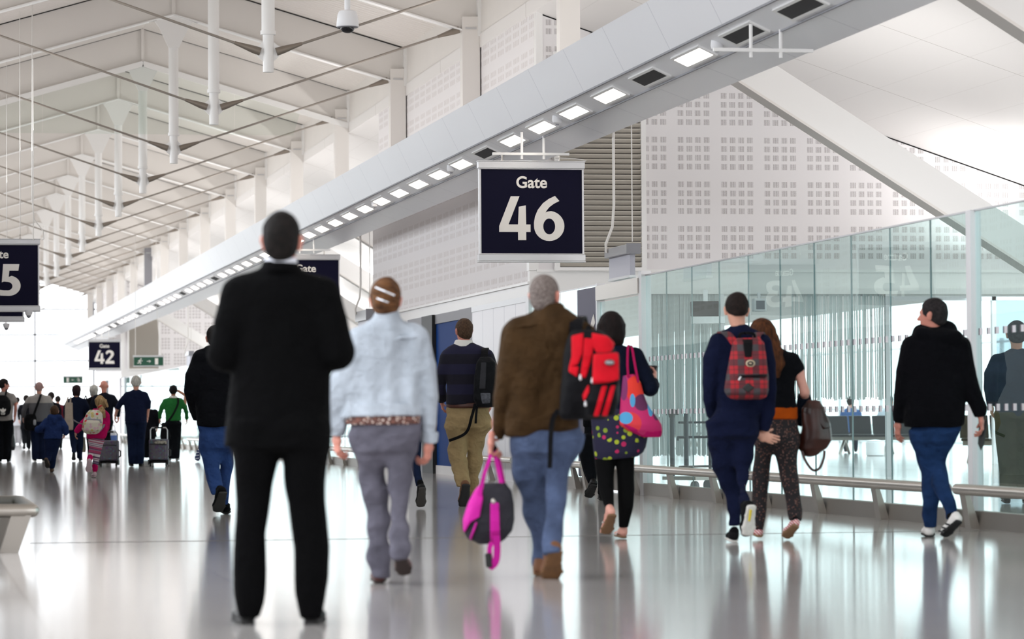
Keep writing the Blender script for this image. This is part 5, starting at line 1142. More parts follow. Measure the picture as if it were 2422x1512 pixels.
c=Thing(p,'wallet_folder','black folder held at the side of the man in black hooded top','folder',(2324,1060),0.0); MB().prism([tuple(c.L(2316,1003,0.06)-c.L(2324,1060,0)),tuple(c.L(2334,992,0.06)-c.L(2324,1060,0)),tuple(c.L(2328,1050,0.02)-c.L(2324,1060,0)),tuple(c.L(2320,1066,0.0)-c.L(2324,1060,0)),tuple(c.L(2313,1050,0.0)-c.L(2324,1060,0))],(0,-0.008,0),(0,0.008,0)).build('cover',M_BLACK,c.t)
# ---------------------------------------------------------------- man in striped navy jumper
def m_bands():
    t=NT('navy_banded_knit'); x,y,z=t.xyz(); t.base(t.mix(t.math('LESS_THAN',t.math('FRACT',t.math('DIVIDE',z,0.21)),0.5),srgb('#181733'),srgb('#0d0b1c'))); t.b.inputs['Roughness'].default_value=0.95; t.bump(t.noise(7,3),0.6,0.03); return t.m
p=Person(1118,1197,'man in banded navy jumper with white collar and khaki trousers walking by the blue door',0.013,skinm=SKINR); KHAKI=p
p.head(1097,755,810,-22,neck=(1098,822,0.0),wid=1.0); p.hair(hairm('sandy_brown_crop','#5a4332','#33251c',(60,60,60)),0.009,nape=-0.075,slope=0.8,front=0.07)
tor=p.loft([(812,1078,1118,0,0.8),(820,1062,1135,0,0.55),(830,1050,1150,0,0.5),(850,1046,1156,0,0.5),(890,1054,1160,0,0.54),(930,1055,1160,0,0.6),(956,1056,1159,0,0.62)],k=0.03)
la=p.tube([(1056,848,34,0),(1047,880,33,0.0),(1041,912,30,0.05),(1044,945,26,0.15)],k=0.03); ra=p.tube([(1148,846,34,0),(1160,880,33,0),(1166,915,28,0.05),(1160,945,24,0.15)],k=0.03)
p.part('jumper',[tor]+la+ra,m_bands(),fold=0.009,ff=(10,10,9),seed=71)
p.part('shirt_collar',[cap(p.L(1097,819,0.0),p.L(1097,805,0.0),(0.112,0.095),(0.088,0.085),flat=(1,1))],mat('white_collar','#e4e1dc',0.8),h=0.008)
p.part('belt',[p.loft([(953,1057,1158,0,0.63),(965,1056,1158,0,0.63)],0.6,body=0)],mat('brown_leather_belt','#4a241a',0.45))
M_KHA=fabric('khaki_chino','#9c8662',0.16,0.9,1.0)
hip=p.hip([(962,1056,1158,0,0.62),(990,1052,1160,0,0.66),(1012,1053,1158,0,0.7)],0.65,0.03)
l1=p.leg([(1005,1053,1108,0),(1040,1057,1106,0.0),(1076,1059,1103,-0.02),(1110,1066,1108,-0.08),(1143,1078,1112,-0.2),(1150,1080,1111,-0.22)],0.9,0.03); l2=p.leg([(1005,1102,1158,0),(1040,1104,1150,0.05),(1076,1104,1140,0.1),(1110,1105,1138,0.12),(1145,1108,1130,0.08),(1180,1108,1126,0.03)],0.9,0.03)
p.part('chinos',[hip,l1,l2],M_KHA,fold=0.015,ff=(12,12,20),seed=73)
p.shoe((1104,1140,-0.33),(1095,1208,-0.24),(1098,1146,-0.22),TANM if False else M_TANS,M_SOLE,wid=1.1); p.shoe((1117,1198,0.0),(1122,1193,0.28),(1117,1180,0.04),M_TANS,M_SOLE)
p.hand(p.L(1045,948,0.17),(0.1,0.3,-1),(1,0.2,0),(0,1,0),40); p.hand(p.L(1159,948,0.17),(0,0.3,-1),(-1,0.2,0),(0,1,0),40); p.body()
r=Thing(p,'rucksack','dark grey rucksack with dangling straps over the shoulder of the khaki trousers man','rucksack',(1148,960),-0.22,h=0.01)
b1=r.loft([(846,1136,1160,-0.22,0.7),(858,1128,1172,-0.24,0.8),(900,1122,1176,-0.25,0.8),(945,1122,1174,-0.25,0.8),(962,1130,1168,-0.24,0.7)],0.8,0.02,2.8,body=0); r.part('bag_body',[b1],fabric('dark_grey_nylon','#17181b',0.3,0.6,0.7),fold=0.006,ff=(14,14,14))
overlay(r,'grey_strip',[b1],[(1138,858),(1150,858),(1148,920),(1134,920)],fabric('mid_grey_nylon','#37373b',0.1),0.008,-0.35); overlay(r,'mesh_pocket',[b1],[(1136,930),(1160,930),(1160,955),(1140,955)],mat('speckled_grey_mesh','#4b4d55',0.7,var=0.6,vscale=40),0.006,-0.4)
strap(r,'shoulder_strap',[(1146,862,-0.24),(1146,835,-0.16),(1148,824,-0.05),(1150,836,0.1)],0.07,M_BLKN,0.012); strap(r,'loose_strap',[(1124,955,-0.25),(1116,985,-0.26),(1102,1024,-0.25),(1062,1043,-0.24)],0.03,M_BLKN,0.004); strap(r,'loose_strap',[(1128,960,-0.25),(1126,985,-0.26),(1125,1002,-0.26)],0.025,M_BLKN,0.004)
# ---------------------------------------------------------------- man in dark jacket and blue jeans
p=Person(526,1217,'man in dark jacket and bright blue jeans half hidden behind the black suit',0.013,skinm=SKINR); DARKJ=p
p.head(509,772,828,-8,neck=(515,840,0.0)); p.hair(hairm('dark_brown_crop','#1d1411','#0d0908',(40,40,40)),0.011,nape=-0.06,slope=0.75,front=0.07)
tor=p.loft([(818,492,534,0,0.8),(828,478,552,0,0.55),(842,462,574,0,0.5),(870,460,580,0,0.5),(920,462,576,0,0.55),(960,464,572,0,0.6),(1008,466,568,0,0.62)],k=0.03)
la=p.tube([(474,848,40,0),(458,890,40,-0.03),(453,925,36,-0.03),(464,965,30,0.1),(470,990,24,0.15)],k=0.03); ra=p.tube([(566,848,40,0),(584,890,40,-0.03),(586,930,36,0.0),(578,975,30,0.1)],k=0.03)
cl=cap(p.L(512,836,0.0),p.L(510,818,0.0),(0.11,0.1),(0.095,0.09),flat=(1,1))
p.part('jacket',[tor,cl]+la+ra,fabric('dark_charcoal_jacket','#121317',0.2,0.9,0.7),fold=0.009,ff=(11,11,5),seed=81)
M_BRJ=fabric('bright_blue_denim','#2f4779',0.2,0.85,0.9)
hip=p.hip([(995,470,562,0,0.62),(1030,472,560,0,0.66),(1060,474,556,0,0.7)],0.65,0.03)
l1=p.leg([(1030,472,522,0),(1068,478,521,0.0),(1103,483,520,-0.02),(1138,490,524,-0.1),(1170,502,532,-0.2)],0.9,0.03); l2=p.leg([(1030,516,560,0),(1061,519,550,0.05),(1103,518,550,0.08),(1149,520,544,0.06),(1195,528,541,0.02)],0.9,0.03)
p.part('jeans',[hip,l1,l2],M_BRJ,fold=0.013,ff=(13,13,20),seed=83)
p.shoe((531,1160,-0.32),(513,1219,-0.17),(520,1158,-0.22),M_BTRAIN,mat('dark_grey_sole','#2b2a28',0.7),wid=1.15); p.shoe((535,1217,0.0),(532,1212,0.28),(535,1200,0.03),M_BTRAIN,M_SOLE); p.hand(p.L(471,993,0.16),(0.2,0.3,-1),(1,0.2,0),(0,1,0),40); p.hand(p.L(578,978,0.12),(-0.1,0.3,-1),(-1,0.2,0),(0,1,0),40); p.body()
# ---------------------------------------------------------------- two walkers almost hidden
p=Person(962,1202,'walker in dark navy trousers almost hidden behind the denim jacket woman',0.015); 
p.head(955,775,830,0,neck=(956,842,0)); p.hair(hairm('dark_brown_crop','#1d1411'),0.01)
tor=p.loft([(834,940,974,0,0.8),(845,912,1000,0,0.5),(870,908,1002,0,0.5),(950,914,998,0,0.6),(985,914,999,0,0.6)]); a1=p.tube([(920,860,34,0),(914,910,32,0),(916,950,26,0.1)]); a2=p.tube([(992,860,34,0),(990,910,32,0),(986,950,26,0.1)])
p.part('jumper',[tor]+a1+a2,fabric('dark_teal_knit','#141d29',0.2)); hip=p.hip([(975,915,998,0,0.62),(1030,915,998,0,0.68)],0.65)
l1=p.leg([(1020,915,958,0),(1100,922,954,0.1),(1190,930,950,0.03)],0.9); l2=p.leg([(1020,955,998,0),(1060,966,996,0),(1100,972,994,-0.04),(1125,978,997,-0.1),(1150,984,1003,-0.2)],0.9)
p.part('trousers',[hip,l1,l2],fabric('dark_navy_denim','#172139',0.2),fold=0.006); p.shoe((1001,1149,-0.33),(994,1206,-0.24),(994,1142,-0.22),M_SHOEB,mat('worn_dark_sole','#3a3634',0.7),wid=1.1); p.shoe((940,1202,0),(942,1197,0.28),(940,1185,0.03),M_SHOEB); p.hand(p.L(916,952,0.12),(0,0.2,-1),(1,0,0),(0,1,0)); p.hand(p.L(986,952,0.12),(0,0.2,-1),(-1,0,0),(0,1,0)); p.body()
p=Person(1416,1185,'walker in black trousers hidden behind the red rucksack, one black shoe lifted',0.015)
p.head(1418,806,858,0,neck=(1418,870,0)); p.hair(hairm('dark_brown_crop','#1d1411'),0.01)
tor=p.loft([(862,1402,1434,0,0.8),(873,1378,1458,0,0.5),(900,1376,1460,0,0.5),(960,1380,1456,0,0.6),(1010,1380,1456,0,0.6)]); a1=p.tube([(1386,886,32,0),(1382,930,30,0),(1384,965,26,0.1)]); a2=p.tube([(1450,886,32,0),(1452,930,30,0),(1450,965,26,0.1)])
p.part('coat',[tor]+a1+a2,M_HOOD); hip=p.hip([(1000,1381,1456,0,0.62),(1045,1382,1455,0,0.68)],0.65)
l1=p.leg([(1030,1376,1420,0),(1075,1370,1412,-0.03),(1110,1380,1411,-0.1),(1146,1392,1411,-0.22)],0.9); l2=p.leg([(1030,1416,1456,0),(1100,1416,1448,0.05),(1170,1414,1434,0.02)],0.9)
p.part('trousers',[hip,l1,l2],fabric('black_trouser_cloth','#0e1014',0.1),fold=0.006); p.shoe((1408,1146,-0.33),(1388,1182,-0.14),(1402,1140,-0.22),M_SHOEB,M_SOLE,wid=1.1); p.shoe((1424,1185,0),(1424,1180,0.28),(1424,1168,0.03),M_SHOEB); p.hand(p.L(1384,967,0.12),(0,0.2,-1),(1,0,0),(0,1,0)); p.hand(p.L(1450,967,0.12),(0,0.2,-1),(-1,0,0),(0,1,0)); p.body()
# ================================================================= CROWD FARTHER DOWN THE HALL
def walker(x,yt,yf,label,top,legs,hair=None,hs='short',w=1.0,lift=None,shoe=None,sole=None,skinm=None,arms=((0,0),(0,0)),hem=0.50,yaw=0,coat=False,bare=0.0,h=0.016,sway=0.0,hair_front=0.07,topname='top',legname='trousers',fat=1.0,eyes=False):
    """person from behind: head top yt, feet yf (pixels), centred on x; arms: per side (swing outwards, swing forward)"""
    p=Person(x,yf,label,h,skinm=skinm or SKIN,group=None); Hh=yf-yt; X=lambda u:x+u*Hh; Y=lambda v:yt+v*Hh; s=sway
    p.head(X(s),yt,Y(0.135),yaw,neck=(X(s),Y(0.165),0.0),wid=1.1)
    P_=p.hd['P']
    if hair:
        if hs=='short': p.hair(hair,0.013,nape=-0.07,slope=0.75,front=hair_front)
        elif hs=='bob': p.hair(hair,0.018,nape=-0.1,slope=0.2,front=0.06,extra=[p.loft([(Y(0.02),X(s-0.034),X(s+0.034),0,1.0),(Y(0.05),X(s-0.05),X(s+0.05),0,1.0),(Y(0.13),X(s-0.05),X(s+0.05),0,0.9),(Y(0.145),X(s-0.035),X(s+0.035),0,0.7)],0.9,0.03,body=0)])
        elif hs=='buzz': p.hair(hair,0.003,nape=-0.07,slope=0.75,front=0.06,fuzz=0.0)
    sw=0.118*w; 
    rows=[(Y(0.148),X(s-0.035),X(s+0.035),0,0.8),(Y(0.162),X(s-0.056*w),X(s+0.056*w),0,0.6),(Y(0.175),X(s-0.086*w),X(s+0.086*w),0,0.55),(Y(0.193),X(s-sw*0.92),X(s+sw*0.92),0,0.5),(Y(0.245),X(s-sw),X(s+sw),0,0.52),(Y(0.33),X(s*0.7-0.107*w*fat),X(s*0.7+0.107*w*fat),0,0.6),(Y(0.42),X(s*0.4-0.10*w*fat),X(s*0.4+0.10*w*fat),0,0.66),(Y(hem),X(-0.103*w*fat),X(0.103*w*fat),0,0.66)]
    if coat: rows[-1]=(Y(hem),X(-0.115*w*fat),X(0.115*w*fat),0,0.7)
    pr=[p.loft(rows,0.55,0.03)]; ends=[]
    for i,sg in enumerate((-1,1)):
        o,f=arms[i]; a=[(X(s+sg*(sw-0.024)),Y(0.212),0.074*w*Hh,0.0),(X(s+sg*(sw+0.014+o*0.3)),Y(0.285),0.062*w*Hh,-0.02+f*0.2),(X(s+sg*(sw+0.018+o*0.7)),Y(0.36),0.055*w*Hh,f*0.5),(X(s+sg*(sw+0.008+o)),Y(0.455-0.04*abs(o)*5),0.042*w*Hh,0.05+f)]
        n=4 if bare<=0 else (3 if bare<0.3 else 2)
        pr+=p.tube(a[:n],k=0.03)
        if n<4: p.bc+= [cap(p.L(*[a[j][0],a[j][1],a[j][3]]),p.L(*[a[j+1][0],a[j+1][1],a[j+1][3]]),0.04*w if j<2 else 0.036,0.032) for j in range(n-1,3)]
        e=p.L(a[3][0],a[3][1]+0.006*Hh,a[3][3]); q=p.L(a[2][0],a[2][1],a[2][3]); p.hand(e,e-q+V3(0,0,-0.1),(-sg,0.2,0),(0,1,0),40,0.95); ends.append((a[3][0],a[3][1]+0.05*Hh,a[3][3]))
    p.part(topname,pr,top,fold=0.007,ff=(11,11,6),seed=int(x)%97)
    hip=p.hip([(Y(hem-0.04),X(-0.098*w*fat),X(0.098*w*fat),0,0.62),(Y(max(0.52,hem)),X(-0.1*w*fat),X(0.1*w*fat),0,0.66)])
    def lg(sg,up):
        c=0.050*w; r=0.056*w
        if up: R=[(0.50,c,r,0),(0.6,c,r*0.92,0.0),(0.7,c*0.9,r*0.78,-0.03),(0.77,c*0.8,r*0.7,-0.1),(0.84,c*0.72,r*0.62,-0.22),(0.885,c*0.7,r*0.58,-0.3)]
        else: R=[(0.50,c,r,0),(0.6,c,r*0.92,0.03),(0.7,c*0.92,r*0.85,0.05),(0.8,c*0.86,r*0.8,0.03),(0.9,c*0.84,r*0.74,0.0),(0.968,c*0.82,r*0.68,0.0)]
        return p.leg([(Y(v),X(sg*a-b),X(sg*a+b),dz) for v,a,b,dz in R],0.92)
    p.part(legname,[hip,lg(-1,lift=='L'),lg(1,lift=='R')],legs,fold=0.006,ff=(9,9,12),seed=int(x)%89)
    for sg,nm in ((-1,'L'),(1,'R')):
        c=sg*0.046*w
        if lift==nm: p.shoe((X(c*0.8),Y(0.91),-0.38),(X(c*0.9),Y(1.005),-0.2),(X(c*0.75),Y(0.89),-0.3),shoe or M_SHOEB,sole,wid=1.1)
        else: p.shoe((X(c),Y(1.0),-0.02),(X(c*1.25),Y(0.985),0.24),(X(c),Y(0.96),0.02),shoe or M_SHOEB,sole)
    if eyes: p.eyes()
    p.body(); p.ends=ends; p.X=X; p.Y=Y; return p
HG=hairm('white_grey_hair','#c9c6bf','#8d8a84',(40,40,14)); HD=hairm('dark_crop_hair','#231814','#0e0908',(60,60,60)); HBL=hairm('black_hair','#100c0d','#050405',(40,40,20))
F_NAVY=fabric('navy_wool','#141b31',0.15); F_BLACK=fabric('black_coat_cloth','#0e0e13',0.15); F_DJ=fabric('dark_indigo_denim','#121b31',0.25); F_BT=fabric('black_trouser_cloth','#0e1014',0.1)
# two-tone sweater
def m_two(name,c1,c2,zs):
    t=NT(name); x,y,z=t.xyz(); t.base(t.mix(t.math('GREATER_THAN',z,zs),srgb(c1),srgb(c2))); t.b.inputs['Roughness'].default_value=0.95; t.bump(t.noise(8,3),0.6,0.03); return t.m
q=walker(322,890,1104,'white haired man in navy jumper and dark trousers pulling a patterned suitcase',F_NAVY,F_DJ,HG,'short',w=1.02,lift=None,arms=((0.10,0.05),(-0.005,0.0)),fat=1.15,hem=0.5,bare=0.2)
GRAN=q
q=walker(93,904,1092,'shaven headed man in two-tone grey sweater with a black strap across his back',m_two('two_tone_grey_knit','#56565a','#98938f',1.30),F_DJ,hairm('shaved_stubble','#a98a86','#8d6f6b'),'buzz',w=1.12,arms=((0.06,0),(-0.01,0.0)),fat=1.1,sole=mat('white_rubber_sole','#d5d2cc',0.6)); BALD=q
strap(q,'crossbody_strap',[(q.X(0.02),q.Y(0.155),-0.1),(q.X(0.0),q.Y(0.22),-0.2),(q.X(-0.04),q.Y(0.33),-0.22),(q.X(-0.08),q.Y(0.44),-0.2)],0.05,M_BLKN,0.006)
r=Thing(q,'shoulder_bag','black shoulder bag at the hip of the shaven headed man','bag',(72,1010),-0.05,h=0.014); r.part('bag_body',[r.loft([(980,62,86,-0.1,0.6),(990,58,88,-0.1,0.6),(1012,58,86,-0.1,0.6),(1018,62,82,-0.1,0.5)],0.6,0.02,2.8,body=0)],M_BLKN,fold=0.005); r.part('tag',[cap(r.L(82,996,-0.26),r.L(82,1003,-0.26),0.03,0.03)],M_GREY,h=0.012)
q=walker(10,897,1093,'bearded man with glasses at the left edge in grey t-shirt, face turned right',fabric('grey_marl_tshirt','#8f8986',0.12),F_BT,HD,'short',w=1.02,yaw=62,bare=0.4,arms=((0,0),(0.0,0.05)),eyes=True,skinm=SKINR); SPEC=q
b=MB(); P_=q.hd['P']
for sg in (-1,1):
    b.tube([tuple(P_(sg*0.03+0.024*math.cos(k/10*6.283),0.108,0.006+0.019*math.sin(k/10*6.283))) for k in range(11)],0.003,6); b.bar(P_(sg*0.056,0.105,0.01),P_(sg*0.078,0.0,0.008),0.006,0.006)
b.bar(P_(-0.01,0.11,0.01),P_(0.01,0.11,0.01),0.005,0.005); b.build('glasses',M_BLACK,q.t)
r=Thing(q,'rucksack','black rucksack with a white three-leaf mark on the man at the left edge','rucksack',(8,980),-0.2,h=0.012)
b1=r.loft([(935,-8,14,-0.2,0.7),(948,-14,24,-0.22,0.6),(965,-16,26,-0.22,0.6),(980,-14,22,-0.22,0.6),(985,-6,14,-0.2,0.5)],0.6,0.02,2.6,body=0); r.part('bag_body',[b1],M_BLKN); strap(r,'shoulder_strap',[(12,940,-0.24),(15,925,-0.16),(16,921,0.0)],0.04,M_BLKN,0.008)
def leaf(cx,cy,a,L,w_): 
    pts=[]; ca,sa=math.cos(a),math.sin(a)
    for k in range(13):
        t=k/12; pts.append((t*L,w_*math.sin(math.pi*t)))
    for k in range(11,0,-1):
        t=k/12; pts.append((t*L,-w_*math.sin(math.pi*t)))
    return [(cx+u*ca-v*sa,cy+u*sa+v*ca) for u,v in pts]
c0=r.L(7,977,-0.36)
b=MB()
for a in (90,128,52): b.prism([(c0[0]+u,c0[1],c0[2]+v) for u,v in leaf(0,0.01,math.radians(a),0.1,0.022)],(0,-0.02,0),(0,0.02,0))
for k in range(3): b.prism([(c0[0]-0.05+k*0.006,c0[1],c0[2]+0.004-k*0.018),(c0[0]+0.05-k*0.006,c0[1],c0[2]+0.004-k*0.018),(c0[0]+0.05-k*0.006,c0[1],c0[2]-0.005-k*0.018),(c0[0]-0.05+k*0.006,c0[1],c0[2]-0.005-k*0.018)],(0,-0.02,0),(0,0.02,0))
b.build('leaf_mark',M_LETTER,r.t)
def handbag(P,name,label,cat,px,py,wpx,hpx,m,dz=0.0,hpts=None,h=0.012):
    r=Thing(P,name,label,cat,(px,py+hpx/2),dz,h=h); t=py-hpx/2; l=px-wpx/2; e=px+wpx/2
    r.part('bag_body',[r.loft([(t,l+wpx*0.15,e-wpx*0.15,dz,0.35),(t+hpx*0.3,l+wpx*0.05,e-wpx*0.05,dz,0.4),(t+hpx*0.8,l,e,dz,0.42),(t+hpx,l+wpx*0.08,e-wpx*0.08,dz,0.36)],0.4,0.02,2.8,body=0)],m,fold=0.006,ff=(14,14,10))
    if hpts: strap(r,'handle',[(a,b,dz+c) for a,b,c in hpts],0.025,m,0.01)
    return r
handbag(SPEC,'handbag','glossy black handbag carried low by the man at the left edge','handbag',22,1044,26,42,mat('glossy_black_leather','#0c0d11',0.3),0.05,[(14,1026,0),(20,1004,0),(30,1004,0),(32,1028,0)])
q=walker(62,935,1064,'person in long dark coat farther ahead, left of the shaven headed man',F_BLACK,F_BT,HD,'short',w=1.0,lift='L',coat=True,hem=0.62)
q=walker(181,912,1091,'woman with dark plum bobbed hair in navy coat carrying a beige tote',fabric('navy_coat_cloth','#141a2c',0.15),F_DJ,hairm('dark_plum_hair','#2c161c','#150a0e',(30,30,12)),'bob',w=1.0,lift='L',hem=0.57,coat=True,arms=((0.02,0),(0.01,0))); COATW=q
r=handbag(q,'tote_bag','flat beige tote bag hanging from the shoulder of the woman in navy coat','tote bag',163,985,20,64,fabric('beige_canvas','#a3968a',0.1),-0.12); strap(r,'shoulder_strap',[(157,958,-0.14),(160,942,-0.1),(163,938,0.02)],0.03,fabric('beige_canvas','#a3968a'),0.006); strap(r,'shoulder_strap',[(166,958,-0.14),(167,942,-0.1),(168,938,0.02)],0.03,fabric('beige_canvas','#a3968a'),0.006)
q=walker(222,912,1090,'grey haired woman in black coat behind the blonde girl',F_BLACK,F_BT,HG,'bob',w=1.02,coat=True,hem=0.58); GREYW=q
handbag(q,'shoulder_bag','black shoulder bag on the grey haired woman in black coat','bag',199,978,16,40,M_BLKN,-0.1,[(196,962,0),(203,935,0.05),(206,960,0)]); handbag(q,'carrier_bag','cream carrier bag held low by the grey haired woman','bag',197,1052,10,36,fabric('cream_paper_bag','#c9c2ae',0.05),0.1)
q=walker(246,901,1091,'bald man in black jacket pulling the left patterned suitcase',fabric('blue_black_jacket','#14161f',0.15),F_BT,None,w=1.05,arms=((0,0),(0.045,0.0)),hem=0.5,skinm=SKINR); BALD2=q
q=walker(410,912,1090,'woman with black hair in green cardigan, one hand raised to her head',fabric('green_knit','#256330',0.12),F_BT,HBL,'short',w=1.02,arms=((0.05,0),(0.05,0.1)),hem=0.47,shoe=mat('silver_flat_shoe','#b9b5b0',0.4),skinm=SKINT); GREEN=q
q.part('white_vest',[q.loft([(q.Y(0.46),q.X(-0.03),q.X(0.106),0,0.67),(q.Y(0.51),q.X(-0.02),q.X(0.108),0,0.68)],0.6,body=0)],mat('white_cotton','#e6e6e8',0.8)); q.part('scarf',[cap(q.L(q.X(0.0),q.Y(0.165),0),q.L(q.X(0.0),q.Y(0.14),0),0.10,0.085,flat=(1,1))],m_spots('white_print_scarf','#d8d4ce',['#d8d4ce','#2a2a2e'],60,0.4),h=0.012)
q.bc.append(cap(q.L(434,955,0),q.L(438,935,0.05),0.045,0.036)); q2=[cap(q.L(438,935,0.05),q.L(422,925,0.08),0.034,0.028),cap(q.L(436,962,0),q.L(440,936,0.03),0.046,0.036)]; q.part('raised_forearm',q2,SKINT,h=0.012)
strap(q,'crossbody_strap',[(q.X(0.06),q.Y(0.165),-0.08),(q.X(0.06),q.Y(0.25),-0.17),(q.X(0.0),q.Y(0.38),-0.2),(q.X(-0.07),q.Y(0.48),-0.16)],0.045,M_BLKN,0.006)
handbag(q,'shoulder_bag','black shoulder bag at the hip of the woman in green cardigan','bag',391,1020,22,40,M_BLKN,-0.05)
q=walker(346,945,1087,'person in long black coat mostly hidden behind the white haired man',F_BLACK,F_BT,HD,'bob',w=1.45,coat=True,hem=0.62); 
q=walker(41,940,1052,'distant person in white top, left of the crowd',fabric('white_tunic','#c9c9cf',0.1),fabric('pale_trousers','#a5a3a6',0.1),HD,'short',w=1.1,coat=True,hem=0.6)
handbag(q,'carrier_bag','grey carrier bag beside the distant person in white','bag',49,1025,12,24,fabric('grey_plastic_bag','#77787c',0.1),0.0)
q=walker(121,928,1075,'distant man in black jacket behind the boy in blue hooded top',F_BLACK,F_BT,HD,'short',w=1.05)
q=walker(137,937,1062,'distant person in maroon top, beside the dark jacketed man',fabric('maroon_top','#571a26',0.1),F_BT,HD,'short',w=1.05)
q=walker(28,944,1045,'distant person with pale pink face, tiny at the far left',fabric('dusty_blue_top','#5c6076',0.1),F_BT,HD,'buzz',w=1.0)
# ---------------------------------------------------------------- running children
M_BHOOD=fabric('royal_blue_hoodie','#263865',0.15,0.95,0.9)
p=Person(124,1119,'small boy in blue hooded sweatshirt and jeans running away',0.012); KID=p; p.hd_dy=0.012; p.leg_k=0.015
p.head(129,960,986,-5,neck=(129,990,0)); p.hair(hairm('brown_short_hair','#5a4230','#33251a',(60,60,60)),0.012,nape=-0.06,slope=0.75,front=0.07)
tor=p.loft([(983,116,142,0,0.8),(988,110,146,0,0.6),(995,107,148,0,0.55),(1010,106,147,0,0.6),(1025,105,146,0,0.64),(1038,103,145,0,0.66)]); la=p.tube([(110,996,15,0),(97,1012,14,-0.06),(90,1016,13,-0.04),(108,1019,11,0.12)],k=0.02); ra=p.tube([(146,996,15,0),(155,1012,14,-0.02),(157,1022,11,0.0),(154,1026,10,0.02)],k=0.02)
p.part('hooded_top',[tor,cap(p.L(118,988,-0.04),p.L(141,988,-0.04),0.05,0.05),cap(p.L(129,992,-0.08),p.L(129,1000,-0.1),0.05,0.03)]+la+ra,M_BHOOD,fold=0.006,ff=(15,15,9)); p.part('red_collar',[cap(p.L(129,986,0),p.L(129,981,0),0.062,0.058,flat=(1,1))],mat('red_cotton','#a81a26',0.8),h=0.008)
M_KJ=fabric('dark_blue_kids_denim','#18233f',0.25)
hip=p.hip([(1034,105,144,0,0.62),(1048,106,142,0,0.66)]); l1=p.leg([(1040,105,127,0),(1065,107,126,0),(1080,107,122,-0.05),(1090,106,120,-0.15)]); l2=p.leg([(1040,122,144,0),(1060,121,139,0.02),(1080,118,133,0.02),(1100,117,130,0.0),(1108,117,128,0)])
p.part('jeans',[hip,l1,l2],M_KJ,fold=0.006); M_BRT=mat('brown_kids_trainer','#57422f',0.7); p.shoe((107,1086,-0.28),(114,1110,-0.2),(110,1086,-0.18),M_BRT,mat('dark_tread','#2a2522',0.7,var=0.4,vscale=40),wid=1.2); p.shoe((122,1119,-0.02),(124,1114,0.18),(122,1108,0.02),M_BRT,mat('dark_tread','#2a2522',0.7)); p.hand(p.L(153,1027,0.02),(-0.2,0.2,-0.8),(-1,0.2,0),(0,1,0),70,0.75); p.hand(p.L(109,1020,0.14),(0.6,0.6,0),(0,0,-1),(0.5,0,1),70,0.75); p.body()
p=Person(222,1131,'blonde girl with ponytail, bright pink top and striped leggings running away',0.012); GIRLK=p; p.hd_dy=0.008; p.leg_k=0.012
p.head(237,937,963,12,neck=(235,970,0),nod=5); HB=hairm('blonde_hair','#c2a578','#7d6242',(60,60,10)); p.hair(HB,0.016,nape=-0.08,slope=0.3,front=0.06,extra=[p.loft([(945,225,252,0,1.0),(955,226,254,0,0.9),(966,231,250,-0.02,0.7)],0.9,0.03,body=0)]); 
p.part('ponytail',[cap(p.L(238,963,-0.1),p.L(241,975,-0.15),0.035,0.045),cap(p.L(241,975,-0.15),p.L(246,986,-0.15),0.045,0.02),cap(p.L(248,950,-0.06),p.L(254,962,-0.08),0.035,0.015)],HB,fold=0.006,ff=(50,50,12)); p.part('hair_band',[cap(p.L(237,962,-0.1),p.L(239,966,-0.115),0.04,0.04,flat=(1,1))],mat('red_cotton','#a81a26',0.8),h=0.008)
M_HPINK=fabric('hot_pink_jersey','#c01560',0.12)
tor=p.loft([(968,222,246,0,0.8),(975,212,254,0,0.55),(985,208,255,0,0.55),(1010,208,253,0,0.6),(1030,206,251,0,0.66),(1037,206,248,0,0.66)]); la=p.tube([(212,984,15,0),(198,1000,14,-0.02),(187,1014,13,-0.02),(180,1022,11,0)],k=0.02); ra=p.tube([(252,984,15,0),(253,1000,14,0.03),(252,1012,12,0.1),(250,1018,11,0.14)],k=0.02)
p.part('top',[tor]+la+ra,M_HPINK,fold=0.006,ff=(14,14,8))
def m_strleg():
    t=NT('multi_striped_leggings'); x,y,z=t.xyz(); n=t.new('ShaderNodeTexWhiteNoise',noise_dimensions='1D'); t.link(t.math('FLOOR',t.math('MULTIPLY_ADD',z,75.0,t.math('MULTIPLY',x,16.0))),n.inputs['W']); r=t.new('ShaderNodeValToRGB'); r.color_ramp.interpolation='CONSTANT'; t.link(n.outputs['Value'],r.inputs[0]); E_=r.color_ramp.elements
    for i,c in enumerate(('#8a7d92','#d8d2d6','#6e3a5c','#b04a70','#4a465e','#c9a7b4')):
        e=E_[i] if i<2 else E_.new(i/6); e.position=i/6; e.color=srgb(c)
    t.base(r.outputs[0]); t.b.inputs['Roughness'].default_value=0.85; return t.m
hip=p.hip([(1033,210,247,0,0.62),(1046,210,246,0,0.68)]); l1=p.leg([(1040,209,230,0),(1060,211,227,0),(1075,209,222,-0.04),(1086,207,218,-0.14)]); l2=p.leg([(1040,226,247,0),(1060,222,241,0.03),(1080,220,236,0.02),(1104,219,231,0)])
p.part('leggings',[hip,l1,l2],m_strleg(),fold=0.002); p.part('pink_sock',[cap(p.L(213,1082,-0.16),p.L(211,1090,-0.2),0.045,0.04)],M_HPINK,h=0.01); p.part('pink_sock',[cap(p.L(225,1102,0),p.L(225,1111,0),0.045,0.04)],M_HPINK,h=0.01)
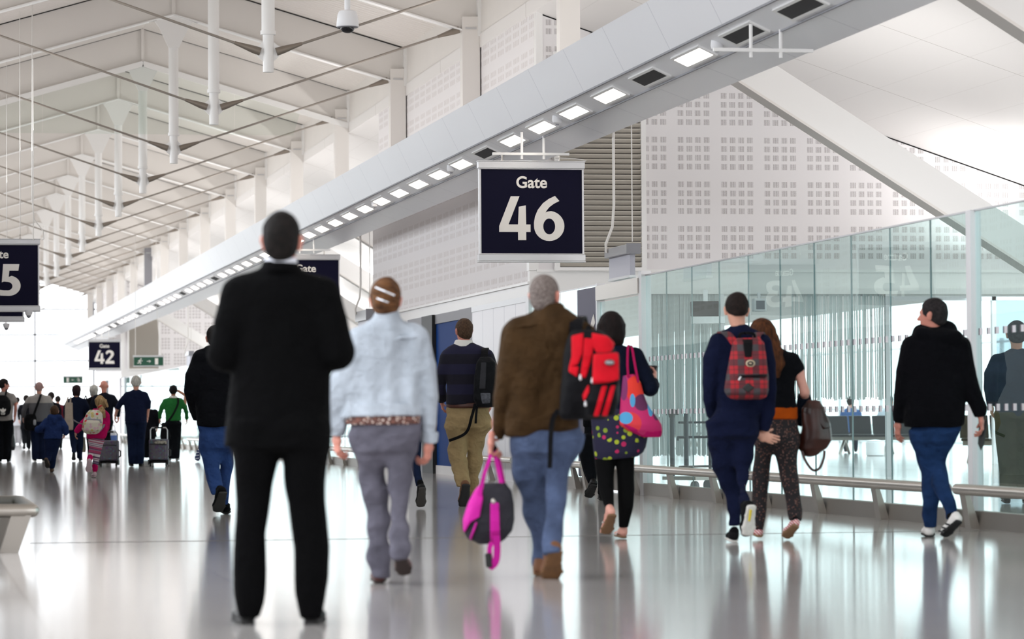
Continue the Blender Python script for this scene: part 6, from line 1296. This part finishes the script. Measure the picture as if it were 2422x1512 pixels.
M_PT=mat('pale_pink_trainer','#c9b3ba',0.6,var=0.1,vscale=30); p.shoe((211,1088,-0.30),(209,1121,-0.22),(212,1088,-0.2),M_PT,M_PT,wid=1.2,sock=M_HPINK); p.shoe((225,1129,-0.06),(219,1130,0.13),(224,1113,0.0),M_PT,M_PT,sock=M_HPINK); p.hand(p.L(179,1023,0),(-0.1,0.2,-0.9),(1,0.2,0),(0,1,0),35,0.75); p.hand(p.L(250,1019,0.16),(0,0.6,-0.5),(-1,0,0),(0,0,1),60,0.75); p.body()
r=Thing(p,'rucksack','cream rucksack with pastel flowers on the back of the blonde girl','rucksack',(220,1025),-0.15,h=0.009)
b1=r.loft([(970,212,235,-0.15,0.6),(978,205,242,-0.17,0.6),(995,198,243,-0.18,0.6),(1015,194,240,-0.18,0.62),(1024,200,234,-0.17,0.55),(1027,208,228,-0.16,0.45)],0.6,0.02,2.5,body=0); b2=r.loft([(993,202,236,-0.22,0.55),(1000,199,238,-0.24,0.6),(1018,198,235,-0.24,0.6),(1023,203,230,-0.22,0.5)],0.6,0.02,2.6,body=0)
r.part('bag_body',[b1,b2],m_spots('cream_with_pastel_flowers','#d9d3c2',['#cdbf7d','#9db4c4','#d23b3b','#a9b58c','#d9b7c0','#d9d3c2'],17,0.45)); overlay(r,'zip',[b2,b1],[(201,990),(237,992),(240,1000),(237,1001),(234,995),(204,993)],M_GREY,0.006,-0.3); strap(r,'loose_strap',[(196,1004,-0.2),(184,1000,-0.25),(173,993,-0.3)],0.025,M_GREY,0.005); strap(r,'loose_strap',[(236,1020,-0.2),(244,1010,-0.15),(247,1004,-0.1)],0.03,M_GREY,0.005)
# runner hidden behind the dark jacket: only one trainer shows
q=walker(496,905,1093,'runner hidden behind the dark jacket man, one blue striped trainer showing at left',F_NAVY,F_BT,HD,'short',w=0.8)
s2=q.shoe((470,1063,-0.3),(464,1093,-0.22),(474,1066,-0.2),mat('white_mesh_trainer','#cfd0d4',0.6),mat('navy_blue_tread','#1d2a5c',0.6),wid=1.15); q.part('trouser_leg',[cap(q.L(488,1050,0),q.L(473,1066,-0.2),0.075,0.06)],F_BT)
for k in range(3):
    b=MB(); y=1070+k*7; b.bar(q.L(462,y+1,-0.34),q.L(471,y,-0.34),0.012,0.012); b.build('tread_bar',mat('white_tread','#d5d8e0',0.6),s2)
# ---------------------------------------------------------------- trolley suitcases
def m_case():
    t=NT('grey_case_with_purple_flecks'); n=t.noise(26,2); n2=t.noise(19,2,t.scaled((1,1.3,1.1))); b=srgb('#5e5c61'); c=t.mix(t.math('GREATER_THAN',n,0.56),b,srgb('#5a4668')); c=t.mix(t.math('GREATER_THAN',n2,0.60),c,srgb('#56707a')); t.base(c); t.b.inputs['Roughness'].default_value=0.8; return t.m
M_CASE=m_case()
def suitcase(P,xl,xr,yt,yb,yh,label,paper=False):
    c=onZ((xl+xr)/2,yb); d=dep(c); k=d/F; W_=(xr-xl)*k; H_=(yb-yt)*k; HH=(yb-yh)*k
    t=empty('suitcase',c,-YAW,label,'suitcase','patterned trolley suitcases'); D=0.24
    MB().box(-W_/2,W_/2,0,D,0.06,H_).build('shell',M_CASE,t,True,bevel=0.03); MB().box(-W_/2+0.03,W_/2-0.03,-0.05,0.02,H_*0.24,H_*0.80).build('front_pocket',M_CASE,t,True,bevel=0.025); MB().box(-W_/2+0.02,W_/2-0.02,-0.03,0.02,0.08,H_*0.22).build('lower_panel',M_BLKN,t,True,bevel=0.015)
    MB().tube([(-W_/2+0.02,-0.055,H_*0.81),(0,-0.06,H_*0.82),(W_/2-0.02,-0.055,H_*0.81)],0.01,6).build('pocket_zip',M_BLACK,t)
    MB().box(-0.03,0.03,-0.045,-0.03,H_*0.12,H_*0.17).build('latch',M_BLACK,t)
    hb=MB().tube([(-W_/2+0.02,0.12,H_),(-W_/2+0.02,0.12,HH-0.05),(-W_/2+0.05,0.12,HH),(W_/2-0.05,0.12,HH),(W_/2-0.02,0.12,HH-0.05),(W_/2-0.02,0.12,H_)],0.012,8); hb.build('pull_handle',M_ALU,t,True); MB().tube([(-W_/2+0.1,0.12,HH),(W_/2-0.1,0.12,HH)],0.018,8).build('grip',M_BLACK,t,True)
    for sg in (-1,1): 
        MB().tube([(sg*(W_/2-0.05),0.02,0.04),(sg*(W_/2-0.02),0.02,0.04)],0.04,16).build('wheel',M_BLACK,t,True); MB().box(sg*W_/2-0.015,sg*W_/2+0.015,-0.02,D*0.6,0.03,H_*0.24).build('corner_guard',M_BLACK,t)
    MB().tube([(W_/2,0.1,H_*0.35),(W_/2+0.04,0.1,H_*0.4),(W_/2+0.04,0.1,H_*0.58),(W_/2,0.1,H_*0.63)],0.014,8).build('side_handle',M_BLACK,t,True)
    return t,W_,H_
sc,w_,h_=suitcase(GRAN,352,397,1039,1103,1012,'patterned suitcase on the right, with a folded newspaper tucked in its front pocket')
def m_news():
    t=NT('newsprint'); x,y,z=t.xyz(); n=t.noise(60,1,t.scaled((0.4,1,3))); t.base(t.mix(t.math('GREATER_THAN',n,0.52),srgb('#c9c3b4'),srgb('#3b3936'))); t.b.inputs['Roughness'].default_value=0.9; return t.m
n=empty('newspaper',tuple(sc.location),-YAW,'folded newspaper tucked behind the front pocket of the right hand suitcase','newspaper'); MB().prism([(-0.08,-0.03,h_*0.81),(0.17,-0.03,h_*0.81),(0.16,-0.02,h_*0.93),(-0.02,-0.02,h_*0.95),(-0.07,-0.025,h_*0.9)],(0,-0.012,0),(0,0.0,0)).build('folded_sheets',m_news(),n)
sc2,w2,h2=suitcase(BALD2,235,279,1042,1104,1022,'patterned suitcase on the left, behind the blonde girl')
c=Thing(BALD2,'carrier_bag','blue and white carrier bag on top of the left hand suitcase','bag',(270,1043),-0.2,h=0.012); c.part('bag_body',[c.loft([(1018,263,274,-0.35,0.6),(1030,262,276,-0.35,0.6),(1043,264,275,-0.35,0.5)],0.6,body=0)],m_two('blue_and_white_carrier','#5874b0','#d5d8e2',0.12),fold=0.006); strap(c,'handle',[(265,1020,-0.35),(267,1008,-0.3),(271,1008,-0.3),(272,1020,-0.35)],0.02,mat('white_plastic','#ebebee'),0.004)
# ================================================================= BEHIND THE GLASS
rs=random.Random(5)
def m_strand():
    t=NT('pale_translucent_string'); t.base(srgb('#eef3f3')); t.b.inputs['Roughness'].default_value=0.6; tl=t.new('ShaderNodeBsdfTranslucent'); tl.inputs[0].default_value=srgb('#f4f8f8'); mx=t.new('ShaderNodeMixShader'); mx.inputs[0].default_value=0.55; t.link(t.b.outputs[0],mx.inputs[1]); t.link(tl.outputs[0],mx.inputs[2]); t.link(mx.outputs[0],t.o.inputs[0]); return t.m
M_STR=m_strand()
def curtain(name,x0,x1,n,label,y=YB-0.12,z0=0.35,z1=2.62):
    o=MB()
    for i in range(n):
        x=x0+(x1-x0)*(i+rs.random()*0.9)/n; w=rs.choice((0.006,0.008,0.012)); zb=z0+rs.random()*0.05; dx=rs.uniform(-0.015,0.015); dy=rs.uniform(-0.03,0.03)
        o.add([(x-w,y+dy,z1),(x+w,y+dy,z1),(x+w+dx,y+dy,zb),(x-w+dx,y+dy,zb),(x-w,y+dy+0.008,z1),(x+w,y+dy+0.008,z1),(x+w+dx,y+dy+0.008,zb),(x-w+dx,y+dy+0.008,zb)],[(3,2,1,0),(4,5,6,7),(0,1,5,4),(1,2,6,5),(2,3,7,6),(3,0,4,7)])
    o=o.build(name,M_STR); tag(o,label,'string curtain',None,'stuff'); return o
xa=onY(1535,900,YB)[0]; xm=onY(1700,900,YB)[0]; xb=onY(1860,900,YB)[0]; xc=onY(2090,900,YB)[0]
curtain('string_curtain',xa,xm,115,'silver string curtain hanging behind the glass, between the pink tote and the navy boy')
curtain('string_curtain',xb+0.05,xc,62,'silver string curtain hanging behind the glass, left of the black hooded man',z0=1.12)
for k,(a,l) in enumerate(((xa-0.05,'left'),(xm+0.02,'middle'),(xc+0.02,'right'))):
    struct(MB().box(a-0.03,a+0.03,YB-0.16,YB-0.08,0,2.62).build('trim_curtain_post_'+l,M_ALU))
struct(MB().box(xa-0.1,18.9,YB-0.2,YB+0.3,2.62,2.70).build('trim_lounge_soffit',M_WHITE))
# monitor, speaker
Ym=43.2; a=onY(1635,748,Ym); b=onY(1703,716,Ym)
t=empty('monitor',((a[0]+b[0])/2,Ym,a[2]),math.radians(-12),'dark flat monitor hanging behind the glass, left of the boy in navy','monitor'); w=b[0]-a[0]; h=b[2]-a[2]+0.02
MB().box(-w/2,w/2,0,0.16,0,h).build('casing',mat('dark_slate_casing','#101c26',0.5,spec=0.1),t,bevel=0.01); MB().box(-w/2+0.03,w/2-0.03,-0.006,0.0,0.03,h-0.03).build('screen',mat('black_screen','#0b1119',0.4,spec=0.1),t); MB().box(-w/2,w/2+0.06,-0.02,0.18,-0.1,-0.005).build('lower_rail',M_ALU,t); MB().box(-0.03,0.03,0.05,0.11,h,2.62-a[2]).build('bracket',M_ALU,t)
p=onY(1796,722,44.3); t=empty('speaker',p,0,'small white box speaker high behind the glass, right of the navy boy\'s head','speaker'); MB().box(-0.09,0.09,-0.06,0.08,-0.09,0.09).build('casing',M_WHITEP,t,bevel=0.015); MB().box(-0.06,0.06,-0.066,-0.06,-0.06,0.06).build('grille',M_GREY,t); MB().box(-0.02,0.02,0.0,0.04,0.09,2.62-p[2]).build('bracket',M_WHITEP,t)
# barrier post
def post(px,py,label):
    c=onZ(px,py); t=empty('barrier_post',c,0,label,'barrier post','queue barrier posts behind the glass')
    MB().lathe([(0.17,0),(0.17,0.012),(0.04,0.03),(0.035,0.04)],n=24).build('base',M_STEELD,t,True); MB().tube([(0,0,0.03),(0,0,0.93)],0.032,16).build('pole',mat('dark_blue_pole','#15222e',0.35),t,True)
    MB().lathe([(0.04,0.9),(0.045,0.92),(0.045,1.0),(0.03,1.01)],n=16).build('belt_head',M_BLACK,t,True); MB().box(-0.08,-0.04,-0.02,0.02,0.93,1.0).box(0.04,0.08,-0.02,0.02,0.93,1.0).build('belt_clip',M_BLACK,t)
post(1591,1152,'dark queue barrier post behind the glass, right of the pink tote'); 
# luggage trolley
c=onZ(1662,1162); t=empty('luggage_trolley',c,math.radians(25),'luggage trolley with thin bars behind the glass, left of the navy joggers','luggage trolley')
def bar_part(nm,pts,r=0.014,m=None): return MB().tube(pts,r,8).build(nm,m or mat('dark_trolley_steel','#232a33',0.35,0.5),t,True)
bar_part('upright',[(-0.25,0,0.2),(-0.25,0,0.95)],0.03); bar_part('upright',[(0.2,0.1,0.2),(0.2,0.1,0.95)],0.02); bar_part('push_handle',[(-0.38,0,0.62),(-0.38,0,0.66),(-0.25,0,0.66),(0.25,0.1,0.66)],0.016); bar_part('cross_bar',[(-0.36,0,0.84),(0.25,0.1,0.84)]); bar_part('cross_bar',[(-0.36,0,0.3),(0.3,0.1,0.3)]); MB().box(-0.35,0.35,-0.3,0.35,0.14,0.18).build('deck',M_STEELD,t)
for x,y in ((-0.28,-0.2),(0.0,-0.2),(0.28,0.25)):
    MB().tube([(x-0.02,y,0.065),(x+0.02,y,0.065)],0.065,18).build('wheel',M_GREY,t,True)
# bench seating
def bench(px0,px1,pyf,label):
    a=onZ(px0,pyf); b=onZ(px1,pyf); n=5; L=math.dist(a[:2],b[:2]); rz=math.atan2(b[1]-a[1],b[0]-a[0]); t=empty('bench_seating',a,rz,label,'bench seat','black bench seats behind the glass'); w=L/n; m=mat('black_seat_vinyl','#15161a',0.35)
    MB().box(0,L,0.2,0.28,0.32,0.40).build('beam',M_STEELD,t)
    for k in range(n):
        MB().box(k*w+0.02,k*w+w-0.02,0.02,0.52,0.40,0.46).build('seat',m,t,bevel=0.02); MB().prism([(k*w+0.02,-0.02,0.46),(k*w+w-0.02,-0.02,0.46),(k*w+w-0.02,-0.10,0.90),(k*w+0.02,-0.10,0.90)],(0,0,0),(0,0.06,0)).build('backrest',m,t,bevel=0.02)
    for x in (L*0.12,L*0.5,L*0.88): MB().prism([(x-0.03,0.24,0.34),(x+0.03,0.24,0.34),(x+0.03,-0.05,0),(x-0.03,-0.05,0)],(0,0,0),(0,0.05,0)).prism([(x-0.03,0.24,0.34),(x+0.03,0.24,0.34),(x+0.03,0.5,0),(x-0.03,0.5,0)],(0,0,0),(0,0.05,0)).build('leg',M_STEELD,t)
    for x in (0.02,L/2,L-0.02): MB().tube([(x,0.02,0.46),(x,0.02,0.62),(x,0.42,0.62),(x,0.42,0.46)],0.018,8).build('armrest',M_BLACK,t,True)
    return t
bench(1955,2230,1074,'black bench seats behind the glass, between brown leather rucksack and black hooded man'); bench(2270,2450,1094,'black bench seat row behind the glass at the right edge'); bench(1560,1640,1062,'far black bench seat row behind the glass left of the navy boy')
c=onZ(2070,1079); t=empty('waste_bin',c,0,'white round bin under the far bench seats behind the glass','bin'); MB().lathe([(0.17,0),(0.2,0.02),(0.21,0.3),(0.19,0.32)],n=24).build('body',M_WHITEP,t,True); MB().lathe([(0.2,0.32),(0.2,0.34),(0.05,0.36)],n=24).build('lid',M_WHITEP,t,True)
# seated travellers
def seated(px,pyf,label,topm,yaw,lean=0.0,hairm_=None):
    p=Person(px,pyf,label,0.016,skinm=SKIN); k=p.s; H=lambda z:pyf-z/k
    p.head(px+lean/k,H(1.36),H(1.12),yaw,dz=0.0,neck=(px+lean*0.8/k,H(1.06),0.0)); p.hair(hairm_ or HD,0.012,nape=-0.07,slope=0.75,front=0.07)
    X=lambda u,z:px+(u+lean*(z-0.5)/0.6)/k
    pr=[p.loft([(H(1.08),X(-0.08,1.08),X(0.08,1.08),0,0.8),(H(1.02),X(-0.2,1.02),X(0.2,1.02),0,0.5),(H(0.8),X(-0.2,0.8),X(0.2,0.8),0,0.55),(H(0.5),X(-0.19,0.5),X(0.19,0.5),0,0.6)])]
    for sg in (-1,1): pr+=p.tube([(X(sg*0.19,1.0),H(0.98),0.11/k,0),(X(sg*0.25,0.75),H(0.75),0.10/k,0.05),(X(sg*0.16,0.66),H(0.66),0.08/k,0.28)],k=0.03); p.hand(p.L(X(sg*0.14,0.66),H(0.65),0.3),(0,1,0),(0,0,-1),(-sg,0,0),30,0.9)
    p.part('top',pr,topm,fold=0.006)
    tr=[]
    for sg in (-1,1): tr+= [cap(p.L(X(sg*0.09,0.5),H(0.52),0.0),p.L(X(sg*0.12,0.5),H(0.5),0.45),0.09,0.07,k=0.03),cap(p.L(X(sg*0.12,0.5),H(0.5),0.45),p.L(px+sg*0.12/k,H(0.1),0.48),0.07,0.05,flat=(0,1),k=0.03)]; p.shoe((px+sg*0.12/k,pyf-2,0.44),(px+sg*0.12/k,pyf-8,0.7),(px+sg*0.12/k,H(0.1),0.48),M_SHOEB)
    p.part('trousers',tr,F_DJ); p.body(); return p
seated(2012,1072,'traveller in blue top seated behind the glass beside the white bin',fabric('blue_sports_top','#3a5a8c',0.15),30,0.0); seated(2092,1072,'traveller in pale shirt seated behind the glass, leaning to the right',fabric('pale_shirt','#b4bcc6',0.1),60,0.12)
q=walker(2404,762,1192,'man in slate jacket and olive trousers standing behind the glass at the right edge',fabric('slate_jacket_cloth','#39414f',0.2),fabric('olive_trouser_cloth','#4a4a3c',0.2),hairm('grey_dark_hair','#4a4c52','#2a2b30',(40,40,40)),'short',w=1.1,hem=0.53)  # solid figure behind the glass stands in for a man's reflection
# white framed doorway in the lounge
Yd=58.0; a=onY(2352,985,Yd); 
t=empty('door_4',(a[0],Yd,0)); struct(t); zt=onY(2352,701,Yd)[2]
MB().box(-0.04,0.04,-0.05,0.05,0,zt).box(1.3,1.38,-0.05,0.05,0,zt).box(-1.9,1.38,-0.05,0.05,zt-0.08,zt).build('frame',M_WHITEP,t)
MB().box(0.04,1.3,-0.012,0.0,0.02,zt-0.08).build('dark_glass_leaf',m_glass('grey_tinted_glass',(0.55,0.6,0.63,1)),t)
# ================================================================= CAMERA, LIGHT
cd=bpy.data.cameras.new('camera'); cam=bpy.data.objects.new('camera',cd); COL.objects.link(cam)
cd.sensor_width=36; cd.lens=F/W*36; cd.clip_end=1000
R=Matrix((CR,CU,tuple(-a for a in FW))).transposed()
cam.matrix_world=Matrix.Translation((0,0,CZ))@R.to_4x4()
cd.dof.use_dof=True; cd.dof.focus_distance=40; cd.dof.aperture_fstop=3.2
SC.camera=cam
w=bpy.data.worlds.new('sky'); SC.world=w; w.use_nodes=True; bg=w.node_tree.nodes['Background']; bg.inputs[0].default_value=(0.935,0.965,1.0,1); bg.inputs[1].default_value=2.0
def area(name,loc,rot,sx,sy,power,col=(1,1,1)):
    l=bpy.data.lights.new(name,'AREA'); l.shape='RECTANGLE'; l.size=sx; l.size_y=sy; l.energy=power; l.color=col
    o=bpy.data.objects.new(name,l); COL.objects.link(o); o.location=loc; o.rotation_euler=rot; return o
PI=math.pi
# uplight on the right wing beam; the left one is added, without a beam
area('beam_uplight',(7.3,84,5.05),(PI,0,0),0.2,144,480,(1,0.95,0.905)); area('beam_uplight',(1.8,96,5.05),(PI,0,0),0.2,120,240,(1,0.95,0.905))
# added fill lights under the side ceiling, with no fixtures
for y_ in (52,58,70,82,94,106,118,128): area('bay_uplight',(12.5,y_,2.9),(PI,0,0),0.4,4,160,(1,0.985,0.97))
for y_ in (22,30,38): area('lounge_uplight',(11.0,y_,2.75),(PI*0.9,0,0),2.0,5,52,(1,0.985,0.97))
area('lounge_uplight',(15.0,43,3.2),(PI,0,0),0.4,3,45,(1,0.985,0.97))  # added lamp for the bright spot at the ceiling's right end
SC.view_settings.view_transform='Standard'; SC.view_settings.look='None'; SC.view_settings.gamma=1; SC.view_settings.exposure=0.74
SC.cycles.max_bounces=7; SC.cycles.diffuse_bounces=4; SC.cycles.glossy_bounces=4; SC.cycles.transparent_max_bounces=24; SC.cycles.caustics_reflective=False; SC.cycles.caustics_refractive=False
SC.cycles.use_denoising=True; SC.cycles.sample_clamp_indirect=4.0
try: SC.cycles.use_adaptive_sampling=True; SC.cycles.adaptive_threshold=0.02
except Exception: pass
